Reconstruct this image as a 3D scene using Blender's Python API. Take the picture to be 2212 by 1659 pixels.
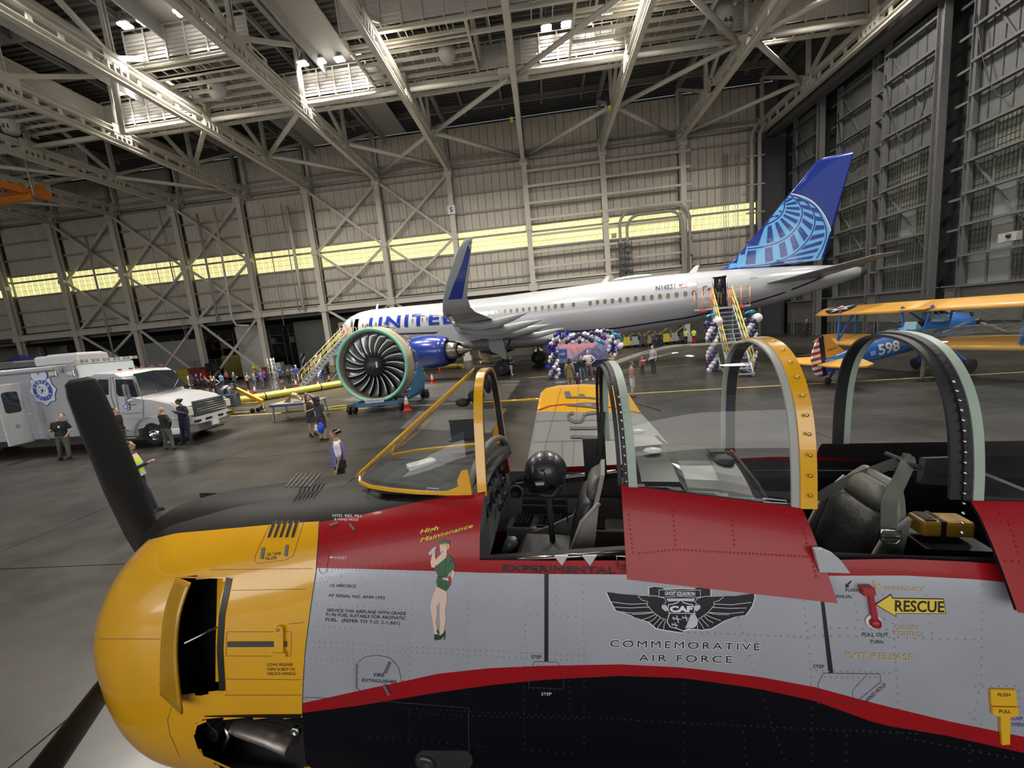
import bpy, bmesh, math, random
from mathutils import Vector as V, Matrix
from mathutils.bvhtree import BVHTree
S=bpy.context.scene
for o in list(bpy.data.objects): bpy.data.objects.remove(o)
C=bpy.context.collection
random.seed(7)
PI=math.pi
def R(d): return math.radians(d)
# ---------------------------------------------------------------- camera
FP,CX,CY=831.0,1106.0,829.5
CAMP=V((0,0,3.5))
def _ray(px,py): return V(((px-CX)/FP,(CY-py)/FP,-1.0))
_z=-_ray(1640,6600).normalized()
_y=_ray(1170,704); _y=(_y-_z*_y.dot(_z)).normalized()
_x=_y.cross(_z)
MC=Matrix((_x,_y,_z))
cd=bpy.data.cameras.new('camera'); cam=bpy.data.objects.new('camera',cd); C.objects.link(cam)
cd.sensor_width=36; cd.lens=36*FP/2212; cd.clip_start=.02; cd.clip_end=400
cam.matrix_world=Matrix.Translation(CAMP)@MC.to_4x4()
S.camera=cam
def dirn(px,py): return (MC@_ray(px,py)).normalized()
def at(px,py,x=None,y=None,z=None):
    d=MC@_ray(px,py)
    t=(x-CAMP.x)/d.x if x is not None else (y-CAMP.y)/d.y if y is not None else (z-CAMP.z)/d.z
    return CAMP+d*t
def proj(p):
    c=MC.transposed()@(V(p)-CAMP)
    return CX+FP*c.x/-c.z, CY-FP*c.y/-c.z
# ---------------------------------------------------------------- world, lights, exposure
w=bpy.data.worlds.new('World'); S.world=w; w.use_nodes=True
nt=w.node_tree; bg=nt.nodes['Background']
tc=nt.nodes.new('ShaderNodeTexCoord'); sx=nt.nodes.new('ShaderNodeSeparateXYZ'); cr=nt.nodes.new('ShaderNodeValToRGB')
nt.links.new(tc.outputs['Generated'],sx.inputs[0]); nt.links.new(sx.outputs['Z'],cr.inputs[0]); nt.links.new(cr.outputs[0],bg.inputs[0])
e=cr.color_ramp.elements; e[0].position=.0; e[0].color=(.30,.29,.27,1); e[1].position=.06; e[1].color=(.86,.9,.95,1)
n=e.new(.6); n.color=(.55,.68,.88,1)
bg.inputs[1].default_value=.50
S.view_settings.view_transform='Standard'; S.view_settings.look='None'
S.view_settings.exposure=0.0; S.view_settings.gamma=1; S.view_settings.use_curve_mapping=False
LAMPS=[(270,52),(312,45),(390,25),(435,20),(258,198),(291,189),(325,183),(362,180),(654,135),(692,130),(733,126),(771,120),(1180,58),(1223,50),(1268,45),(1311,32),(1680,0)]
def lamp_or_fill(p,power,size=.9,sp=70):
    l=bpy.data.lights.new('lamp_or_fill','AREA'); l.shape='DISK'; l.size=size; l.energy=power; l.color=(1,.95,.86); l.spread=R(sp)
    o=bpy.data.objects.new('lamp_or_fill',l); o.location=p; C.objects.link(o); return o
LP=[at(x,y,z=27) for x,y in LAMPS]
for p in LP: lamp_or_fill(p-V((0,0,.32)),650)
for gx in (-26,-9,8,22):
    for gy in (4,18,30): lamp_or_fill((gx,gy,24.4),(400,3600,2600)[(gy>10)+(gy>20)],2.0,165)  # farthest row is added fill for the wall; others are lamps out of view
dl=bpy.data.lights.new('doorway_daylight','AREA'); dl.shape='RECTANGLE'; dl.size=70; dl.size_y=14; dl.energy=7600; dl.color=(1,.97,.93)
do=bpy.data.objects.new('doorway_daylight',dl); do.location=(-22,-24,9); do.rotation_euler=(R(90),0,0); C.objects.link(do)
# ---------------------------------------------------------------- materials
_M={}
def mat(name,col,rough=.5,metal=0,noise=0,nscale=3,bump=0,bscale=40,coat=0,emit=0,trans=0,alpha=1,ior=1.5,col2=None,spec=.5,stretch=None,rn=0):
    if name in _M: return _M[name]
    m=bpy.data.materials.new(name); m.use_nodes=True; t=m.node_tree; b=t.nodes['Principled BSDF']
    I=b.inputs
    I['Base Color'].default_value=(*col,1); I['Roughness'].default_value=rough; I['Metallic'].default_value=metal
    I['Coat Weight'].default_value=coat; I['Coat Roughness'].default_value=.06; I['IOR'].default_value=ior; I['Specular IOR Level'].default_value=spec
    I['Transmission Weight'].default_value=trans; I['Alpha'].default_value=alpha
    if emit: I['Emission Color'].default_value=(*col,1); I['Emission Strength'].default_value=emit
    if noise or bump or col2 or rn:
        g=t.nodes.new('ShaderNodeNewGeometry'); mp=t.nodes.new('ShaderNodeMapping')
        t.links.new(g.outputs['Position'],mp.inputs[0])
        if stretch: mp.inputs['Scale'].default_value=stretch
    if noise or col2 or rn:
        nz=t.nodes.new('ShaderNodeTexNoise'); nz.inputs['Scale'].default_value=nscale; nz.inputs['Detail'].default_value=6; nz.inputs['Roughness'].default_value=.6
        t.links.new(mp.outputs[0],nz.inputs['Vector'])
        if noise or col2:
            r=t.nodes.new('ShaderNodeValToRGB'); r.color_ramp.elements[0].position=.3; r.color_ramp.elements[1].position=.7
            c2=col2 or tuple(min(1,c*(1+noise)) for c in col); c1=col if col2 else tuple(c*(1-noise) for c in col)
            r.color_ramp.elements[0].color=(*c1,1); r.color_ramp.elements[1].color=(*c2,1)
            t.links.new(nz.outputs['Fac'],r.inputs[0]); t.links.new(r.outputs[0],I['Base Color'])
            if emit: t.links.new(r.outputs[0],I['Emission Color'])
        if rn:
            mr=t.nodes.new('ShaderNodeMapRange'); mr.inputs[1].default_value=.3; mr.inputs[2].default_value=.7; mr.inputs[3].default_value=rough-rn; mr.inputs[4].default_value=rough+rn
            t.links.new(nz.outputs['Fac'],mr.inputs[0]); t.links.new(mr.outputs[0],I['Roughness'])
    if bump:
        n2=t.nodes.new('ShaderNodeTexNoise'); n2.inputs['Scale'].default_value=bscale; n2.inputs['Detail'].default_value=3
        t.links.new(mp.outputs[0],n2.inputs['Vector']); bp=t.nodes.new('ShaderNodeBump'); bp.inputs['Strength'].default_value=bump; bp.inputs['Distance'].default_value=.01
        t.links.new(n2.outputs['Fac'],bp.inputs['Height']); t.links.new(bp.outputs[0],I['Normal'])
    _M[name]=m; return m
def flat(name,col,rough=.6): return mat(name,col,rough)
# ---------------------------------------------------------------- mesh helpers
def frame(ax,up=None):
    z=V(ax).normalized(); u=V(up) if up is not None else (V((0,0,1)) if abs(z.z)<.95 else V((1,0,0)))
    x=u.cross(z)
    if x.length<1e-6: x=V((1,0,0)).cross(z)
    x.normalize(); return x,z.cross(x),z
def rrect(w,h,r,n=3):
    o=[]
    for cx_,cy_,a0 in ((w/2-r,h/2-r,0),(-w/2+r,h/2-r,90),(-w/2+r,-h/2+r,180),(w/2-r,-h/2+r,270)):
        for i in range(n+1):
            a=R(a0+90*i/n); o.append((cx_+r*math.cos(a),cy_+r*math.sin(a)))
    return o
def ellp(rx,ry,n=16,cx_=0,cy_=0): return [(cx_+rx*math.cos(2*PI*i/n),cy_+ry*math.sin(2*PI*i/n)) for i in range(n)]
class MB:
    def __init__(s): s.v=[];s.f=[];s.m=[];s.s=[]
    def add(s,vs,fs,mi=0,sm=False):
        k=len(s.v); s.v+=[V(p) for p in vs]; s.f+=[tuple(i+k for i in f) for f in fs]; s.m+=[mi]*len(fs); s.s+=[sm]*len(fs); return s
    def box(s,c,d,rz=0,mi=0,rot=None):
        c=V(c); a,b,h=d[0]/2,d[1]/2,d[2]/2; m=rot if rot is not None else Matrix.Rotation(rz,3,'Z')
        s.add([c+m@V((x*a,y*b,z*h)) for x in(-1,1) for y in(-1,1) for z in(-1,1)],[(0,1,3,2),(4,6,7,5),(0,4,5,1),(2,3,7,6),(0,2,6,4),(1,5,7,3)],mi); return s
    def bar(s,p,q,w,h,mi=0,up=None):
        p=V(p);q=V(q);x,y,z=frame(q-p,up)
        s.add([e+x*a*w/2+y*b*h/2 for e in(p,q) for a,b in((-1,-1),(1,-1),(1,1),(-1,1))],[(0,3,2,1),(4,5,6,7),(0,1,5,4),(1,2,6,5),(2,3,7,6),(3,0,4,7)],mi); return s
    def ibeam(s,p,q,w,h,t=.03,mi=0,up=None):
        p=V(p);q=V(q);x,y,z=frame(q-p,up)
        for o in(-1,1): s.bar(p+y*o*(h/2-t/2),q+y*o*(h/2-t/2),w,t,mi,up)
        s.bar(p,q,t,h-2*t,mi,up); return s
    def tube(s,pts,r,n=8,mi=0,cap=True,sm=True,closed=False,up=None,flat_=1):
        P=[V(p) for p in pts]; L=len(P); rs=r if isinstance(r,(list,tuple)) else [r]*L; vs=[]; px=None
        for i in range(L):
            d=(P[(i+1)%L]-P[i-1]) if closed else (P[min(i+1,L-1)]-P[max(i-1,0)])
            if d.length<1e-9: d=V((0,0,1))
            z=d.normalized()
            if px is None: x,y,_=frame(z,up)
            else:
                x=px-z*px.dot(z)
                if x.length<1e-5: x=frame(z)[0]
                x.normalize(); y=z.cross(x)
            px=x
            vs+=[P[i]+(x*math.cos(2*PI*k/n)+y*math.sin(2*PI*k/n)*flat_)*rs[i] for k in range(n)]
        fs=[]
        for i in range(L if closed else L-1):
            j=(i+1)%L
            fs+=[(i*n+k,i*n+(k+1)%n,j*n+(k+1)%n,j*n+k) for k in range(n)]
        s.add(vs,fs,mi,sm)
        if cap and not closed: s.add(vs[:n],[tuple(range(n))[::-1]],mi); s.add(vs[-n:],[tuple(range(n))],mi)
        return s
    def lathe(s,o,ax,prof,n=24,mi=0,sm=True,cap=False,up=None,mis=None):
        o=V(o);x,y,z=frame(ax,up); vs=[]
        for t,r in prof: vs+=[o+z*t+(x*math.cos(2*PI*k/n)+y*math.sin(2*PI*k/n))*r for k in range(n)]
        for i in range(len(prof)-1):
            k0=len(s.v)
            s.add(vs[i*n:(i+2)*n],[(k,(k+1)%n,n+(k+1)%n,n+k) for k in range(n)],mis[i] if mis else mi,sm)
        if cap: s.add(vs[:n],[tuple(range(n))[::-1]],mi); s.add(vs[-n:],[tuple(range(n))],mi)
        return s
    def ball(s,c,r,n=12,m=8,mi=0,rot=None):
        c=V(c); r=V((r,r,r)) if not hasattr(r,'__len__') else V(r); vs=[]
        for i in range(1,m):
            a=PI*i/m
            for k in range(n):
                q=V((math.sin(a)*math.cos(2*PI*k/n)*r.x,math.sin(a)*math.sin(2*PI*k/n)*r.y,math.cos(a)*r.z)); vs.append(c+(rot@q if rot else q))
        q=V((0,0,r.z)); q=rot@q if rot else q
        vs+=[c+q,c-q]; T=len(vs)-2
        fs=[(i*n+k,(i+1)*n+k,(i+1)*n+(k+1)%n,i*n+(k+1)%n) for i in range(m-2) for k in range(n)]
        fs+=[(T,k,(k+1)%n) for k in range(n)]+[(T+1,(m-2)*n+(k+1)%n,(m-2)*n+k) for k in range(n)]
        s.add(vs,fs,mi,True); return s
    def loft(s,rings,mi=0,sm=True,cap=True,closed=True,mis=None):
        n=len(rings[0]); L=len(rings)
        for i in range(L-1):
            m_=n if closed else n-1
            s.add(list(rings[i])+list(rings[i+1]),[(k,(k+1)%n,n+(k+1)%n,n+k) for k in range(m_)],mis[i] if mis else mi,sm)
        if cap: s.add(rings[0],[tuple(range(n))[::-1]],mi); s.add(rings[-1],[tuple(range(n))],mi)
        return s
    def prism(s,poly,o,ux,uy,th,mi=0,sm=False):
        o=V(o);ux=V(ux);uy=V(uy);nz=ux.cross(uy).normalized(); n=len(poly)
        a=[o+ux*p[0]+uy*p[1] for p in poly]; b=[p+nz*th for p in a]
        s.add(a+b,[tuple(range(n))[::-1],tuple(range(n,2*n))],mi)
        s.add(a+b,[(k,(k+1)%n,n+(k+1)%n,n+k) for k in range(n)],mi,sm); return s
    def quad(s,a,b,c,d,mi=0): s.add([a,b,c,d],[(0,1,2,3)],mi); return s
    def build(s,name,mats,parent=None,world=False,kind=None,label=None,weld=True,bev=0,sub=0):
        me=bpy.data.meshes.new(name); vs=s.v
        if world and parent is not None:
            im=wmat(parent).inverted(); vs=[im@p for p in vs]
        me.from_pydata([tuple(p) for p in vs],[],s.f)
        if not isinstance(mats,(list,tuple)): mats=[mats]
        for m in mats: me.materials.append(m)
        me.polygons.foreach_set('material_index',s.m); me.polygons.foreach_set('use_smooth',s.s)
        if weld or bev:
            bm=bmesh.new(); bm.from_mesh(me); bmesh.ops.remove_doubles(bm,verts=bm.verts,dist=1e-5)
            bmesh.ops.recalc_face_normals(bm,faces=bm.faces)
            if bev: bmesh.ops.bevel(bm,geom=[e for e in bm.edges if e.calc_face_angle(0)>.6],offset=bev,segments=2,affect='EDGES',profile=.5)
            bm.to_mesh(me); bm.free()
        me.update()
        return link(name,me,parent,kind,label,sub)
def link(name,me,parent=None,kind=None,label=None,sub=0):
    o=bpy.data.objects.new(name,me); C.objects.link(o)
    if parent is not None: o.parent=parent
    if kind: o['kind']=kind
    if label: o['label']=label
    if sub: m=o.modifiers.new('s','SUBSURF'); m.levels=m.render_levels=sub
    return o
def wmat(o):
    m=o.matrix_basis.copy()
    while o.parent: o=o.parent; m=o.matrix_basis@m
    return m
def thing(name,label,cat,loc=(0,0,0),rz=0,group=None,scale=1):
    o=bpy.data.objects.new(name,None); C.objects.link(o); o.location=loc; o.rotation_euler=(0,0,rz); o.scale=(scale,)*3; o.empty_display_size=.2
    return tag(o,label,cat,group)
def tag(o,label,cat,group=None):
    o['label']=label; o['category']=cat
    if group: o['group']=group
    return o
def dup(root,loc,rz=None,label=None,group=None,scale=None):
    r=root.copy(); C.objects.link(r); r.location=loc
    if rz is not None: r.rotation_euler=(0,0,rz)
    if scale: r.scale=(scale,)*3
    if label: r['label']=label
    if group: r['group']=group
    for ch in list(root.children):
        c=ch.copy(); C.objects.link(c); c.parent=r
        for g in list(ch.children):
            d=g.copy(); C.objects.link(d); d.parent=c
    return r
# flat lettering: returns 2-D vertices (height of capitals = 1) and faces
_T={}
def text2d(s,bold=0,sp=1.0,wsx=1.0):
    k=(s,bold,sp,wsx)
    if k in _T: return _T[k]
    cu=bpy.data.curves.new('t','FONT'); cu.body=s; cu.size=1; cu.offset=bold; cu.space_character=sp; cu.resolution_u=3; cu.space_word=wsx
    o=bpy.data.objects.new('t',cu); C.objects.link(o); bpy.context.view_layer.update()
    me=bpy.data.meshes.new_from_object(o.evaluated_get(bpy.context.evaluated_depsgraph_get()))
    vs=[(v.co.x/.69,v.co.y/.69) for v in me.vertices]; fs=[tuple(p.vertices) for p in me.polygons]
    bpy.data.objects.remove(o); bpy.data.curves.remove(cu); bpy.data.meshes.remove(me)
    x0=min(v[0] for v in vs); x1=max(v[0] for v in vs); vs=[((x-x0),y) for x,y in vs]
    _T[k]=(vs,fs,x1-x0); return _T[k]
def textplane(mb,s,o,ux,uy,h,mi=0,center=False,bold=0,width=None,eps=0,sp=1.0):
    vs,fs,W=text2d(s,bold,sp); ux=V(ux).normalized(); uy=V(uy).normalized(); o=V(o); sx_=(width/W if width else h); n=ux.cross(uy)
    dx=W*sx_/2 if center else 0
    mb.add([o+ux*(x*sx_-dx)+uy*y*h+n*eps for x,y in vs],fs,mi); return mb
# ================================================================ MATERIALS
wall_m=mat('wall_panel',(.56,.51,.43),.55,noise=.07,nscale=.6)
girt_m=mat('girt_steel',(.33,.31,.27),.5,noise=.05)
col_m=mat('column_steel',(.58,.54,.47),.45,noise=.06,nscale=1)
truss_m=mat('truss_steel',(.55,.52,.455),.45,noise=.06,nscale=1)
dark_m=mat('dark_roof',(.075,.073,.07),.8,noise=.15,nscale=.5)
joist_m=mat('joist_steel',(.26,.25,.23),.6)
baffle_m=mat('baffle_white',(.52,.49,.46),.55,noise=.05,nscale=1)
pipe_m=mat('pipe_grey',(.36,.35,.32),.4)
black_m=mat('black_paint',(.012,.012,.013),.45)
white_m=mat('white_paint',(.75,.75,.75),.35)
doorst_m=mat('door_steel',(.11,.11,.11),.5,noise=.06,nscale=1)
doorpan_m=mat('door_panel_grey',(.10,.103,.104),.55,noise=.08,nscale=.8)
doorbase_m=mat('door_base_grey',(.11,.105,.098),.6,noise=.05,nscale=.6)
doorkick_m=mat('door_kick_dark',(.05,.052,.055),.5,noise=.1)
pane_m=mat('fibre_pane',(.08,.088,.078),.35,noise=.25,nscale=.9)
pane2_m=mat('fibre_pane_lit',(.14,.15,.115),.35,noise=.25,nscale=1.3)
pane3_m=mat('new_pane_grey',(.18,.19,.19),.5)
mesh_m=mat('wire_dark',(.045,.047,.045),.6)
yel_m=mat('line_yellow',(.42,.33,.10),.5,noise=.15,nscale=4)
# floor: worn polished concrete
def floor_mat(name,c1,c2,rough=.36):
    m=mat(name,c1,rough,col2=c2,nscale=.32,bump=.0,rn=.10,stretch=(1,1.6,1),spec=.6)
    t=m.node_tree; b=t.nodes['Principled BSDF']
    src=b.inputs['Base Color'].links[0].from_socket
    g=t.nodes.new('ShaderNodeNewGeometry'); nz=t.nodes.new('ShaderNodeTexNoise'); nz.inputs['Scale'].default_value=3.5; nz.inputs['Detail'].default_value=8; nz.inputs['Roughness'].default_value=.7
    mp=t.nodes.new('ShaderNodeMapping'); mp.inputs['Scale'].default_value=(.5,1.3,1); mp.inputs['Rotation'].default_value=(0,0,.6)
    t.links.new(g.outputs['Position'],mp.inputs[0]); t.links.new(mp.outputs[0],nz.inputs['Vector'])
    mx=t.nodes.new('ShaderNodeMix'); mx.data_type='RGBA'; mx.blend_type='MULTIPLY'; mx.inputs[0].default_value=.75
    r=t.nodes.new('ShaderNodeValToRGB'); r.color_ramp.elements[0].position=.32; r.color_ramp.elements[0].color=(.55,.55,.56,1); r.color_ramp.elements[1].position=.66; r.color_ramp.elements[1].color=(1.15,1.14,1.1,1)
    t.links.new(nz.outputs['Fac'],r.inputs[0]); t.links.new(src,mx.inputs[6]); t.links.new(r.outputs[0],mx.inputs[7]); t.links.new(mx.outputs[2],b.inputs['Base Color'])
    return m
floor_m=floor_mat('floor_concrete',(.024,.0195,.0155),(.040,.033,.0265))
patch_m=floor_mat('floor_patch',(.085,.082,.075),(.115,.11,.10),.4)
joint_m=mat('joint_dark',(.02,.018,.017),.7)
# ================================================================ FLOOR
SL=6.1
fl=MB().box((-30,25,-.16),(140,110,.3)).build('floor',joint_m,kind='structure')
sm=MB().box((0,0,-.04),(SL-.022,SL-.022,.08)); slab0=None
for i in range(-13,6):
    for j in range(-1,9):
        if (i+.5)*SL+1.0< -78 or (i+.5)*SL+1.0>30.5: continue
        loc=((i+.5)*SL+1.0,(j+.5)*SL-.35,0)
        if slab0 is None: slab0=sm.build('slab',floor_m,fl); slab0.location=loc
        else: o=link('slab',slab0.data,fl); o.location=loc
anx=MB().box((-30,62,-.04),(120,23,.08)).build('slab',floor_m,fl)
# worn grey rectangles and yellow guide lines painted on the slab
def gp(x,y,z=.004): return at(x,y,z=z)
for q in [[(735,866),(880,822),(1124,822),(1095,864)],[(864,925),(905,888),(1096,882),(1060,935)]]:
    MB().add([gp(*p) for p in q],[(0,1,2,3)]).build('floor_patch',patch_m,fl)
def line(p,q,w):
    p=V(p);q=V(q); d=(q-p).normalized(); n=V((-d.y,d.x,0))*w/2
    return MB().add([p-n,q-n,q+n,p+n],[(0,1,2,3)]).build('painted_line',yel_m,fl,label='yellow painted guide line')
y1=gp(900,876,.005); y2=gp(1715,831,.005); dd=(y2-y1).normalized()
line(y1-dd*40,y2+dd*22,.16)
y1=gp(1720,768,.005); line(y1-V((18,.3,0)),y1+V((8,0,0)),.10)
y1=gp(640,905,.005); 
line(gp(480,893,.006),gp(560,888,.006),.12)
# ================================================================ FAR WALL
WY=49.6
COLX=[-81.8,-72.7,-63.7,-54.7,-45.8,-36.8,-27.8,-18.7,-9.7,-.6,8.5,17.5,26.2]
GZ=[9.9,12.3,15.0,17.7,20.1,22.4,24.8,27.2]
wf=MB()
wf.box((-27,WY+.35,17.9),(115,.1,20.6)).build('wall_back',mat('wall_backing',(.16,.15,.13),.8),kind='structure')
wallf=bpy.data.objects['wall_back']
def strip(i):
    "translucent yellow daylight strip: sill and head height in bay i (the strip steps down a little to the right)"
    xm=(COLX[i]+COLX[i+1])/2; k=(xm+71)/95; return 14.15-1.2*k, 16.75-1.35*k
NP=9
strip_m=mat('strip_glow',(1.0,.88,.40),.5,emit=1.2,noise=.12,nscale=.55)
muntin=MB()
for i in range(len(COLX)-1):
    a,b=COLX[i]+.25,COLX[i+1]-.25; z0,z1=strip(i)
    for k in range(NP):
        xa=a+(b-a)*k/NP; wd=(b-a)/NP-.045; xc=xa+wd/2+.02
        for (l,h) in ((8.6,z0),(z1,27.8)):
            m=MB()  # ribbed sheet: flat pan with two raised ribs
            m.box((xc,WY,(l+h)/2),(wd,.05,h-l))
            m.box((xc-wd*.47,WY-.045,(l+h)/2),(wd*.05,.05,h-l)); m.box((xc,WY-.035,(l+h)/2),(.03,.03,h-l))
            m.build('wall_panel',wall_m,wallf,weld=False)
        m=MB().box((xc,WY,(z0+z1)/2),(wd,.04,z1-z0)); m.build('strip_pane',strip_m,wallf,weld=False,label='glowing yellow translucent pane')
        for q in range(1,5): muntin.box((xa+wd*q/5,WY-.03,(z0+z1)/2),(.035,.03,z1-z0))
    for q in range(1,4): muntin.box(((a+b)/2,WY-.04,z0+(z1-z0)*q/4),(b-a,.03,.035))
muntin.build('strip_muntins',mat('muntin',(.5,.36,.12),.6),wallf,kind='stuff')
for i in range(len(COLX)-1):
    a,b=COLX[i],COLX[i+1]; z0,z1=strip(i)
    for z in [9.9,11.9,z0-.12,z1-.75,z1+.1,z1+2.2,z1+4.4,z1+6.6,z1+8.6]:
        MB().bar((a,WY-.16,z),(b,WY-.16,z),.16,.22,up=(0,0,1)).build('girt',girt_m,wallf,weld=False)
# columns
for i,x in enumerate(COLX[1:-1]):
    m=MB().ibeam((x,48.75,0),(x,48.75,22.8),.62,.55,.06,up=(0,1,0))
    m.box((x,48.75,8.3),(1.0,.8,.9)); m.box((x,48.75,22.6),(.9,.85,.8)); m.box((x,48.75,15.2),(.8,.7,.5)); m.box((x,48.75,.3),(1,.9,.6))
    m.build('column',col_m,wallf,weld=False)
    MB().bar((x,48.9,22.8),(x,48.9,28.2),.35,.35).build('column_extension',joist_m,wallf)
# x-bracing between columns
def gx(a,b,zl,zh,n=1):
    for (p,q) in (((a+.3,48.95,zl),(b-.3,48.95,zh)),((a+.3,48.78,zh),(b-.3,48.78,zl))):
        MB().bar(p,q,.16,.3).build('brace',col_m,wallf,weld=False)
for i in (2,3,4,6,7):
    a,b=COLX[i],COLX[i+1]
    gx(a,b,8.6,15.1); gx(a,b,15.4,22.5); gx(a,b,.3,8.1) if i in(3,4) else gx(a,b,2.2,8.1)
# crane ledge beam along the wall
for i in range(1,len(COLX)-1):
    m=MB().ibeam((COLX[i]+.3,48.7,8.35),(COLX[i+1]-.3,48.7,8.35),.5,.8,.08,up=(0,0,1)); m.bar((COLX[i]+.3,49.2,8.9),(COLX[i+1]-.3,49.2,8.9),.5,.12,1,up=(0,0,1))
    m.build('ledge_beam',[col_m,black_m],wallf,weld=False)
# stand-off rails in the three bays behind the tail
for z in (19.9,18.0,16.15,14.3,12.35,10.55,9.0,21.6):
    xs=[(-.4,8.4),(8.6,17.3)]
    for a,b in xs: MB().bar((a,48.5,z),(b,48.5,z),.14,.26,up=(0,0,1)).build('standoff_rail',col_m,wallf,weld=False)
    MB().bar((17.6,48.5,z),(18.3,48.5,z),.14,.26,up=(0,0,1)).build('standoff_rail',col_m,wallf,weld=False)
# arched utility pipes
def arch(x0,x1,zt,r,zb,rad):
    p=[(x0,48.1,zb)]
    for k in range(7): a=PI-PI/2*k/6; p.append((x0+r+r*math.cos(a),48.1,zt-r+r*math.sin(a)))
    for k in range(7): a=PI/2-PI/2*k/6; p.append((x1-r+r*math.cos(a),48.1,zt-r+r*math.sin(a)))
    p.append((x1,48.1,zb+2)); p+= [(x1+.25,48.1,zb+1.2),(x1+1.4,48.1,zb-.4)]
    return MB().tube(p,rad,8)
arch(10.0,17.9,15.8,1.6,6,.17).build('utility_pipe',pipe_m,wallf); arch(10.8,17.1,15.2,1.5,6,.17).build('utility_pipe',pipe_m,wallf)
m=MB()
for k in range(6):
    z=8.2+k*.7; m.bar((9.7,47.85,z),(11.2,47.85,z),.1,.12); m.box((10.0,47.8,z+.3),(.35,.35,.3)); m.box((10.5,47.75,z+.25),(.25,.3,.42)); m.box((10.9,47.8,z+.1),(.3,.3,.25))
for x in (9.7,10.4,11.2): m.tube([(x,47.9,7.6),(x,47.9,12.3)],.05,6)
m.build('valve_manifold',mat('valve_dark',(.09,.09,.09),.5),wallf)
m=MB().box((9.3,48.2,13.2),(.5,.3,.5)).box((17.9,47.9,10.8),(.4,.4,1.4)).tube([(17.4,47.9,8),(17.4,47.9,13)],.07,6); m.build('junction_box',pipe_m,wallf)
for x,r in ((22.05,.05),(22.3,.05),(22.55,.05),(23.4,.04),(23.65,.04)):
    MB().tube([(x,48.9,5),(x,48.9,20.8)],r,6).build('conduit',mat('conduit_steel',(.6,.6,.58),.3,.6),wallf)
for x in (24.85,25.7):
    MB().tube([(x,48.3,0),(x,48.3,22.2),(x+.3,47.8,23.2)],.22,10).build('riser_pipe',pipe_m,wallf)
for z in (5,8,11,14,17,20): MB().box((25.2,48.2,z),(1.9,.3,.14)).build('pipe_bracket',girt_m,wallf)
for x,z0_,z1_,r in ((-42.2,8,21.5,.14),(-30.2,8.3,21,.2),(-30.9,8.3,21.3,.07),(-33.2,6.6,21.5,.05),(-47.2,6,22.4,.05),(-46.9,6,20,.035),(-58.2,5,20.5,.12),(-49.2,8.3,21,.04)):
    MB().tube([(x,48.15,z0_),(x,48.15,z1_)],r,8).build('drop_pipe',pipe_m if r<.19 else col_m,wallf)
MB().tube([(-39.4,47.7,21.8),(-39.6,47.7,14),(-39.8,47.7,8.2),(-39.4,47.7,7.2),(-37.8,47.9,7.0)],.13,8).build('drop_pipe',col_m,wallf)
# grid letter sign
g=at(975,453,y=48.3); m=MB().box(g,(.95,.06,1.0)); textplane(m,'S',g+V((0,-.04,-.26)),(1,0,0),(0,0,1),.52,1,True,bold=.03)
sg=m.build('letter_sign',[white_m,black_m]); tag(sg,'small square white sign with a black letter S high on a wall column','sign')
# left end wall, sheeted like the far wall
wl=MB().box((-89,21,14),(.3,92,28.4)).build('wall_left',wall_m,kind='structure')
for k in range(10): MB().box((-88.6,-20+k*9.1,14),(.5,.5,28)).build('column',col_m,wl)
for z in (4,8,12,16,20,24): MB().bar((-88.7,-24,z),(-88.7,66,z),.2,.2,up=(0,0,1)).build('girt',girt_m,wl)
# annex behind the wall base
aw=mat('annex_wall',(.33,.35,.31),.7,noise=.1,nscale=.5); ad=mat('annex_dark',(.05,.05,.045),.8,noise=.2)
an=MB().box((-30,66,4),(118,.3,8.4)).build('wall_annex',ad,kind='structure')
MB().box((-30,57,8.2),(118,16.6,.4)).build('annex_ceiling',ad,an)
MB().box((3.5,50.0,4),(50,.3,8.2)).build('annex_front',mat('annex_front',(.09,.085,.075),.7,noise=.1),an)
for (x0,x1,y,z0,z1,mm) in ((-42,-38.6,50.6,0,7.2,baffle_m),(-38.4,-24,58,0,7.6,aw),(-31.2,-27.4,56,0,7.6,mat('annex_green',(.12,.13,.085),.7,noise=.1)),(-62,-52,56,0,6.4,baffle_m),(-78,-66,55,0,5.4,baffle_m),(-27.0,-23.2,50.3,2.4,6.4,baffle_m),(-50.5,-44,57,0,3.4,mat('annex_yellow',(.5,.36,.05),.6))):
    MB().box(((x0+x1)/2,y,(z0+z1)/2),(x1-x0,.3,z1-z0)).build('partition',mm,an)
for k in range(14):
    x=-60+k*2.9+random.uniform(-.4,.4)
    m=MB().box((x,60,5.9),(2.4,.8,.1)).box((x,60,4.6),(2.4,.8,.1)).box((x-.6,60,5.1),(.8,.6,.8)).box((x+.6,60,6.3),(.9,.6,.6),mi=1).bar((x-1.15,60,0),(x-1.15,60,7),.1,.1).bar((x+1.15,60,0),(x+1.15,60,7),.1,.1)
    tag(m.build('storage_rack',[pipe_m,mat('crate_red',(.16,.02,.015),.5)]),'grey storage rack holding boxes under the wall ledge, '+['first','second','third','fourth','fifth','sixth','seventh','eighth','ninth','tenth','eleventh','twelfth','thirteenth','last'][k]+' from the left','rack','storage racks under the ledge')
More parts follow.
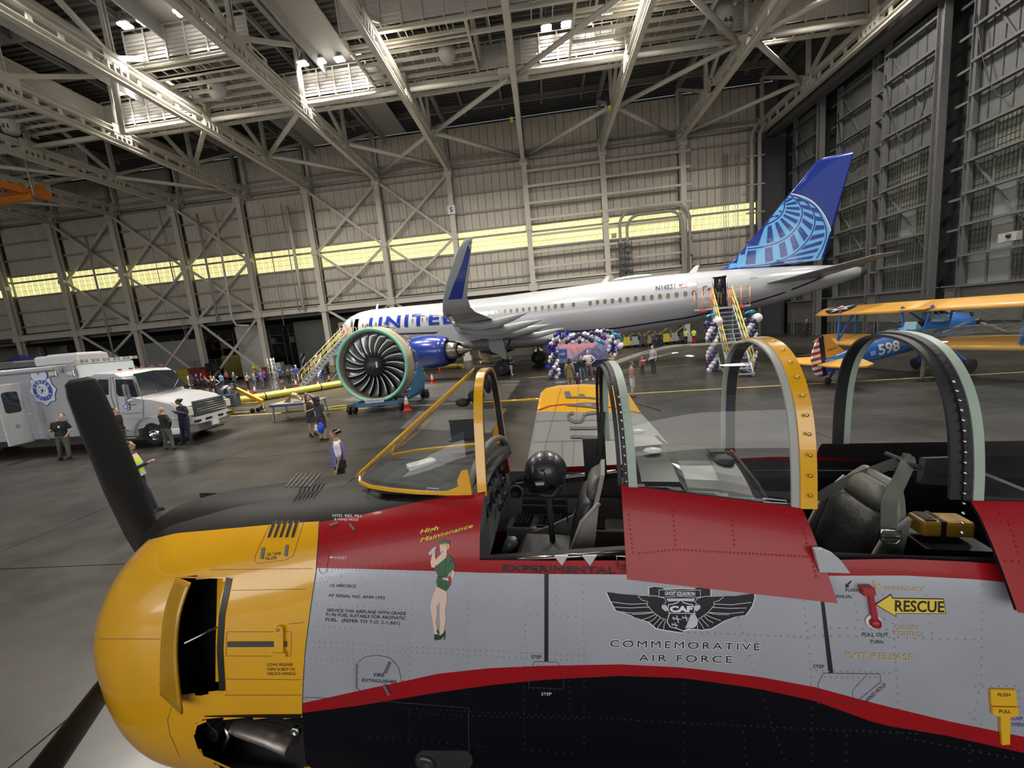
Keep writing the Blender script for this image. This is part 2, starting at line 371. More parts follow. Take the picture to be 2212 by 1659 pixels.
# wall right : sliding hangar doors
DX=28.0
wr=MB().box((DX+1.6,15,13),(.3,80,27)).build('wall_right',doorkick_m,kind='structure')
edges=[19.4,25.0,30.6,36.4,42.0,47.4]
DG=[3.6,5.6,7.6,9.6,11.6,13.55,15.6,17.6,19.6,21.5]
fine=MB()
random.seed(3)
for j in range(5):
    y0,y1=edges[j],edges[j+1]; off=.0 if j%2==0 else .55; x=DX+off
    leaf=MB().ibeam((x,y0+.15,0),(x,y0+.15,22.4),.5,.5,.05,up=(0,1,0)).ibeam((x+.2,y1-1.2,0),(x+.2,y1-1.2,22.4),.3,.35,.04,up=(0,1,0)).build('door_post',doorst_m,wr,weld=False)
    for z in DG:
        MB().bar((x+.1,y0+.3,z),(x+.1,y1-1.2,z),.34,.16,up=(0,0,1)).build('door_girt',doorst_m,wr,weld=False)
        MB().bar((x+.35,y1-1.1,z-.2),(x+.35,y1,z-.2),.2,.16,up=(0,0,1)).build('door_girt',doorst_m,wr,weld=False)
    n=6
    for k in range(n):
        ya=y0+.4+(y1-1.2-y0-.4)*k/n; wd=(y1-1.6-y0)/n
        for z0_,z1_ in ((13.6,22.3),):
            m=MB().box((x+.5,ya+wd/2,(z0_+z1_)/2),(.06,wd-.04,z1_-z0_)).box((x+.45,ya+.04,(z0_+z1_)/2),(.06,.05,z1_-z0_)); m.build('door_panel',doorpan_m,wr,weld=False)
    m3=3
    for k in range(m3):
        ya=y0+.4+(y1-1.2-y0-.4)*k/m3; wd=(y1-1.6-y0)/m3
        for q in range(5):
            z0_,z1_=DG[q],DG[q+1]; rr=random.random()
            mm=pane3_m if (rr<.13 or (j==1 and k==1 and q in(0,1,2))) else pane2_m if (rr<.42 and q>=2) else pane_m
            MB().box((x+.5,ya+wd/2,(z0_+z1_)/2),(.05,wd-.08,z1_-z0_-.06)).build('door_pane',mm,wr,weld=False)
            if mm is not pane3_m:
                for u in range(1,6): fine.box((x+.46,ya+wd*u/6,(z0_+z1_)/2),(.03,.03,z1_-z0_))
                for u in range(1,5): fine.box((x+.46,ya+wd/2,z0_+(z1_-z0_)*u/5),(.03,wd,.03))
        MB().box((x+.44,ya+wd+.02,8.6),(.1,.1,10)).build('door_mullion',doorst_m,wr,weld=False)
    MB().box((x+.25,(y0+y1)/2-.1,2.4),(.2,y1-y0-.3,2.35)).build('door_base',doorbase_m,wr); MB().box((x+.28,(y0+y1)/2-.1,.62),(.2,y1-y0-.25,1.2)).build('door_kick',doorkick_m,wr)
    MB().box((x+.3,(y0+y1)/2,3.62),(.5,y1-y0,.1)).build('door_sill',doorst_m,wr)
    for (za,zb) in ((13.6,21.5),(5.6,11.6)): MB().bar((x+.55-.15,y0+.4,za),(x+.4,y1-1.3,zb),.1,.1).build('door_brace',doorst_m,wr,weld=False)
    m=MB(); p=[]   # slack cable drooping on the leaf
    for k in range(13): t=k/12; p.append((x-.05,y0+.6+(y1-y0-1.9)*t,20.2-5*math.sin(PI*t)**.8+(1-t)*-1.5))
    m.tube(p,.035,5); m.build('hanging_cable',black_m,wr)
fine.build('pane_grid',mesh_m,wr,kind='stuff')
for k,(xx,z,h) in enumerate(((27.6,22.5,.5),(27.9,23.1,.5),(28.2,23.7,.5),(28.5,24.3,.6))):
    MB().box((xx,15,z),(.9,72,h)).build('door_header',mat('header_dark',(.11,.105,.1),.6),wr)
MB().box((28.6,15,26.6),(.2,72,5)).build('header_wall',dark_m,wr)
MB().box((27.6,49.2,11),(2.6,.4,22)).build('corner_wall',mat('corner_dark',(.05,.05,.055),.8),wr)
# shutter at far right of the door wall
m=MB()
for k in range(26): m.box((27.5,18.6,.1+k*.28),(.1,8.6,.22))
m.build('roller_shutter',mat('shutter_green',(.10,.125,.12),.5),wr,kind='stuff')
MB().bar((27.3,22.9,0),(27.3,22.9,7.6),.3,.3).build('shutter_post',doorst_m,wr)
m=MB().box((27.2,25.3,6.1),(.3,.9,.5)); m.ball((27.0,25.2,6.15),(.1,.12,.12),8,6,1); tag(m.build('camera_box',[pipe_m,black_m]),'pale grey camera box high on the hangar door post at right','camera')
# ================================================================ CEILING
ce=MB().box((-30,14,29.6),(118,76,.3)).build('ceiling',dark_m,kind='structure')
deck=MB()
for k in range(150): deck.box((-30,-22+k*.5,29.38),(118,.16,.12))
deck.build('deck_ribs',mat('deck_rib',(.12,.115,.105),.7),ce,kind='stuff')
for k in range(15):
    y=-14+k*4.4; MB().ibeam((-88,y,28.9),(28,y,28.9),.3,.6,.05,up=(0,0,1)).build('purlin',joist_m,ce,weld=False)
for k in range(26):
    x=-88+k*4.5; MB().ibeam((x,-20,29.0),(x,49,29.0),.2,.45,.04,up=(0,0,1)).build('joist',joist_m,ce,weld=False)
NY=[49.0,41.4,34.3,26.8,19.3,11.8,4.3,-3.2]
TX=[-81,-72,-63,-54,-44.9,-35.7,-27.3,-18.5,-9.6,-.65,8.4,17.2,26.3]
def truss(x):
    m=MB()
    m.ibeam((x,48.7,22.75),(x,-6,22.75),.42,.42,.05,up=(0,0,1))
    m.ibeam((x,48.9,23.75),(x,-6,23.75),.46,.46,.06,up=(0,0,1))
    t=m.build('roof_truss',truss_m,ce,weld=False)
    MB().ibeam((x,48.9,28.4),(x,-6,28.4),.4,.45,.05,up=(0,0,1)).build('top_chord',joist_m,t,weld=False)
    for k,y in enumerate(NY):
        if y>40 and x<-40: pass
        MB().ibeam((x,y,23.9),(x,y,28.3),.3,.3,.04,up=(0,1,0)).build('strut',truss_m,t,weld=False)
        g=MB().box((x-.18,y,23.75),(.05,1.5,.95)).box((x+.18,y,23.75),(.05,1.5,.95))
        for u in (-.6,-.2,.2,.6): g.box((x,y+u,23.2),(.5,.12,.5))
        g.build('gusset',truss_m,t,weld=False)
        if k<len(NY)-1:
            y2=NY[k+1]
            if k%2==0: MB().bar((x,y-.2,28.2),(x,y2+.3,24.1),.26,.3).build('diagonal',truss_m,t,weld=False)
            else: MB().bar((x,y-.3,24.1),(x,y2+.2,28.2),.26,.3).build('diagonal',truss_m,t,weld=False)
        h=MB()
        for u in range(1,5): h.box((x,y-7.4*u/5,23.25),(.12,.25,.62))
        h.build('hanger',truss_m,t,weld=False)
for x in TX: truss(x)
# horizontal tie pipes and cross bracing in the bottom-chord plane
for i in range(len(TX)-1):
    a,b=TX[i],TX[i+1]
    for y in (34.3,41.4,19.3):
        if y==41.4: continue
        MB().tube([(a+.4,y,23.7),(b-.4,y,23.7)],.2,10).build('tie_pipe',truss_m,ce)
    MB().tube([(a+.4,48.8,23.2),(b-.4,48.8,23.2)],.17,8).build('tie_pipe',girt_m,ce)
    MB().bar((a+.4,48.4,23.9),(b-.4,48.4,23.9),.1,.1).build('tie_rail',girt_m,ce)
def hp(i,y1,j,y2,r=.2): MB().tube([(TX[i]+(.4 if j>i else -.4),y1-.2,23.6),(TX[j]-(.4 if j>i else -.4),y2+.2,23.6)],r,10).build('cross_pipe',truss_m,ce)
for i,y1,j,y2 in [(8,41.4,9,34.3),(9,34.3,10,26.8),(8,41.4,9,49),(10,41.4,9,49),(10,41.4,11,34.3),(11,34.3,12,26.8),(10,26.8,11,34.3),(10,41.4,11,49),(11,34.3,12,41.4),(12,41.4,11,49),(12,34.3,12,34.3),(5,41.4,6,34.3),(6,41.4,7,34.3),(7,41.4,8,49),(7,49,8,41.4),(6,41.4,7,49),(5,34.3,6,26.8),(4,41.4,5,49),(3,34.3,4,41.4),(2,41.4,3,49)]:
    if i!=j: hp(i,y1,j,y2)
MB().box((-.65,34.3,23.7),(2.4,1.7,.14)).build('node_plate',truss_m,ce)
for x,y in ((8.4,41.4),(-9.6,41.4),(17.2,34.3),(26.3,41.4)): MB().box((x,y,23.6),(1.5,1.2,.12)).build('node_plate',truss_m,ce)
# corrugated baffle boxes (lighting bridges) running across the hall
def bridge(x0,x1,y,z0,z1):
    m=MB()
    nz=7
    for k in range(nz):
        z=z0+(z1-z0)*(k+.5)/nz; m.box(((x0+x1)/2,y,z),(x1-x0,.04,(z1-z0)/nz*.55)); m.box(((x0+x1)/2,y+.04,z+(z1-z0)/nz/2),(x1-x0,.04,(z1-z0)/nz*.5))
    t=m.build('baffle',baffle_m,ce,weld=False)
    r=MB(); n=int((x1-x0)/1.45)
    for k in range(n+1):
        x=x0+(x1-x0)*k/n; r.bar((x,y-.08,z0-.1),(x,y-.08,z1+.25),.07,.1); r.bar((x,y-.08,z0-.1),(x,y+1.6,z0-.1),.07,.1)
    r.bar((x0,y-.1,z1+.25),(x1,y-.1,z1+.25),.05,.06); r.ibeam((x0,y+.1,z0-.2),(x1,y+.1,z0-.2),.2,.25,.03,up=(0,0,1)); r.ibeam((x0,y+1.6,z0-.2),(x1,y+1.6,z0-.2),.2,.25,.03,up=(0,0,1))
    r.build('baffle_frame',truss_m,t,weld=False)
bridge(-38,28,35.3,24.9,26.7); bridge(-28.5,-19,29.2,25.2,27); bridge(-12.5,28,29.6,25.2,27.2); bridge(-60,-46,40,24.6,26.4); bridge(-60,-46,33,24.6,26.4)
def side(x,y0,y1,z0,z1):
    m=MB()
    for k in range(6): z=z0+(z1-z0)*(k+.5)/6; m.box((x,(y0+y1)/2,z),(.05,y1-y0,(z1-z0)/6*.6)); m.box((x+.05,(y0+y1)/2,z+.15),(.05,y1-y0,(z1-z0)/6*.5))
    t=m.build('baffle',baffle_m,ce,weld=False)
    r=MB()
    for k in range(5): y=y0+(y1-y0)*k/4; r.bar((x-.06,y,z0),(x-.06,y,z1+.2),.06,.08)
    r.build('baffle_frame',truss_m,t,weld=False)
side(-38,26,35.3,24.9,26.7); side(-3.3,29.6,35.3,25.1,26.9); side(-46,27,33,24.6,26.4)
# white sloping duct/soffit slabs between trusses
for i in (4,5,6,7):
    x=TX[i]+3.2
    MB().box((x,33,27.4),(2.6,30,.15)).box((x-1.3,33,26.9),(.1,30,1.2)).build('soffit',mat('soffit',(.34,.33,.31),.6,noise=.05),ce)
# walkway grating frames between bridges
for (x0,x1) in ((-28,-19.5),(-12.5,-3.6),(4,14),(-45,-38)):
    m=MB()
    for k in range(6): y=29.8+k*1.0; m.ibeam((x0,y,25.0),(x1,y,25.0),.16,.22,.03,up=(0,0,1))
    for k in range(10): x=x0+(x1-x0)*k/9; m.bar((x,29.8,25.2),(x,35.2,25.2),.06,.08)
    for x in (x0,x1): m.ibeam((x,29.6,25),(x,35.3,25),.2,.3,.03,up=(0,0,1))
    m.build('walkway_frame',truss_m,ce,weld=False)
# lamps
lampm=mat('lamp_glow',(1,.97,.9),.4,emit=12); lampb=mat('lamp_body',(.25,.25,.25),.5,.5)
_LR=[('top left row',4),('second row down at left',4),('row over the airliner nose',4),('row over the wing root',4),('row cut by the top edge near the right',1)]
_LN=[(['leftmost','second','third','rightmost'][k] if n>1 else 'only')+' lamp of the '+r for r,n in _LR for k in range(n)]
def hlamp(i,p):
    t=thing('high_bay_lamp','glowing high-bay lamp, '+_LN[i],'lamp',p,0,'high-bay lamps in rows of four')
    m=MB().lathe((0,0,-.05),(0,0,1),[(0,.38),(.25,.3),(.5,.12),(.7,.1)],14,cap=True); m.tube([(0,0,.6),(0,0,1.9)],.03,6); m.build('housing',lampb,t)
    m=MB()
    for u in range(3):
        for v in range(2): m.ball(((u-1)*.26,(v-.5)*.3,-.08),(.17,.18,.09),8,5)
    m.build('bulb',lampm,t)
for i,p in enumerate(LP): hlamp(i,p)
# unit heaters hanging from the roof
hm=mat('heater_white',(.45,.44,.41),.5,noise=.05)
def heater(px,py,txt,tilt,lab,z=25.2):
    p=at(px,py,z=z); t=thing('unit_heater',lab,'heater',p)
    ax=V((.15,-tilt,-1)).normalized()
    m=MB().lathe((0,0,0),ax,[(-.9,.0),(-.9,.62),(.4,.66),(.45,.60),(1.1,.50),(1.1,.0)],20); b=m.build('drum',hm,t)
    MB().lathe((0,0,0),ax,[(1.105,.46),(1.0,.44),(.9,.0)],20).build('mouth',dark_m,t)
    MB().tube([(0,0,.6),(0,0,2.4)],.04,6).tube([(.5,0,.4),(.5,0,2.4)],.03,6).build('rod',pipe_m,t)
    if txt:
        x,y,z_=frame(ax); m=MB(); vs,fs,W=text2d(txt,.02); h=.34
        u=(x-x.dot(V((0,1,0)))*V((0,1,0))).normalized(); d0=V((0,-1,0))
        u=V((1,0,0)); m2=[]
        for a,b in vs:
            q=(a-W/2)*h; ang=q/.58; c=V((math.sin(ang),-math.cos(ang),0)); base=ax*(.75+(-b*h)+.2)
            m2.append(base+c*.60)
        m.add(m2,fs).build('stencil',black_m,t)
heater(470,186,'A',.5,'white drum heater under the roof left, marked with an angular letter'); heater(965,112,'',.75,'grey drum heater with open dark mouth over the nose of the airliner'); heater(1562,30,'4-8',0,'white drum heater at top right marked 4-8'); heater(15,258,'A-11',0,'white drum heater cut by the left edge, marked with dark stencil')
# orange crane end at upper left
om=mat('crane_orange',(.55,.17,.02),.45,noise=.08)
p=at(40,428,z=19.5); t=thing('overhead_crane','orange overhead crane bridge end seen under the roof trusses at left','crane',p)
MB().ibeam((-14,0,0),(1.4,0,.0),.5,.7,.06,up=(0,0,1)).build('bridge_beam',om,t,weld=False)
m=MB()
for k in range(9): m.bar((-13+1.6*k,0,.35),(-12.2+1.6*k,0,1.2),.08,.08).bar((-12.2+1.6*k,0,1.2),(-11.4+1.6*k,0,.35),.08,.08)
m.bar((-13,0,1.2),(.6,0,1.2),.14,.14); m.build('lattice',om,t,weld=False)
MB().box((.9,.0,.5),(.5,3.6,.6)).box((.9,1.2,1.1),(.4,.6,.6)).build('end_truck',om,t); MB().tube([(1.6,0,0),(1.6,0,3.4)],.05,6).build('hanger_rod',pipe_m,t)
# little spot fittings clamped to trusses
for q,(px,py) in enumerate(((1103,247),(1314,222),(1540,190))):
    p=at(px,py,z=23.4); m=MB().box((0,0,0),(.3,.2,.5)).box((.05,-.1,-.5),(.28,.2,.35),mi=1).tube([(0,0,.2),(-.2,0,.8)],.04,6)
    o=m.build('clamp_fitting',[black_m,mat('fit_yellow',(.7,.5,.08),.4)]); o.location=p; tag(o,'small black and yellow fitting clamped to '+['the truss over the airliner nose','the truss over the wing root','the truss over the rear door'][q],'fitting')
# ================================================================ surface projection helpers (decals that lie on a real surface)
def cut2d(txt,bold,sp,L=.3):
    vs,fs,W=text2d(txt,bold,sp); bm=bmesh.new(); bv=[bm.verts.new((x,y,0)) for x,y in vs]
    for f in fs:
        try: bm.faces.new([bv[i] for i in f])
        except ValueError: pass
    bmesh.ops.remove_doubles(bm,verts=bm.verts,dist=1e-5); bmesh.ops.triangulate(bm,faces=bm.faces)
    for _ in range(4):
        es=[e for e in bm.edges if e.calc_length()>L]
        if not es: break
        bmesh.ops.subdivide_edges(bm,edges=es,cuts=1); bmesh.ops.triangulate(bm,faces=[f for f in bm.faces if len(f.verts)>3])
    bm.verts.ensure_lookup_table(); bm.verts.index_update(); r=([(v.co.x,v.co.y) for v in bm.verts],[tuple(v.index for v in f.verts) for f in bm.faces],W); bm.free(); return r
class Surf:
    def __init__(s,obs):
        vs=[];fs=[]
        for o in obs:
            m=wmat(o); k=len(vs); vs+=[m@v.co for v in o.data.vertices]; fs+=[tuple(i+k for i in p.vertices) for p in o.data.polygons]
        s.b=BVHTree.FromPolygons(vs,fs)
    def hit(s,px,py,eps=.003):
        d=dirn(px,py); p,n,i,t=s.b.ray_cast(CAMP,d)
        if p is None:
            p,n,i,t=s.b.find_nearest(at(px,py,y=s.yy)) if hasattr(s,'yy') else (None,)*4
            if p is None: return None,None
        if n.dot(d)>0: n=-n
        return p+n*eps,n
    def patch(s,mb,pts,mi=0,eps=.003,cut=0):
        "polygon given by photo points, cut into a grid-like triangle mesh and laid on the surface"
        bm=bmesh.new(); f=bm.faces.new([bm.verts.new((x,y,0)) for x,y in pts])
        bmesh.ops.triangulate(bm,faces=[f])
        if cut:
            for _ in range(6):
                es=[e for e in bm.edges if e.calc_length()>cut]
                if not es: break
                bmesh.ops.subdivide_edges(bm,edges=es,cuts=1)
                bmesh.ops.triangulate(bm,faces=[f for f in bm.faces if len(f.verts)>3])
        bm.verts.ensure_lookup_table(); ps=[]; ok=True
        for v in bm.verts:
            p,n=s.hit(v.co.x,v.co.y,eps); ps.append(p)
        fs=[tuple(v.index for v in f.verts) for f in bm.faces]; fs=[f for f in fs if all(ps[i] is not None for i in f)]
        ps=[p if p is not None else V((0,0,0)) for p in ps]; bm.free(); mb.add(ps,fs,mi); return mb
    def ribbon(s,mb,pts,w,mi=0,eps=.003,n=None,closed=False):
        "thin painted line of constant photo width along photo points"
        P=[V((x,y,0)) for x,y in pts]
        if closed: P.append(P[0])
        out=[]
        for a,b in zip(P,P[1:]):
            k=max(1,int((b-a).length/12)); out+=[a.lerp(b,i/k) for i in range(k)]
        out.append(P[-1]); L=[];Rr=[]
        for i,p in enumerate(out):
            d=(out[min(i+1,len(out)-1)]-out[max(i-1,0)]); d=V((-d.y,d.x,0)).normalized()*w/2
            a,_=s.hit(p.x-d.x,p.y-d.y,eps); b,_=s.hit(p.x+d.x,p.y+d.y,eps); L.append(a);Rr.append(b)
        for i in range(len(out)-1):
            q=[L[i],Rr[i],Rr[i+1],L[i+1]]
            if all(x is not None for x in q): mb.add(q,[(0,1,2,3)],mi)
        return mb
    def text(s,mb,txt,p0,p1,h,mi=0,eps=.004,bold=0,lean=None,sp=1.0,cut=0):
        "text from baseline point p0 to p1 (photo pixels), capital height h px; lean = photo offset of the cap line per h"
        if bold and (bold>.1 or 'M' in txt.upper()):
            r=bold*h*.8
            for a in range(8 if bold>.04 else 4): q=V((r*math.cos(a*PI/(4 if bold>.04 else 2)),r*math.sin(a*PI/(4 if bold>.04 else 2)))); s.text(mb,txt,V(p0)+q,V(p1)+q,h,mi,eps,0,lean,sp)
            return mb
        vs,fs,W=text2d(txt,bold,sp); d=V((p1[0]-p0[0],p1[1]-p0[1])); k=d/W; up=V((d.y,-d.x)).normalized()*h
        if lean: up=V(lean)
        ps=[]
        for x,y in vs:
            q=V(p0)+k*x+up*y; p,n=s.hit(q.x,q.y,eps); ps.append(p)
        fs=[f for f in fs if all(ps[i] is not None for i in f)]; ps=[p if p is not None else V((0,0,0)) for p in ps]
        mb.add(ps,fs,mi); return mb
def lerp_tab(tab,s):
    for a,b in zip(tab,tab[1:]):
        if s<=b[0]:
            t=max(0,(s-a[0])/(b[0]-a[0])); t=t; return [a[i]+(b[i]-a[i])*t for i in range(1,len(a))]
    return list(tab[-1][1:])
def catmull(pts,n=6,closed=False):
    P=[V(p) for p in pts]; L=len(P); out=[]
    for i in range(L if closed else L-1):
        a,b,c,d=(P[(i-1)%L],P[i],P[(i+1)%L],P[(i+2)%L]) if closed else (P[max(i-1,0)],P[i],P[i+1],P[min(i+2,L-1)])
        for k in range(n):
            t=k/n; out.append(.5*((2*b)+(c-a)*t+(2*a-5*b+4*c-d)*t*t+(3*b-a-3*c+d)*t**3))
    if not closed: out.append(P[-1])
    return out
# ================================================================ AIRLINER
AO=V((-22.365,40.66,0)); ATH=R(20.1)
au=V((math.cos(ATH),-math.sin(ATH),0)); av=V((-math.sin(ATH),-math.cos(ATH),0))
def A(s,l,z): return AO+au*s+av*l+V((0,0,z))
fus_w=mat('airliner_white',(.40,.41,.43),.22,coat=.6,noise=.02,nscale=.6)
belly_m=mat('airliner_grey',(.36,.38,.40),.3,coat=.4); blue_m=mat('airliner_blue',(.012,.030,.23),.22,coat=.8)
lbl_m=mat('airliner_lightblue',(.14,.42,.75),.25,coat=.6); navy_m=mat('navy_line',(.01,.012,.05),.35)
gmet=mat('grey_wing',(.30,.315,.33),.4,coat=.2); dkg=mat('dark_grey',(.06,.062,.066),.5); tyre=mat('tyre_black',(.014,.014,.015),.75); silver=mat('bright_metal',(.6,.6,.6),.25,1.0)
winm=mat('cabin_window',(.16,.14,.12),.2); winf=mat('window_rim',(.55,.55,.56),.35); exm=mat('exhaust_metal',(.28,.25,.22),.3,.9)
FT=[(0,3.98,3.90,.03),(.25,4.4,3.45,.45),(.7,4.75,3.15,.78),(1.4,5.25,2.85,1.15),(2.2,5.85,2.62,1.45),(3.2,6.35,2.48,1.72),(4.4,6.62,2.42,1.88),(6,6.72,2.4,1.965),(9,6.62,2.36,1.975),(14,6.45,2.3,1.975),(20,6.32,2.24,1.975),(30,6.34,2.24,1.975),(32.5,6.3,2.42,1.95),(34.5,6.24,2.62,1.88),(36.4,6.14,2.90,1.76),(38,6.04,3.18,1.60),(40,5.88,3.55,1.32),(42,5.68,4.0,.95),(43.4,5.5,4.38,.62),(44.3,5.25,4.66,.33)]
def fring(s,angs):
    zt,zb,hw=lerp_tab(FT,s); zc=(zt+zb)/2; rz=(zt-zb)/2
    return [A(s,hw*math.cos(a),zc+rz*math.sin(a)) for a in angs]
DOORS=[(4.72,5.42,3.95,5.85),(36.45,37.2,3.68,5.62)]
def build_airliner():
    t=thing('airliner','white airliner with blue globe tail and blue winglet standing along the far wall','airplane',tuple(AO),-ATH)
    def angz(s,z):
        zt,zb,hw=lerp_tab(FT,s); return math.asin((z-(zt+zb)/2)/((zt-zb)/2))
    N=44; angs=[-PI/2+2*PI*i/N for i in range(N)]
    ss=sorted(set([f[0] for f in FT]+[d for dd in DOORS for d in dd[:2]]+[.1,.45,1.0,1.8,2.7,3.8,7.5,12,17,23,26,28,31,33.5,35.5,39,41,42.7]))
    m=MB(); rings=[]
    for s in ss:
        ag=list(angs)
        for (a,b,z0,z1) in DOORS:
            if a-2<s<b+2: 
                for z in(z0,z1):
                    q=angz(s,z); i=min(range(N),key=lambda k:abs(angs[k]-q)); ag[i]=q
        rings.append((s,fring(s,ag),ag))
    for (s0,r0,g0),(s1,r1,g1) in zip(rings,rings[1:]):
        for k in range(N):
            if any(a-1e-4<=s0 and s1<=b+1e-4 and abs(g0[k])<PI/2 and g0[k]>=angz(s0,z0)-1e-4 and g0[(k+1)%N]<=angz(s0,z1)+1e-4 and k<N/2 for a,b,z0,z1 in DOORS): continue
            m.add([r0[k],r0[(k+1)%N],r1[(k+1)%N],r1[k]],[(0,1,2,3)],0,True)
    m.add(rings[-1][1],[tuple(range(N))],1)
    fus=m.build('fuselage',[fus_w,belly_m],t,True)
    sf=Surf([fus])
    # belly fairing
    rg=[]
    for s,w_,zt,zb in ((14.2,.5,2.9,2.5),(15.4,1.7,3.2,2.1),(17,2.15,3.35,1.85),(21,2.3,3.3,1.75),(24,2.2,3.25,1.85),(26,1.75,3.1,2.05),(27.6,.6,2.75,2.3)):
        rg.append([A(s,w_*math.cos(a)*(1 if True else 1),(zt+zb)/2+(zt-zb)/2*math.sin(a)) for a in [2*PI*k/20 for k in range(20)]])
    MB().loft(rg).build('belly_fairing',fus_w,t,True)
    # cheat line
    m=MB(); sf.ribbon(m,[(770,727),(847,722),(950,718.5),(1140,716.5),(1250,715.5),(1330,709),(1480,687),(1603,660),(1687,634.5),(1755,608),(1790,592)],3.2,eps=.01).build('cheat_line',navy_m,t,True)
    # lettering
    m=MB(); z=4.62
    def letters(txt,s0,s1,z0,h,mi=0,bold=0,name='lettering',mt=blue_m,dz=0):
        vs,fs,W=cut2d(txt,bold,1.25 if txt=='UNITED' else 1); k=(s1-s0)/W; ps=[]
        for x,y in vs:
            s=s0+x*k; zz=z0+dz*(x/W)+y*h; zt,zb,hw=lerp_tab(FT,s); sn=(zz-(zt+zb)/2)/((zt-zb)/2); l=hw*math.sqrt(max(0,1-sn*sn)); ps.append(A(s,l+.035,zz))
        return MB().add(ps,fs).build(name,mt,t,True)
    letters('UNITED',6.85,17.2,4.72,1.03,bold=.035,dz=-.3)
    letters('N14531',32.93,34.15,5.19,.3,mt=navy_m,bold=.02,name='registration',dz=-.02)
    letters('3531',38.5,38.9,5.2,.1,mt=navy_m,name='fleet_number')['kind']='stuff'
    # windows
    W1=[(355,1235),(405,1230),(455,1225),(510,1218),(563,1215),(615,1210),(665,1200),(722,1198),(775,1193),(948,1175),(1003,1170),(1063,1165),(1122,1160),(1183,1155),(1243,1148),(1303,1143),(1727,1098),(1832,1090),(1908,1080),(1980,1075),(2050,1065),(2122,1060),(2195,1053)]
    W2=[(62,1365),(112,1360),(160,1355),(210,1350),(263,1345),(315,1340),(368,1335),(422,1330),(512,1322),(645,1310),(703,1303),(762,1297),(822,1292),(883,1285),(943,1280),(1007,1272),(1070,1268),(1135,1262),(1200,1255),(1265,1250),(1333,1242),(1403,1235),(1470,1228)]
    W=[(720+x/5.53,480+y/5.53) for x,y in W1]+[(1100+x/3.687,300+y/3.687) for x,y in W2]
    wm=None
    for px,py in W:
        p,n=sf.hit(px,py,.0)
        x,y,zz=frame(n)
        rr=rrect(.27,.38,.13,3); o=MB().prism([(a*1.25,b*1.18) for a,b in rr],p-n*.01,x,y,.022)
        f=o.build('window',winf,t,True,weld=False)
        MB().prism(rr,p-n*.01,x,y,.03).build('pane',winm,f,True,weld=False)
    # overwing exit outlines, panel seams
    m=MB()
    for x0,x1,y0,y1 in ((1690,1765,1022,1150),(1795,1872,1010,1148)):
        q=[(720+a/5.53,480+b/5.53) for a,b in ((x0+12,y0),(x1-8,y0-4),(x1,y0+10),(x1+4,y1),(x0+2,y1+6),(x0,y0+14))]
        sf.ribbon(m,q,.9,eps=.006,closed=True)
    q=[(1100+a/3.687,300+b/3.687) for a,b in ((470,1260),(480,1420),(560,1418),(560,1258))]; sf.ribbon(m,[q[3],q[2]],.7,eps=.006)
    q=[(1025,605+57),(1022,700)]; sf.ribbon(m,[(1182,622),(1190,712)],.5,eps=.006); sf.ribbon(m,[(1395,602),(1402,700)],.5,eps=.006)
    m.build('panel_seams',gmet,t,True)
    # flag
    m=MB(); q=[(1466,614.5),(1484.5,612.5),(1485.5,620),(1467,622)]
    def bil(u,v): a=[V(p) for p in q]; return a[0].lerp(a[1],u).lerp(a[3].lerp(a[2],u),v)
    for i in range(7): sf.patch(m,[tuple(bil(0,i/7)),tuple(bil(1,i/7)),tuple(bil(1,(i+1)/7)),tuple(bil(0,(i+1)/7))],i%2,.012)
    sf.patch(m,[tuple(bil(0,0)),tuple(bil(.42,0)),tuple(bil(.42,.55)),tuple(bil(0,.55))],2,.016); m.build('flag_marking',[mat('flag_red',(.45,.03,.04),.4),white_m,navy_m],t,True)
    # doors: dark cabin behind the opening, frame, opened leaf
    for i,(a,b,z0,z1) in enumerate(DOORS):
        m=MB(); c=A((a+b)/2,.9,(z0+z1)/2); rt=Matrix.Rotation(-ATH,3,'Z'); m.box(A((a+b)/2,.75,(z0+z1)/2),(b-a+.5,.05,z1-z0+.3),rot=rt); m.box(A((a+b)/2,1.2,z0-.02),(b-a+.4,1.3,.05),rot=rt)
        m.build('cabin_dark',black_m,t,True)
        m=MB()
        hw=lambda s,z:(lambda q:q[2]*math.sqrt(max(0,1-((z-(q[0]+q[1])/2)/((q[0]-q[1])/2))**2)))(lerp_tab(FT,s))
        for s in (a,b): m.tube([A(s,hw(s,z0+(z1-z0)*k/6)+.01,z0+(z1-z0)*k/6) for k in range(7)],.04,6)
        for z in (z0,z1): m.tube([A(a,hw(a,z)+.01,z),A(b,hw(b,z)+.01,z)],.04,6)
        m.build('door_frame',silver if i else belly_m,t,True)
        s0,s1=(a-.98,a-.08) if i else (a-.8,a-.1)
        rg=[]
        for s in (s0,s0+.05,s1-.05,s1):
            e=.0 if s in(s0,s1) else .04
            rg.append([A(s,hw((s0+s1)/2,z)+.42+e,z) for z in [z0+.02+(z1-z0)*k/6 for k in range(7)]]+[A(s,hw((s0+s1)/2,z)+.26,z) for z in [z0+.02+(z1-z0)*k/6 for k in range(6,-1,-1)]])
        d=MB().loft(rg,sm=False).build('door_leaf',fus_w if i else belly_m,t,True)
        m=MB().tube([A((s0+s1)/2-.1,hw(a,4.9)+.52,z0+.8),A((s0+s1)/2-.1,hw(a,4.9)+.5,z0+1.35)],.035,6).tube([A((s0+s1)/2-.1,hw(a,4.9)+.5,z0+1.35),A((s0+s1)/2+.15,hw(a,4.9)+.48,z0+1.4)],.025,6)
        m.build('door_handle',dkg,d,True)
        MB().ball(A(s1-.2,hw(a,4.9)+.5,z0+1.15),(.1,.05,.1),10,6).build('door_window',dkg,d,True)
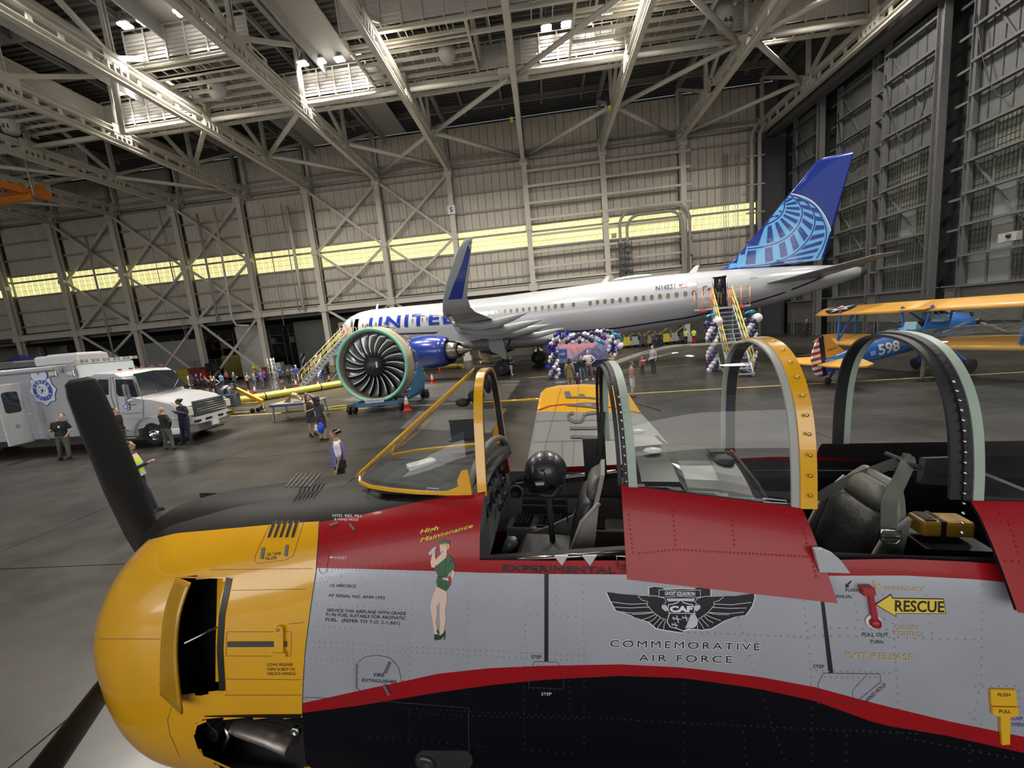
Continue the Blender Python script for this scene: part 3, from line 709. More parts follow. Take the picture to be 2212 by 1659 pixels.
    # wing (port) with sharklet
    def sect(le,te,th,n=9):
        le=V(le);te=V(te); up=[];lo=[]
        c=te-le
        for k in range(n+1):
            x=(1-math.cos(PI*k/n))/2; y=5*th*(.2969*x**.5-.126*x-.3516*x*x+.2843*x**3-.1036*x**4); up.append((x,y));
        return up
    def wing(secs,name,m_,mirror=1,th=None):
        rg=[]
        for (le,te,tk,nv) in secs:
            L=A(le[0],le[1]*mirror,le[2]);T=A(te[0],te[1]*mirror,te[2]); nn=(au*0+av*nv[0]*mirror+V((0,0,nv[1]))).normalized(); ch=(T-L).length
            up=sect(le,te,tk); rg.append([L.lerp(T,x)+nn*y*ch*.5*1.2 for x,y in up]+[L.lerp(T,x)-nn*y*ch*.5*.8 for x,y in up[-2:0:-1]])
        return MB().loft(rg).build(name,m_,t,True)
    zk=(0,1)
    SEC=[((16.6,.8,3.25),(24.3,.8,2.95),.26,zk),((19.6,6.4,3.62),(24.0,6.4,3.45),.2,zk),((22.9,12,4.05),(25.7,12,3.98),.18,zk),((25.3,16.3,4.38),(26.9,16.3,4.33),.17,zk),((25.75,16.95,4.52),(27.1,16.98,4.5),.16,(-.5,.86)),((26.05,17.3,4.85),(27.2,17.32,4.85),.14,(-.9,.4)),((26.45,17.5,5.5),(27.45,17.52,5.5),.12,(-1,.1)),((27.25,17.72,6.55),(27.85,17.72,6.6),.12,(-1,.05)),((27.6,17.78,6.86),(27.98,17.78,6.9),.1,(-1,.05))]
    wg=wing(SEC,'wing',gmet); wing(SEC,'wing',gmet,-1)
    sw=Surf([wg]); m=MB()
    sw.patch(m,[(720+x/5.53,480+y/5.53) for x,y in ((1672,228),(1640,340),(1590,600),(1540,912),(1375,926),(1440,740),(1530,520),(1608,270),(1640,225))],0,.012,cut=12)
    m.build('winglet_panel',blue_m,t,True)
    m=MB(); sw.patch(m,[(948,676),(975,680),(995,710),(1000,722),(972,702)],0,.012,cut=12); m.build('slat_blue',blue_m,t,True)
    for l,s0,s1,zc_,r in ((13.0,23.6,27.9,3.84,.22),(9.6,21.8,27.4,3.5,.27),(6.6,20.2,26.9,3.2,.3),(2.9,21.6,26.6,2.85,.24)):
        rg=[]
        for k,(f,q,d) in enumerate(((0,.05,.25),(.12,.6,.1),(.35,1,-.05),(.6,1,0),(.82,.7,.18),(1,.06,.34))):
            s=s0+(s1-s0)*f; rg.append([A(s,l+r*.62*q*math.cos(a),zc_+d+r*q*math.sin(a)) for a in [2*PI*i/12 for i in range(12)]])
        MB().loft(rg).build('flap_fairing',gmet,t,True)
    # engines
    for sgn in (1,-1):
        l=5.75*sgn; o=A(14.9,l,2.28)
        pr=[(.45,.0),(.45,.92),(.12,1.02),(0,1.12),(.06,1.2),(.5,1.31),(1.3,1.34),(2.1,1.3),(2.9,1.17),(3.55,1.0),(3.55,.93),(3.0,.93)]
        e_=MB().lathe(o,au,pr,36).build('nacelle',blue_m,t,True)
        MB().lathe(o,au,[(.0,1.13),(-.02,1.16),(.02,1.2),(.14,1.24)],36).build('inlet_lip',gmet,e_,True)
        MB().lathe(o,au,[(2.6,.8),(3.2,.78),(3.9,.66),(4.35,.55),(4.36,.50),(4.2,.46)],28).build('core_cowl',exm,e_,True)
        MB().lathe(o,au,[(2.9,.92),(2.9,.1)],24).build('bypass_duct',black_m,e_,True)
        MB().lathe(o,au,[(4.0,.46),(4.4,.4),(5.0,.22),(5.5,.02)],24).build('exhaust_plug',exm,e_,True)
        MB().lathe(o,au,[(.5,.0),(.5,.9)],24).build('fan_face',black_m,e_,True)
        m=MB().prism([(0,0),(1.3,.5),(4.4,.62),(7,.4),(6.2,-.3),(3.2,-.5),(.8,-.15)],A(16.6,l-.17,3.35),au,V((0,0,1)),.34); m.build('pylon',gmet,t,True)
    # stabilisers
    for sg in (1,-1):
        st=[((39.0,.9,4.78),(42.3,.9,4.85),.12,zk),((40.9,3.4,5.05),(43.1,3.4,5.08),.11,zk),((42.9,6.1,5.36),(44.0,6.1,5.38),.1,zk),((43.15,6.3,5.38),(44.0,6.3,5.4),.06,zk)]
        wing(st,'stabiliser',gmet,sg)
    m=MB(); q=[(1480+x/6.9125,560+y/6.9125) for x,y in ((1180,320),(1400,243),(1600,250),(1640,300),(1640,500),(1180,470))]; 
    sf.patch(m,q,0,.02,cut=15); m.build('trim_plate',belly_m,t,True)
    # fin
    fo=[(36.4,6.1),(37.3,6.32),(37.9,6.75),(38.6,7.6),(40.67,10.04),(42.04,11.67),(42.37,11.84),(43.88,11.84),(43.6,10.6),(42.57,5.75)]
    LEp=[(36.4,5.95),(37.3,6.3),(37.95,6.85),(38.6,7.62),(40.67,10.04),(42.04,11.67),(42.5,11.86)]
    rg=[]
    for s,z in LEp:
        te=42.57+(z-5.75)*(43.88-42.57)/6.09; ch=te-s; up=sect((0,0,0),(1,0,0),.1 if z<11.8 else .05)
        rg.append([A(s+ch*x,y*min(ch,4.8)*.55,z) for x,y in up]+[A(s+ch*x,-y*min(ch,4.8)*.55,z) for x,y in up[-2:0:-1]])
    fin=MB().loft(rg).build('tail_fin',blue_m,t,True)
    sn=Surf([fin])
    c2=lambda x,y:(1600+x/3.606,400+y/3.606)
    OUT=[(375,65),(470,85),(560,130),(640,220),(690,320),(697,360),(680,410),(660,470),(640,530),(612,600),(600,618)]
    globe=[(375,62)]+[tuple(p[:2]) for p in catmull([(p[0],p[1],0) for p in OUT],3)]+[(300,625),(0,645),(-30,640),(-160,660),(-60,575),(60,440),(200,250),(300,120)]
    m=MB(); sn.patch(m,[c2(*p) for p in globe[1:]],0,.012,cut=14)
    A0=[(340,130),(336,190),(285,262),(165,325)]
    A1=[(395,90),(440,125),(478,190),(470,260),(430,340),(340,420),(200,475),(30,500)]
    A2=[(380,75),(480,110),(560,200),(577,290),(540,400),(450,505),(330,580),(180,620),(0,640)]
    A3=[(372,66),(560,150),(640,270),(668,370),(645,470),(590,570),(545,615)]
    def arc(t_,P):
        P=[V((a,b,0)) for a,b in P]; P=catmull(P,5); k=t_*(len(P)-1); i=min(int(k),len(P)-2); return P[i].lerp(P[i+1],k-i)
    for P in (A0,A1,A2,A3): sn.ribbon(m,[c2(*p[:2]) for p in catmull([(a,b,0) for a,b in P],4)],2.6,1,.02)
    def blocks(P,Q,n,fill=.48,a=.0,b=1.0,u0=.12,u1=.88):
        for k in range(n):
            t0=a+(b-a)*(k+.2)/n; t1=t0+(b-a)*fill/n
            q=[arc(t0,P).lerp(arc(t0,Q),u0),arc(t1,P).lerp(arc(t1,Q),u0),arc(t1,P).lerp(arc(t1,Q),u1),arc(t0,P).lerp(arc(t0,Q),u1)]
            sn.patch(m,[c2(*p[:2]) for p in q],1,.022,cut=14)
    core=[(300,100),(240,200),(200,250),(150,300)]
    blocks(core,A0,6,.5,u0=.3); blocks(A0,A1,9,.5); blocks(A1,A2,9,.5,.08,1); blocks(A2,A3,9,.5,.1,.95)
    A4=[(600,618),(400,622),(150,630),(-100,650)]
    sn.ribbon(m,[c2(*p[:2]) for p in catmull([(p[0],p[1],0) for p in OUT[:6]],4)],2.4,2,.024)
    m.build('globe_emblem',[lbl_m,blue_m,white_m],t,True)
    m=MB().prism([(0,0),(.25,.02),(.45,.5),(.2,.5)],A(6.2,-.03,6.7),au,V((0,0,1)),.06).prism([(0,0),(.5,0),(.7,.45),(.45,.45)],A(28.9,-.03,6.3),au,V((0,0,1)),.06).prism([(0,0),(.5,0),(.7,.45),(.45,.45)],A(35.0,-.03,6.2),au,V((0,0,1)),.06); m.build('antenna',white_m,t,True)
    MB().ball(A(31.2,0,6.36),(1.5,.5,.22),20,8,rot=Matrix.Rotation(-ATH,3,'Z')).build('radome_hump',fus_w,t,True)
    MB().lathe(A(44.25,0,4.96),au,[(0,.3),(.35,.22),(.36,.16),(.0,.16)],16).build('apu_exhaust',exm,t,True)
    # gear
    for sg in (1,-1):
        s=21.9; g=MB().tube([A(s,3.8*sg,.55),A(s,3.8*sg,3.1)],.16,10).tube([A(s,3.8*sg,1.4),A(s,2.3*sg,2.6)],.08,8).build('main_gear',silver,t,True)
        for d in (-.46,.46):
            MB().lathe(A(s,3.8*sg+d-.2,.58),av,[(0,.2),(0,.45),(.06,.56),(.2,.59),(.34,.56),(.4,.45),(.4,.2)],24).build('wheel',tyre,g,True)
            MB().lathe(A(s,3.8*sg+d-.17,.58),av,[(0,.05),(.0,.3),(.34,.3),(.34,.05)],16,cap=True).build('rim',dkg,g,True)
        MB().prism([(-.55,0),(.6,.0),(.75,-1.2),(.75,-1.75),(.45,-1.7),(.2,-1.35),(-.4,-1.15),(-.62,-.8)],A(s-.3,4.25*sg,3.0),au,V((0,0,1)),.06).build('gear_door',gmet,g,True)
    g=MB().tube([A(5.2,0,.4),A(5.2,0,2.7)],.1,8).build('nose_gear',silver,t,True)
    for d in (-.22,.22): MB().lathe(A(5.2,d-.1,.38),av,[(0,.1),(0,.3),(.04,.38),(.16,.38),(.2,.3),(.2,.1)],18).build('wheel',tyre,g,True)
    m=MB(); sf.patch(m,[(758,688),(770,683),(771,712),(762,716)],0,.01); 
    # cockpit glazing
    for k in range(3):
        p0=A(2.0+.5*k,1.05+.25*k,5.05+.05*k); m.prism(rrect(.4,.42,.08),p0+av*.25,au,(V((0,0,1))-av*.45).normalized(),.05)
    m.build('cockpit_window',black_m,t,True)
    return t,sf
airliner,SF_A=build_airliner()
# ================================================================ CONES, TUBES, STANDS
cone_o=mat('cone_orange',(.75,.06,.015),.5); cone_w=mat('cone_white',(.75,.72,.7),.4)
yb_m=mat('boom_yellow',(.52,.44,.06),.45,noise=.1); cone0=None
def cone(px,py,lab,h=.74):
    global cone0
    p=at(px,py,z=0)
    if cone0 is None:
        t=thing('traffic_cone',lab,'cone',p,.3,'orange traffic cones')
        MB().box((0,0,.02),(.38,.38,.04)).build('base',cone_o,t)
        MB().lathe((0,0,.04),(0,0,1),[(0,.15),(.25,.112),(.25,.115),(.42,.086),(.46,.08),(.6,.056),(.70,.035),(.71,.01)],18,mis=[0,0,1,0,1,0,0]).build('body',[cone_o,cone_w],t)
        cone0=t; return t
    return dup(cone0,p,random.uniform(0,1),lab)
for px,py,l in ((880,886,'orange cone with white bands in front of the engine stand right wheels'),(935,829,'orange cone between the engine stand and the blue nacelle'),(619,856,'orange cone standing against the near side of the yellow boom'),(641,838,'orange cone behind the yellow boom, left of the table'),(689,843,'orange cone behind the boom over the metal table'),(712,827,'farthest orange cone by the stairs foot'),(552,853,'right one of two orange cones close together at the boom end'),(539,862,'left one of two orange cones close together at the boom end'),(951,803,'small orange cone seen under the airliner nacelle')): cone(px,py,l)
# yellow floating boom on the floor
def boom(pts,r,lab,name='containment_boom'):
    P=[at(x,y,z=0)+V((0,0,r)) for x,y in pts]; t=thing(name,lab,'boom',P[0]-V((0,0,r)))
    P=[tuple(p) for p in P]; c=catmull(P,5); MB().tube(c,r,12).build('float_tube',yb_m,t,True)
    m=MB(); m.tube([p+V((.35*r,-1.0*r*.94,.02)) for p in c],.022,6); m.build('seam_line',black_m,t,True)
    for k in range(3,len(c)-1,5): MB().tube([c[k]-(c[k+1]-c[k]).normalized()*.04,c[k]+(c[k+1]-c[k]).normalized()*.04],r*1.03,12).build('strap',black_m,t,True)
boom([(520,873),(620,856),(735,836),(800,827)],.27,'long yellow inflated boom tube lying on the floor behind the metal table')
boom([(880,803),(905,800),(970,796),(1000,795)],.22,'yellow boom tube on the floor under the airliner nacelle')
m=MB()
for k in range(2):
    c=at(730,882,z=.04); m.tube([c+V((.7*math.cos(a),.45*math.sin(a),k*.05)) for a in [2*PI*i/24 for i in range(24)]],.03,6,closed=True)
tag(m.build('hose_coil',yb_m),'thin yellow hose coiled on the floor beside the table','hose')
# ---------------------------------------------------------------- display engine on a blue stand
EO=at(815,893,z=0); EY=R(14)
mint=mat('mint_ring',(.22,.62,.48),.4); tan_m=mat('fan_case_tan',(.40,.33,.21),.45,noise=.06); bladem=mat('fan_blade',(.36,.38,.37),.24,.85,noise=.12,nscale=4); liner=mat('case_liner',(.42,.37,.28),.6)
stbl=mat('stand_blue',(.05,.17,.33),.5,noise=.15,nscale=5); pipem2=mat('engine_pipes',(.42,.42,.42),.3,.8); lime=mat('lime_paint',(.55,.66,.08),.45)
def build_engine():
    # axis: intake faces the camera and a little to the left
    Y_=at(815,885,z=0); t=thing('display_engine','large bare jet engine with exposed fan blades and mint ring, facing the camera','engine',(Y_.x,Y_.y,0),0)
    c=at(803,790,y=Y_.y-.6); ax=V((.02,1,-.03)).normalized()   # points to the rear of the engine
    X,Y,Z=frame(ax)
    r0=1.28
    # fit radius from the photograph: outer rim height ~158 px
    D=(c-CAMP).dot(-(MC@V((0,0,1)))); r0=80/FP*D
    k=r0
    MB().lathe(c,ax,[(.0,k*.925),(-.03,k*.94),(-.06,k*.97),(-.05,k),(.02,k*1.01),(.06,k*1.0)],56).build('intake_ring',mint,t,True)
    MB().lathe(c,ax,[(.05,k*1.0),(.35,k*1.02),(.55,k*1.04),(.58,k*1.06),(.62,k*1.06),(.62,k*.9)],48).build('fan_case',tan_m,t,True)
    MB().lathe(c,ax,[(-.02,k*.93),(.2,k*.9),(.6,k*.9)],48).build('case_lining',liner,t,True)
    MB().lathe(c,ax,[(.55,k*.9),(.55,.0)],40).build('fan_backing',black_m,t,True)
    m=MB().lathe(c,ax,[(-.02,.02),(.0,k*.1),(.06,k*.2),(.16,k*.27),(.32,k*.31),(.5,k*.32)],32); sp=m.build('spinner',mat('spinner_black',(.02,.022,.03),.35),t,True)
    MB().bar(c+X*-.15*k-ax*.02+Y*.1*k,c+X*-.15*k-ax*.02-Y*.06*k,.07,.05,up=ax).build('spinner_mark',white_m,sp,True)
    nb=20
    for b in range(nb):
        a0=2*PI*b/nb; rows=[]
        for i in range(7):
            f=i/6; rr=k*(.28+.605*f); tw=1.05-.62*f+0; ch=k*(.17+.16*f*(1-.15*f)); off=.05*math.sin(f*PI)*k
            er=X*math.cos(a0+off*.3)+Y*math.sin(a0+off*.3); et=-X*math.sin(a0)+Y*math.cos(a0)
            row=[]
            for j in range(5):
                u=(j/4-.5)*ch; bow=(1-(2*(j/4)-1)**2)*.05*ch
                row.append(c+er*rr+ax*(.34+u*math.sin(tw)*.8)+et*(u*math.cos(tw)*1.0)+et*bow*0+ax*-bow+et*(f-.5)*.25*k*f)
            rows.append(row)
        m=MB()
        for i in range(6):
            for j in range(4): m.add([rows[i][j],rows[i][j+1],rows[i+1][j+1],rows[i+1][j]],[(0,1,2,3)],0,True)
        o=m.build('fan_blade',bladem,t,True); sd=o.modifiers.new('t','SOLIDIFY'); sd.thickness=.022
    # accessory pipework round the case and core behind
    random.seed(5)
    core=MB().lathe(c,ax,[(.62,k*.8),(1.0,k*.62),(1.9,k*.55),(2.3,k*.6),(2.9,k*.5),(3.3,k*.4),(3.31,k*.1)],28,cap=False).build('engine_core',pipem2,t,True)
    m=MB()
    for q in range(60):
        a=random.uniform(0,2*PI); pts=[]
        r_=k*random.uniform(.98,1.1); l=random.uniform(.6,1.0)
        for s in range(5): aa=a+s*random.uniform(.05,.12); pts.append(c+ax*(l+random.uniform(0,.25))+(X*math.cos(aa)+Y*math.sin(aa))*(r_+random.uniform(-.05,.03)))
        m.tube(pts,random.uniform(.012,.03),5)
    m.build('pipework',pipem2,t,True,kind='stuff')
    m=MB()
    for q in range(40):
        a=random.uniform(0,2*PI); m.box(c+ax*random.uniform(.7,1.9)+(X*math.cos(a)+Y*math.sin(a))*k*random.uniform(.72,1.02),[random.uniform(.06,.2) for _ in range(3)],rz=a)
    m.build('accessories',[mat('access_dark',(.1,.1,.1),.4,.6)],t,True,kind='stuff')
    m=MB(); hp_=[(-.18,1.0),(-.12,1.07),(.12,1.09),(.42,1.06),(.5,1.0)]; m.tube([c+ax*(.1+x*1.2)+Y*0+V((0,0,k*z)) for x,z in hp_],.02,6); m.build('lifting_hose',dkg,t,True)
    # stand
    g=V((Y_.x,Y_.y,0)); W=1.35
    def G(a,b,z): return V((c.x,c.y,0))+V((ax.x,ax.y,0)).normalized()*b+V((X.x,X.y,0)).normalized()*a+V((0,0,z))
    sg=1 if X.x>0 else -1
    for a in (-1.2,1.2): MB().bar(G(a,-.1,.42),G(a,3.6,.42),.16,.2).build('side_rail',stbl,t,True)
    for b in (.0,1.8,3.5): MB().bar(G(-1.25,b,.42),G(1.25,b,.42),.16,.2).build('cross_rail',stbl,t,True)
    for a in (-1,1):
        MB().bar(G(a*.9,.3,.5),G(a*.55,.5,.95),.12,.16).build('cradle_post',dkg,t,True)
        m=MB().prism([(0,0),(2.6,.0),(2.9,.9),(2.3,1.5),(1.4,1.5),(.5,.7)],G(a*1.28,.8,.5),V((ax.x,ax.y,0)).normalized(),V((0,0,1)),.06); m.build('side_plate',stbl,t,True)
        for b in (.0,3.3):
            w_=MB()
            for d in (-.13,.13): w_.lathe(G(a*1.35+d*1.0-.09,b,.2),V((X.x,X.y,0)),[(0,.08),(0,.17),(.03,.2),(.15,.2),(.18,.17),(.18,.08)],16,cap=True)
            wo=w_.build('castor',tyre,t,True); MB().box(G(a*1.35,b,.42),(.36,.3,.12)).build('castor_fork',dkg,wo,True)
    m=MB(); q=G(0,-.25,.62); m.box(q,(.95,.04,.2),rz=-EY*0); textplane(m,'ENGINE DISPLAY',q+V((0,-.025,-.04)),(1,0,0),(0,0,1),.07,1,True); m.build('sign_plate',[white_m,navy_m],t,True)
    return c,k
EC,EK=build_engine()
# lime green jack beside the engine
p=at(905,818,z=0); t=thing('axle_jack','lime yellow floor jack standing behind the engine stand','jack',p)
MB().box((-.2,0,.25),(1.3,.35,.2)).bar((-.8,0,.3),(-1.0,0,1.9),.14,.14).bar((-.7,0,.3),(-.3,.1,.95),.12,.12).box((.3,0,.42),(.5,.3,.18)).build('frame',lime,t)
for x in (-.8,.45): MB().lathe((x,-.3,.14),(0,1,0),[(0,.03),(0,.14),(.1,.14),(.1,.03)],14,cap=True).build('wheel',tyre,t)
# ---------------------------------------------------------------- steel table with cowling piece
def table():
    c=[at(632,948,z=0),at(722,890,z=0)]
    p=(at(645,897,z=0)+at(733,888,z=0))/2; e=at(652,903,z=0)
    t=thing('display_table','steel legged display table with a pale top and lower shelf behind the two women','table',e+V((0,0,0)))
    ww,dd_=2.35,1.15; T=MB().box((0,0,.86),(ww,dd_,.05)).build('table_top',mat('table_top',(.42,.38,.28),.45),t)
    MB().box((0,-dd_/2,.80),(ww,.03,.1)).build('apron',mat('table_blue',(.03,.08,.22),.5),t)
    for sx in (-1,1):
        for sy in (-1,1):
            l=MB().bar((sx*(ww/2-.12),sy*(dd_/2-.1),.82),(sx*(ww/2-.06),sy*(dd_/2-.06),.12),.07,.07).build('leg',mat('steel_leg',(.35,.37,.38),.35,.5),t)
            MB().ball((sx*(ww/2-.06),sy*(dd_/2-.06),.06),.06,10,6).build('castor',silver,l)
    MB().box((.1,0,.36),(ww-.3,dd_-.2,.03)).build('shelf',mat('table_shelf',(.36,.3,.2),.5),t)
    m=MB().box((.35,-dd_/2-.02,.93),(.5,.02,.12)); textplane(m,'COMPOSITES',(.35,-dd_/2-.035,.91),(1,0,0),(0,0,1),.045,1,True); o=m.build('table_sign',[white_m,navy_m]); o.location=t.location; tag(o,'small white sign standing at the front edge of the steel table','sign')
    m=MB(); rg=[]
    for f,w_,h in ((0,.12,.05),(.3,.2,.25),(.55,.3,.5),(.75,.22,.42),(1,.1,.1)):
        rg.append([V((-.65+f*.9,-.1+w_*math.cos(a),.89+h*max(0,math.sin(a)))) for a in [PI*k/8 for k in range(9)]])
    m.loft(rg,closed=False,cap=False); o=m.build('cowling_piece',mat('bronze_cowl',(.36,.28,.17),.28,.8)); o.location=t.location; tag(o,'bronze curved metal cowling piece lying on the steel table','cowling')
    rg=[[V((.35+f*.6,.1+w_*math.cos(a),.89+h*max(0,math.sin(a)))) for a in [PI*k/8 for k in range(9)]] for f,w_,h in ((0,.2,.4),(.5,.2,.3),(1,.08,.06))]
    o=MB().loft(rg,closed=False,cap=False).build('cowling_piece',mat('dark_cowl',(.1,.085,.06),.35,.6)); o.location=t.location; tag(o,'dark curved metal piece on the right half of the steel table','cowling')
    o=MB().box((.5,-.2,.40),(.55,.35,.03)).build('tray',gmet); o.location=t.location; tag(o,'pale tray lying on the lower shelf of the steel table','tray')
table()
# ---------------------------------------------------------------- orange hoist trolley with a small engine
def hoist():
    p=at(505,892,z=0); t=thing('engine_hoist','grey piston engine on a yellow boom trolley in front of the truck','hoist',p,.0)
    om_=mat('hoist_orange',(.62,.33,.03),.45)
    MB().bar((.55,-.1,1.45),(2.35,-.5,.62),.16,.2).bar((2.3,-.5,.62),(2.35,-.5,.35),.1,.1).build('boom',om_,t)
    MB().bar((.4,0,.5),(2.0,-.2,.5),.12,.14).bar((-1.2,-.4,.45),(1.9,-.4,.45),.1,.1,1).bar((-1.2,.5,.45),(1.5,.5,.45),.1,.1,1).build('chassis',[om_,gmet],t)
    b=MB().box((-.05,-.35,.85),(1.5,.5,.7)).build('engine_or_dark_box',mat('block_grey',(.09,.1,.13),.5),t,bev=.03)
    m=MB().lathe((.05,-.62,.85),(0,-1,0),[(0,.28),(.03,.28),(.04,.2),(.05,.06),(.05,0)],24); m.build('badge_disc',mat('disc_grey',(.38,.37,.33),.4),b)
    MB().box((.05,-.685,.85),(.12,.01,.12)).build('badge_centre',blue_m,b)
    m=MB(); random.seed(9)
    for k in range(16): m.box((random.uniform(-.5,.6),random.uniform(-.3,.1),random.uniform(1.25,1.85)),[random.uniform(.1,.3) for _ in range(3)],rz=random.random(),mi=k%3)
    for k in range(8): x=random.uniform(-.4,.5); m.tube([(x,-.3,1.2),(x+.1,-.4,1.5),(x+.3,-.2,1.7)],.03,6,mi=k%3)
    m.build('cylinder_parts',[gmet,dkg,white_m],t)
    MB().lathe((.2,-.5,.0),(0,0,1),[(0,.22),(.32,.24),(.32,.0)],18,cap=True).build('drain_tub',om_,t)
    for x,y in ((-1.1,-.4),(1.6,-.45),(1.85,-.3),(1.5,.5)): MB().lathe((x,y-.05,.13),(0,1,0),[(0,.03),(0,.13),(.09,.13),(.09,.03)],14,cap=True).build('castor',tyre,t)
    MB().tube([(2.35,-.5,.35),(2.35,-.5,.1)],.05,8).ball((2.35,-.5,.07),.08,10,6).build('hook',silver,t)
    MB().ball((-.95,-.3,1.05),(.12,.12,.1),10,6).build('cap',lime,t)
hoist()
def gfl(px,py,ym=47.2):
    p=at(px,py,z=0)
    if p.y>ym or p.y<0: p=at(px,py,y=ym); p.z=0
    return p
# speakers, fence, lattice tower etc.
for q,(px,py) in enumerate(((458,828),(474,829))):
    p=gfl(px,py); t=thing('loudspeaker',('left','right')[q]+' one of two black loudspeakers on stands behind the crowd','speaker',p)
    MB().box((0,0,2.15),(.55,.5,1.0)).build('cabinet',black_m,t); MB().tube([(0,0,.3),(0,0,1.7)],.035,8).bar((-.4,0,.02),(0,0,.5),.04,.04).bar((.4,0,.02),(0,0,.5),.04,.04).bar((0,.4,.02),(0,0,.5),.04,.04).build('stand',black_m,t)
def fence():
    a=gfl(410,806,54); b=gfl(560,789,54); t=thing('chain_fence','chain link fence with grey posts in front of the pale annex wall','fence',a)
    fm=mat('fence_grey',(.30,.31,.30),.5,.4); n=11
    for k in range(n):
        p=a.lerp(b,k/(n-1)); MB().tube([p,p+V((0,0,3.0))],.05,6).build('post',fm,t,True)
    m=MB()
    for k in range(70): p=a.lerp(b,k/69); m.tube([p,p+V((0,0,2.95))],.006,3,cap=False)
    for k in range(16): m.tube([a+V((0,0,.1+k*.19)),b+V((0,0,.1+k*.19))],.006,3,cap=False)
    m.tube([a+V((0,0,3)),b+V((0,0,3))],.035,6); m.build('wire_mesh',fm,t,True,kind='stuff')
fence()
p=at(597,846,z=0); t=thing('lattice_tower','aluminium lattice tower standing left of the dark dressed group','truss tower',p)
m=MB()
for x,y in ((-.17,-.17),(.17,-.17),(.17,.17),(-.17,.17)): m.tube([(x,y,0),(x,y,2.9)],.025,6)
m.build('upright',silver,t); m=MB()
for k in range(10):
    z=.05+k*.29
    for (x0,y0),(x1,y1) in (((-.17,-.17),(.17,-.17)),((.17,-.17),(.17,.17)),((.17,.17),(-.17,.17)),((-.17,.17),(-.17,-.17))): m.tube([(x0,y0,z),(x1,y1,z+.28)],.012,5).tube([(x0,y0,z),(x1,y1,z)],.012,5)
m.build('lacing',silver,t); MB().box((0,0,.02),(1.1,.9,.03)).build('base_plate',gmet,t)
# yellow cylinder, cabinets, carts by the wall
def stuffbox(px,py,sz,m_,name,lab,cat):
    p=gfl(px,py); o=MB().box((0,0,sz[2]/2+.05),(sz[0],sz[1],sz[2]-.1)).box((0,0,sz[2]-.02),(sz[0]*1.04,sz[1]*1.04,.05)).box((-sz[0]*.4,0,.03),(.08,sz[1]*.9,.06)).box((sz[0]*.4,0,.03),(.08,sz[1]*.9,.06)).build(name,m_); o.location=p; return tag(o,lab,cat)
redm=mat('cabinet_red',(.30,.02,.02),.45)
stuffbox(429,815,(1.6,.8,2.2),mat('red_fencebox',(.18,.03,.03),.6),'tool_crib','dark red tool crib behind the left end of the crowd','crib')
stuffbox(447,822,(.7,.6,2.0),redm,'hose_cabinet','red hose cabinet left of the loudspeakers','cabinet')
stuffbox(398,800,(1.8,1.0,2.2),mat('bin_yellow',(.45,.32,.04),.5),'storage_bin','long yellow bin above the truck bonnet','bin')
stuffbox(575,793,(.8,.7,1.5),mat('chest_red',(.16,.015,.015),.5),'tool_chest','red tool chest at the foot of a wall column','chest')
p=gfl(549,800); o=MB().lathe((0,0,0),(0,0,1),[(0,.22),(1.7,.22),(1.9,.1),(2.0,.08)],14,cap=True).build('gas_cylinder',yb_m); o.location=p; tag(o,'upright yellow gas cylinder right of the fence','cylinder')
for q,(px,py) in enumerate(((557,803),(592,803))):
    p=gfl(px,py); t=thing('work_cart',('left','right')[q]+' yellow topped metal work cart near the fence end','cart',p)
    for z in (1.5,.8): MB().box((0,0,z),(1.2,.8,.08)).build('shelf',yb_m,t)
    for x in (-.55,.55):
        for y in (-.35,.35): MB().tube([(x,y,.08),(x,y,1.5)],.04,6).ball((x,y,.08),.08,8,6).build('leg',gmet,t)
for q in range(7):
    px=606+q*19
    stuffbox(px,796-q*1.2,(random.uniform(.6,1.0),.8,random.uniform(.8,2.0)),[gmet,dkg,mat('crate_tan',(.25,.19,.1),.6),mat('crate_blue',(.05,.09,.2),.5)][q%4],'equipment_box',['grey','dark','tan','blue','pale grey','black','brown'][q]+' equipment box in the row by the wall behind the crowd','box')
# maintenance gear seen under the tail
random.seed(21)
for q in range(8):
    px=1350+q*17; p=gfl(px,752-q*1.6); cols=['yellow','grey','dark','tan','black','yellow','grey','dark']
    t=thing('ground_cart',cols[q]+' wheeled ground cart under the airliner tail, '+['first','second','third','fourth','fifth','sixth','seventh','last'][q]+' from the balloon arch','cart',p)
    mm=[yb_m,gmet,dkg,mat('crate_tan',(.25,.19,.1),.6),black_m,yb_m,gmet,dkg][q]
    MB().box((0,0,.55),(1.3,.9,.5)).box((.2,0,1.0),(.7,.7,.5)).build('body',mm,t); MB().bar((-.6,0,.8),(-1.1,0,1.7),.06,.06).bar((-.5,.3,1.2),(.5,.3,1.9),.08,.08).build('handle',yb_m if q%2 else dkg,t)
    for x in (-.5,.5): MB().lathe((x,-.5,.18),(0,1,0),[(0,.03),(0,.18),(1,.18),(1,.03)],12,cap=True).build('wheel',tyre,t)
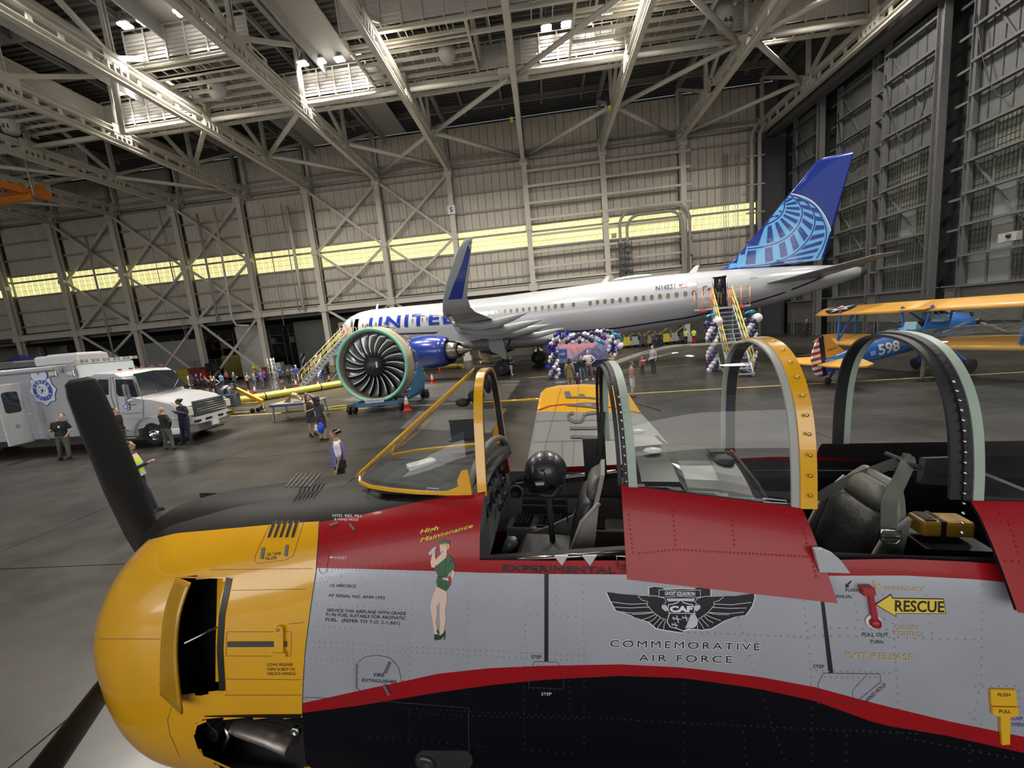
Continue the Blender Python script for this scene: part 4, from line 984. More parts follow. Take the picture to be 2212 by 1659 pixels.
# yellow cable reel cart
p=at(1050,786,z=0); t=thing('cable_reel','yellow open cable reel on a wheeled trolley under the wing','reel',p)
ym=mat('reel_yellow',(.55,.42,.12),.45)
m=MB()
for y in (-.25,.25):
    m.tube([(.62*math.cos(a),y,1.12+.62*math.sin(a)) for a in [2*PI*k/20 for k in range(20)]],.03,6,closed=True)
    for k in range(3): a=PI*k/3+.3; m.tube([(.62*math.cos(a),y,1.12+.62*math.sin(a)),(-.62*math.cos(a),y,1.12-.62*math.sin(a))],.025,6)
m.build('reel',ym,t); MB().box((0,0,.32),(1.5,.6,.06)).bar((-.3,0,.3),(0,0,1.15),.06,.06).bar((.3,0,.3),(0,0,1.15),.06,.06).build('trolley',ym,t)
for x in (-.5,.5):
    for y in (-.3,.25): MB().lathe((x,y,.13),(0,1,0),[(0,.02),(0,.13),(.06,.13),(.06,.02)],12,cap=True).build('wheel',silver,t)
# black suitcase
p=at(1063,832,z=0); t=thing('equipment_case','black upright case standing on the floor right of the windshield frame','case',p); MB().box((0,0,.55),(.5,.35,.9)).build('shell',black_m,t,bev=.05); MB().tube([(-.15,0,1.0),(-.15,0,1.15),(.15,0,1.15),(.15,0,1.0)],.02,6).build('handle',dkg,t); MB().box((0,0,.08),(.42,.3,.1)).build('foot',dkg,t)
# ---------------------------------------------------------------- passenger steps
def stairs(name_lab,foot,top,width,zt,plat,open_=True):
    """foot/top: ground positions of the lower end and of the platform front edge"""
    f=V(foot);u_=V(top)-f; u_.z=0; L=u_.length; d=u_.normalized(); sd=V((-d.y,d.x,0)); t=thing('passenger_steps',name_lab,'stairs',f)
    gm=mat('step_grey',(.30,.34,.38),.4,.3); yr=mat('rail_yellow',(.60,.46,.12),.4); orr=mat('rail_orange',(.75,.32,.16),.4)
    n=max(8,int(zt/.23))
    for s in (-1,1):
        o=sd*s*width/2
        MB().bar(f+o+V((0,0,.1)),f+d*L+o+V((0,0,zt)),.07,.22).build('stringer',gm,t,True)
        r=MB(); 
        for h in (.55,1.05): r.tube([f+o+V((0,0,.2+h)),f+d*L+o+V((0,0,zt+h))],.035,6)
        for k in range(8): q=f+d*L*k/7+o; r.tube([q+V((0,0,.1+zt*k/7)),q+V((0,0,.2+zt*k/7+1.03))],.025,6)
        r.build('hand_rail',yr,t,True)
        pl=MB(); a=f+d*L+o
        for h in (.55,1.1): pl.tube([a+V((0,0,zt+h)),a+d*plat+V((0,0,zt+h))],.035,6)
        for k in range(3): pl.tube([a+d*plat*k/2+V((0,0,zt)),a+d*plat*k/2+V((0,0,zt+1.1))],.035,6)
        pl.build('platform_rail',orr,t,True)
    for k in range(n):
        q=f+d*L*(k+.5)/n+V((0,0,zt*(k+.6)/n)); MB().bar(q-sd*width/2,q+sd*width/2,.24,.035,up=(0,0,1)).build('tread',gm,t,True)
    a=f+d*L; 
    MB().bar(a+V((0,0,zt-.05)),a+d*plat+V((0,0,zt-.05)),width+.5,.12,up=(0,0,1)).build('platform',gm,t,True)
    for s in (-1,1):
        for b in (.1,plat-.1):
            MB().bar(a+d*b+sd*s*width/2,a+d*b+sd*s*width/2+V((0,0,zt)),.09,.09).build('leg',gm,t,True)
        MB().bar(a+d*.1+sd*s*width/2+V((0,0,.2)),a+d*(plat-.1)+sd*s*width/2+V((0,0,zt-.2)),.05,.05).bar(f+d*L*.5+sd*s*width/2,a+d*.1+sd*s*width/2+V((0,0,zt*.6)),.06,.06).bar(f+sd*s*width/2+V((0,0,.12)),a+d*plat+sd*s*width/2+V((0,0,.12)),.1,.14).build('brace',gm,t,True)
        for b in (-L+.3,plat-.2): MB().lathe(a+d*b+sd*s*(width/2+.1)+V((0,0,.15)),sd,[(0,.04),(0,.15),(.1,.15),(.1,.04)],12,cap=True).build('castor',tyre,t,True)
    return t,a,d,sd
# aft steps: end at the aft door
dp=A(36.85,1.95,0); 
st,a_,d_,s_=stairs('grey passenger steps with yellow rails up to the open rear door',dp+av*6.3+au*.45,dp+av*1.35,1.05,3.62,1.2)
gm=mat('step_grey',(.30,.34,.38),.4,.3)
for s in (-1,1):
    q=a_+d_*.6+s_*s*1.05; b=MB().box(q+V((0,0,3.58)),(.95,1.1,.12),rz=-ATH).build('side_platform',gm,st,True)
    m=MB()
    for h in (.55,1.1): m.tube([q+au*.45*k+av*.5*j+V((0,0,3.6+h)) for k,j in ((-1,-1),(-1,1),(1,1),(1,-1))],.03,6)
    for k,j in ((-1,1),(1,1),(0,1)): m.tube([q+au*.45*k+av*.5*j+V((0,0,3.6)),q+au*.45*k+av*.5*j+V((0,0,4.7))],.03,6)
    m.build('side_rail',mat('rail_orange',(.75,.32,.16),.4),st,True)
    MB().box(q+av*.56+V((0,0,3.55)),(.35,.03,.16),rz=-ATH).build('reflector',cone_o,st,True)
    MB().bar(q+au*.4*s,q+au*.4*s+V((0,0,3.5)),.06,.06).build('prop_leg',dkg,st,True)
# front steps: lead down to the left, away from the door
dq=A(5.0,2.1,0); stairs('grey passenger steps with yellow rails leading up to the front door behind the engine',dq+av*5.4-au*1.6,dq+av*1.3-au*.1,1.1,3.9,1.1)
# ================================================================ POLICE TRUCK
tw=mat('truck_white',(.52,.52,.53),.3,coat=.5,noise=.03,nscale=1); tbx=mat('truck_box_grey',(.36,.36,.38),.4,coat=.2,noise=.03,nscale=1); chrome=mat('chrome',(.75,.75,.75),.12,1.0); glass_d=mat('dark_glass',(.02,.025,.03),.08,coat=.5)
pol_b=mat('badge_blue',(.03,.08,.40),.4); pol_w=mat('badge_white',(.7,.72,.78),.4)
def badge(mb,c,r,ux,uz,full=True):
    ux=V(ux);uz=V(uz);n=uz.cross(ux)*-1; n=V((0,-1,0)) if True else n
    def poly(pts,mi,e): mb.add([c+ux*x*r+uz*z*r+n*e for x,z in pts],[tuple(range(len(pts)))],mi)
    P=[];
    for k in range(16):
        a=2*PI*k/16+PI/16; rr=1.0 if k%2 else .84
        P.append((math.sin(a+PI/16)*rr*.98,math.cos(a+PI/16)*rr))
    poly([(x*1.05,z*1.05) for x,z in P],0,.004); poly(P,1,.008)
    if full:
        for k in range(48):
            a=2*PI*k/48; mb.add([c+ux*math.sin(a+d)*q*r+uz*math.cos(a+d)*q*r+n*.011 for q,d in ((.66,-.012),(.66,.012),(.86,.01),(.86,-.01))],[(0,1,2,3)],3)
        top=[(x*.62,z*.5+.98) for x,z in ellp(1,1,20)]; poly(top,0,.012); poly([(x*.57,z*.44+.98) for x,z in ellp(1,1,20)],1,.015); poly([(x*.1,z*.1+1.1) for x,z in ellp(1,1,12)],3,.018)
        for k in range(5): poly([(-.45+.02*k,.78+.12*k),(.45-.02*k,.78+.12*k),(.45-.02*k,.80+.12*k),(-.45+.02*k,.80+.12*k)],3,.018)
    poly(ellp(.68,.68,32),0,.02); poly(ellp(.43,.43,28),1,.024)
    random.seed(4)
    for k in range(26):
        a=random.uniform(0,2*PI);q=random.uniform(0,.34); poly([(q*math.sin(a)+x*.05,q*math.cos(a)+z*.035) for x,z in ellp(1,1,6)],3,.027)
    for txt,a0,da,flip in (('DENVER',-1.12,.45,1),('POLICE',-2.15,-.43,-1)):
        for i,ch in enumerate(txt):
            a=(a0+da*i) if flip>0 else (a0+da*i)
            if flip<0: a=PI+ (1.06-.43*i)
            vs,fs,W=text2d(ch,.03); h=.16
            rad=V((math.sin(a),math.cos(a))); tan=V((math.cos(a),-math.sin(a)))*flip; up=rad*flip
            base=rad*(.55)-up*h/2-tan*W*h/2
            mb.add([c+(ux*(base.x+tan.x*x*h+up.x*y*h)+uz*(base.y+tan.y*x*h+up.y*y*h))*r+n*.028 for x,y in vs],fs,1)
def truck():
    YN=14.5; YF=16.9; t=thing('police_truck','white police command truck with a star badge parked at left','truck',(-16.5,14.6,0))
    ym_=(YN+YF)/2
    MB().box((-30,ym_,2.17),(21.0,YF-YN,3.1)).build('box_body',tbx,t,True,bev=.06)
    MB().box((-19.45,ym_,2.3),(.12,YF-YN-.16,2.7)).build('front_panel',mat('truck_pale',(.62,.67,.70),.3,coat=.4),t,True,bev=.03)
    MB().box((-19.6,YN-.02,2.95),(.14,.08,1.6)).box((-19.72,YN-.03,1.7),(.10,.05,2.2)).build('body_corner',tbx,t,True)
    m=MB()
    for k in range(12): m.box((-19.45,YN+.15+k*.21,3.8),(.12,.16,.14),mi=k%2)
    m.build('light_bar',[mat('amber_glass',(.5,.48,.36),.25),gmet],t,True)
    MB().tube([(-40,YN-.06,3.62),(-20.1,YN-.06,3.60)],.11,10).box((-20.05,YN-.08,3.55),(.14,.2,.26)).build('awning_roll',tbx,t,True)
    MB().box((-20.9,15.6,3.95),(2.2,1.2,.42)).box((-20.7,15.6,4.05),(1.6,1.1,.3)).build('roof_unit',tw,t,True,bev=.1)
    MB().box((-23.3,15.4,3.92),(.9,.9,.3)).build('roof_fan',dkg,t,True,bev=.08)
    MB().box((-28.5,YN-.01,1.78),(14,.03,.05)).box((-24.6,YN-.01,.95),(9,.03,.03)).build('body_trim',tw,t,True)
    b=MB(); badge(b,at(93,843,y=YN-.01),30/FP*14.5*1.25,(1,0,0),(0,0,1)); b.build('star_badge',[pol_b,pol_w,black_m,mat('badge_grey',(.30,.34,.48),.4)],t,True)
    for px,py,w_,h in ((114,807,.36,.26),(153,806,.36,.28)):
        c=at(px,py,y=YN-.03); o=MB().box(c,(w_,.06,h)).build('scene_light',chrome,t,True,bev=.02); MB().box(c-V((0,.035,0)),(w_*.7,.02,h*.6)).build('lens',mat('lens_pale',(.6,.6,.5),.2),o,True)
    for px,py,w_,h in ((85,898,.46,.5),(142,909,.14,.14),(104,945,.14,.18)): MB().box(at(px,py,y=YN-.01),(w_,.04,h)).build('hatch',gmet if w_<.3 else tbx,t,True,bev=.01)
    # open entry door
    a=at(20,967,z=.62); b_=at(75,954,z=.62); d=(b_-a); L=d.length; d.normalize(); n=V((d.y,-d.x,0))
    q=(a+b_)/2; rt=Matrix((d,-n,V((0,0,1)))).transposed()
    o=MB().box(q+V((0,0,1.28)),(L,.07,2.5),rot=rt).build('entry_door',tw,t,True,bev=.02)
    m=MB(); m.prism(rrect(L*.62,.86,.1),q+V((0,0,1.75))+n*.02,d,V((0,0,1)),.04*(1)); 
    m=MB(); P=rrect(L*.62,.86,.1); c0=q+V((0,0,1.78)); m.add([c0+d*x+V((0,0,z))+n*.045 for x,z in P],[tuple(range(len(P)))]); m.build('door_window',glass_d,o,True)
    MB().box(q+V((0,0,.8))+n*.04,(.12,.04,.12),rot=rt).build('door_latch',gmet,o,True)
    
    # cab
    side=[(-19.5,.75),(-19.5,3.05),(-18.6,3.26),(-17.75,3.2),(-17.45,3.02),(-17.0,2.12),(-16.2,2.0),(-15.45,1.78),(-15.12,1.5),(-15.05,.95),(-15.4,.9),(-15.95,.9),(-17.3,.75)]
    rg=[]
    for y,k in ((YN+.02,.0),(YN+.10,1),(YN+.55,1.5),(ym_,1.75),(YF-.55,1.5),(YF-.10,1),(YF-.02,0)):
        rg.append([V((x+(.0 if x<-17.2 else (.10*k-.18)),y,z+(.035*k-.05 if z>1.3 else 0))) for x,z in side])
    cab=MB().loft(rg,sm=False).build('cab',tw,t,True)
    n_=len(side)
    # side windows (near side) and windscreen
    yy=YN+.0
    def pan(px,mi_,name,par=t,y=yy): 
        m=MB(); P=[at(x,z,y=y) for x,z in px]; m.add(P+[p+V((0,.03,0)) for p in P],[tuple(range(len(P))),tuple(range(len(P),2*len(P)))[::-1]]+[(k,(k+1)%len(P),len(P)+(k+1)%len(P),len(P)+k) for k in range(len(P))]); return m.build(name,mi_,par,True)
    cc=lambda x,y:(x/4.424,740+y/4.424)
    o=pan([cc(1100,352),cc(1262,352),cc(1318,515),cc(1300,522),cc(1130,512),cc(1112,480)],glass_d,'side_window'); pan([cc(935,352),cc(1030,352),cc(1034,500),cc(935,498)],glass_d,'rear_side_window')
    m=MB()
    for pts in ([cc(1065,330),cc(1290,325),cc(1365,560),cc(1368,730),cc(1148,728),cc(1070,330)],[cc(920,335),cc(1050,332),cc(1060,520),cc(1130,720)]):
        P=[at(*p,y=YN-.005) for p in pts]
        m.tube(P,.012,5)
    m.build('door_seams',gmet,t,True)
    wsn=[V((-17.21,YN+.22,3.02)),V((-17.3,ym_,3.08)),V((-17.41,YF-.22,3.0)),V((-16.93,YF-.16,2.2)),V((-16.72,ym_,2.2)),V((-16.93,YN+.16,2.2))]
    MB().add([p+V((.07,0,.05)) for p in wsn],[(0,1,4,5),(1,2,3,4)]).build('windscreen',glass_d,t,True)
    m=MB().bar((-16.70,YN+.6,2.22),(-16.95,YN+1.2,2.6),.03,.03).bar((-16.70,ym_+.2,2.22),(-16.95,ym_+.8,2.6),.03,.03); m.build('wiper',black_m,t,True)
    # grille, bumper, lights, mirrors
    m=MB(); m.box((-14.96,ym_,1.38),(.08,1.55,.62)).build('grille_frame',dkg,t,True)
    for k in range(6): MB().box((-14.90,ym_,1.14+k*.1),(.06,1.45,.035)).build('grille_bar',chrome,t,True)
    m=MB(); rg=[]
    for y,x in ((YN-.02,-15.75),(YN+.02,-15.2),(YN+.35,-14.86),(ym_,-14.76),(YF-.35,-14.86),(YF-.02,-15.2),(YF+.02,-15.75)): rg.append([V((x,y,.72)),V((x,y,1.0)),V((x-.2,y,1.02)),V((x-.2,y,.7))])
    MB().loft(rg,sm=False).build('white_bumper',tw,t,True)
    rg=[[p+V((.04,0,-.3)) for p in r_] for r_ in rg]; MB().loft(rg,sm=False).build('chrome_bumper',chrome,t,True)
    p=V((-14.72,ym_-.1,.62)); m=MB().box(p,(.03,.34,.2)); b2=m.build('number_plate',mat('plate_pale',(.55,.62,.66),.4),t,True)
    for y in (ym_-.85,ym_-.3,ym_+.3,ym_+.85): MB().box((-14.8,y,.86),(.05,.3,.09)).build('bumper_slot',black_m,t,True)
    for y,s in ((YN+.22,1),(YF-.22,-1)): MB().box((-15.0,y,1.3),(.2,.26,.34)).build('headlight',mat('lens_pale',(.6,.6,.5),.2),t,True,bev=.03)
    for k in range(5):
        y=YN+.35+k*.45; MB().ball((-17.85,y,3.3),(.1,.06,.04),8,6).build('marker_light',redm,t,True)
    for y,s in ((YN-.25,-1),(YF+.25,1)):
        o=MB().box((-17.05,y,2.45),(.1,.22,.5)).box((-17.05,y,2.02),(.1,.22,.24)).build('mirror',chrome,t,True,bev=.03); MB().tube([(-17.1,y-s*.25,2.75),(-17.05,y,2.8),(-17.05,y,1.85),(-17.1,y-s*.25,1.8)],.02,6).build('mirror_arm',black_m,o,True)
    MB().ball(cab.location+V((0,0,0)),.001,4,3) 
    b=MB(); badge(b,at(272,878,y=YN-.012),9.0/FP*14.5*1.2,(1,0,0),(0,0,1),False); b.build('door_badge',[pol_b,pol_w,black_m,mat('badge_grey',(.30,.34,.48),.4)],t,True)
    m=MB(); textplane(m,'To Protect and Serve',at(263,896,y=YN-.02),(1,0,0),(0,0,1),.07); m.build('door_motto',pol_b,t,True)
    # fender, steps, tank
    m=MB()
    for s,y in ((-1,YN-.06),):
        rg=[]
        for k in range(9):
            a=PI*.02+PI*.98*k/8; c=V((-16.6,0,.5)); q=c+V((-math.cos(a)*.78,0,math.sin(a)*.72)); rg.append([q+V((0,y,0)),q+V((0,y+.5,0)),q+V((0,y+.5,0))*1+(q-c).normalized()*.05,q+V((0,y,0))+(q-c).normalized()*.08])
        m.loft(rg,sm=True)
    m.build('front_fender',tw,t,True)
    MB().box((-18.1,YN+.25,.62),(1.7,.5,.28)).box((-18.0,YN+.1,.42),(1.4,.4,.06)).build('cab_step',gmet,t,True,bev=.02)
    MB().box((-26,ym_,.5),(19,1.9,.3)).box((-16,ym_,.6),(2.3,.9,.5)).build('chassis',black_m,t,True)
    for x,y in ((-16.6,YN),(-16.6,YF-.3),(-27,YN),(-27,YF-.3)):
        o=MB().lathe((x,y,.52),(0,1,0),[(.02,.28),(0,.42),(.04,.5),(.1,.52),(.24,.52),(.3,.48),(.3,.28)],28).build('wheel',tyre,t,True)
        MB().lathe((x,y+.03,.52),(0,1,0),[(.12,.0),(.10,.1),(.0,.12),(.0,.16),(.08,.19),(.08,.25),(-.01,.29),(.02,.31)],24).build('rim',chrome,o,True)
        m=MB()
        for k in range(10): m.ball((x+.22*math.cos(k*.628),y+.06,.52+.22*math.sin(k*.628)),(.035,.02,.035),8,6)
        m.build('rim_holes',black_m,o,True,kind='stuff')
truck()
# dark blue canopy tent and black parabolic lamp behind the truck roof
p=at(60,800,y=30); t=thing('pop_up_tent','dark blue pop-up tent top showing above the truck roof at far left','tent',(p.x,p.y,0))
bt=mat('tent_blue',(.015,.02,.13),.7)
MB().add([(-2.2,-1.6,3.8),(2.4,-1.6,3.8),(2.4,1.6,3.8),(-2.2,1.6,3.8),(-.5,0,5.2)],[(0,1,4),(1,2,4),(2,3,4),(3,0,4),(3,2,1,0)]).build('canopy',bt,t)
for x in (-2.1,2.3):
    for y in (-1.5,1.5): MB().tube([(x,y,0),(x,y,3.85)],.04,6).build('leg',dkg,t)
# ================================================================ BALLOONS
bw=mat('balloon_white',(.78,.76,.80),.22,coat=.5); bp_=mat('balloon_purple',(.055,.012,.12),.2,coat=.6); bn=mat('balloon_navy',(.012,.03,.075),.2,coat=.6); bb=mat('foil_blue',(.03,.03,.5),.2,.7); fcy=mat('foil_cyan',(.05,.4,.62),.2,.6)
def _bal():
    m=MB(); m.lathe((0,0,0),(0,0,1),[(-1.12,.02),(-1.16,.09),(-1.03,.05),(-.95,.3),(-.7,.68),(-.35,.93),(0,1),(.35,.94),(.7,.7),(.92,.38),(1,.0)],14); return m
_bm={}
def balloon(par,p,r,mt,name='balloon'):
    if mt.name not in _bm:
        o=_bal().build(name,mt,None); _bm[mt.name]=o.data; bpy.data.objects.remove(o)
    o=link(name,_bm[mt.name],par); o.location=wmat(par).inverted()@V(p); o.scale=(r,r,r); o.rotation_euler=(random.uniform(-.5,.5),random.uniform(-.5,.5),0); return o
AY=25.2
ar=at(1210,826,z=0); arch_t=thing('balloon_arch','white purple and navy balloon arch framing the mountain backdrop','balloon arch',ar)
random.seed(11)
cx_=lambda x,y:(1140+x/8.296,690+y/8.296)
WB=[(495,285,'n'),(525,338,'w'),(390,370,'n'),(455,372,'w'),(418,437,'w'),(610,325,'n'),(645,290,'n'),(522,400,'p'),(495,455,'p'),(460,515,'p'),(525,505,'w'),(520,570,'w'),(455,620,'w'),(408,683,'w'),(515,625,'n'),(495,680,'n'),(398,745,'w'),(447,745,'n'),(530,745,'w'),(508,800,'w'),(470,860,'w'),(540,855,'p'),(552,905,'w'),(500,925,'p'),(420,925,'w'),(408,975,'w'),(462,980,'p'),(553,970,'w'),(430,1045,'p'),(515,1040,'w'),
(575,390,'w'),(643,375,'w'),(710,340,'w'),(695,405,'p'),(765,295,'w'),(820,280,'w'),(757,378,'p'),(815,335,'p'),(808,405,'w'),(870,298,'p'),(915,270,'p'),(873,375,'w'),(937,335,'w'),(928,400,'n'),(985,290,'n'),(990,375,'w'),(1020,255,'w'),(1045,320,'n'),(1050,390,'w'),(1090,275,'w'),(1105,360,'n'),(1140,240,'p'),(1160,310,'w'),(1150,380,'n'),(1205,250,'p'),(1228,340,'w'),(1245,215,'w'),(1270,280,'p'),(1285,355,'w'),(1320,220,'w'),(1330,310,'p'),(1365,200,'n'),(1385,258,'w'),(1375,335,'p'),(1435,210,'n'),(1440,290,'w'),(1495,225,'n'),(1505,310,'w'),(1475,378,'w'),(1550,370,'p'),(1437,430,'w'),(1515,435,'p'),(1575,410,'w'),(1615,395,'w'),(1467,485,'w'),(1550,485,'p'),(1452,550,'w'),(1570,530,'w'),(1540,570,'p'),(1495,610,'p'),(1580,600,'w'),(1555,640,'w'),(1475,575,'n')]
for x,y,c in WB: balloon(arch_t,at(*cx_(x,y),y=AY+random.uniform(-.15,.15)),.145,{'w':bw,'p':bp_,'n':bn}[c])
balloon(arch_t,at(*cx_(1650,470),y=AY),.24,bw); balloon(arch_t,at(*cx_(1640,290),y=AY),.17,bp_)
for x,y in ((575,250),(700,260),(400,500),(450,580),(385,870),(1545,520)):
    m=MB(); c=at(*cx_(x,y),y=AY-.25)
    for k in range(14):
        d=V((random.gauss(0,1),random.gauss(0,1),random.gauss(0,1))).normalized(); m.tube([c,c+d*.17,c+d*.34],[.035,.03,.002],6)
    m.build('foil_star',bb,arch_t,True)
def foil_plane(c,par,rz=0,s=1.0,tilt=0):
    m=MB(); rt=Matrix.Rotation(rz,3,'Z')@Matrix.Rotation(tilt,3,'Y')
    pts=[c+rt@V((x*s,0,z*s)) for x,z in ((-.55,-.02),(-.3,.03),(0,.06),(.3,.02),(.5,-.08))]
    m.tube(pts,[.05*s,.11*s,.13*s,.11*s,.02*s],10); m.bar(c+rt@V((0,-.42*s,.02)),c+rt@V((0,.42*s,.02)),.2*s,.04*s); m.bar(c+rt@V((-.5*s,0,0)),c+rt@V((-.62*s,0,.26*s)),.1*s,.04*s)
    return m.build('foil_plane',fcy,par,True)
foil_plane(at(*cx_(1615,310),y=AY-.2),arch_t,.3,.85,.6); foil_plane(at(*cx_(1290,410),y=AY-.2),arch_t,.2,.7,.5)
MB().lathe(ar,(0,0,1),[(0,.5),(.04,.5),(.04,0)],20).build('base_plate',dkg,arch_t,True)
# mountain backdrop
b0=at(1200,823,z=0); BY=25.75
def bdp(px,py,e=0): return at(px,py,y=BY-e)
t=thing('photo_backdrop','printed sunset and mountain photo backdrop with a blue DEN square under the balloon arch','backdrop',(b0.x+2,BY,0))
grad=mat('print_sunset',(.5,.38,.62),.5)
tt=grad.node_tree; g=tt.nodes.new('ShaderNodeNewGeometry'); sx=tt.nodes.new('ShaderNodeSeparateXYZ'); mr=tt.nodes.new('ShaderNodeMapRange'); mr.inputs[1].default_value=.9; mr.inputs[2].default_value=3.0; r=tt.nodes.new('ShaderNodeValToRGB')
tt.links.new(g.outputs['Position'],sx.inputs[0]); tt.links.new(sx.outputs['Z'],mr.inputs[0]); tt.links.new(mr.outputs[0],r.inputs[0]); tt.links.new(r.outputs[0],tt.nodes['Principled BSDF'].inputs['Base Color'])
el=r.color_ramp.elements; el[0].color=(.55,.45,.75,1); el[1].color=(.42,.36,.72,1); el[1].position=.95
for ps,c in ((.25,(.75,.5,.62,1)),(.42,(.85,.36,.38,1)),(.62,(.78,.45,.55,1)),(.8,(.5,.38,.75,1))): e=el.new(ps); e.color=c
TL=bdp(1203,738); BRt=at(1332,812,y=BY); x0,x1=TL.x,at(1318,812,y=BY).x
MB().box(((x0+x1)/2,BY,1.3),(x1-x0,.05,2.6)).build('print_panel',grad,t,True)
def strp(poly,mt,name,e): P=[V((x0+(x1-x0)*u,BY-e,2.6*v)) for u,v in poly]; return MB().add(P,[tuple(range(len(P)))]).build(name,mt,t,True)
strp([(0,1.0*.42),(.12,.47),(.25,.44),(.36,.50),(.5,.62),(.62,.7),(.7,.66),(.78,.78),(.86,.86),(.93,.8),(1,.82),(1,.33),(0,.33)],mat('print_mount',(.16,.17,.36),.6,col2=(.36,.38,.60),nscale=3),'print_mountain',.028)
strp([(0,.36),(.3,.37),(.6,.36),(1,.37),(1,.0),(0,.0)],mat('print_lake',(.02,.035,.10),.6,noise=.3,nscale=4),'print_forest',.031)
strp([(.55,.16),(.7,.2),(.9,.12),(1,.3),(1,.06),(.75,.08)],mat('print_snow',(.28,.22,.26),.6,noise=.3,nscale=6),'print_rock',.034)
q=[bdp(*cx_(545,535),.04),bdp(*cx_(700,525),.04),bdp(*cx_(705,705),.04),bdp(*cx_(552,712),.04)]
o=MB().add(q,[(0,1,2,3)]).build('blue_square',mat('den_blue',(.02,.13,.45),.5),t,True)
m=MB(); textplane(m,'DEN',bdp(*cx_(553,650),.05),(1,0,0.02),(0,0,1),.16,width=.42,bold=.02); m.build('den_letters',white_m,o,True)
m=MB(); textplane(m,'DENVER INTERNATIONAL',bdp(*cx_(560,447),.05),(1,0,0.06),(0,0,1),.08,width=.75); m.build('header_letters',navy_m,t,True)
for u in (.02,.98): MB().box((x0+(x1-x0)*u,BY+.3,.5),(.08,.6,.06)).bar((x0+(x1-x0)*u,BY+.05,0),(x0+(x1-x0)*u,BY+.05,2.6),.06,.06).build('frame_leg',gmet,t,True)
def column(px,py,h,lab,r=.16,plane=True,big=True,lean=0):
    p=at(px,py,z=0); t=thing('balloon_column',lab,'balloons',p)
    n=int(h/(r*1.25)); 
    for k in range(n):
        for j in range(4):
            a=j*PI/2+k*.62+.3; balloon(t,p+V((math.cos(a)*r*1.15+lean*k,math.sin(a)*r*1.15,r*1.1+k*r*1.35*h/(n*r*1.35+.01))),r,[bw,bp_,bw,bn][(j)%4])
    if big: balloon(t,p+V((.28,-.1,h+.25)),.27,bw); balloon(t,p+V((-.25,0,h+.15)),.2,bn); balloon(t,p+V((0,-.2,h+.1)),.18,bp_)
    if plane: foil_plane(p+V((-.05,-.1,h+.6)),t,0,.6,-.15)
    MB().lathe(p,(0,0,1),[(0,.35),(.05,.35),(.05,0)],16).tube([p,p+V((0,0,h))],.03,6).build('base_pole',dkg,t,True)
column(1539,805,2.6,'balloon column topped by a foil plane left of the rear steps'); column(1622,800,2.6,'balloon column topped by a foil plane right of the rear steps')
column(694,818,2.5,'balloon column by the front steps, nearest the engine',big=False,plane=False); column(660,802,2.6,'balloon column left of the front steps with a blue foil plane on top',big=False)
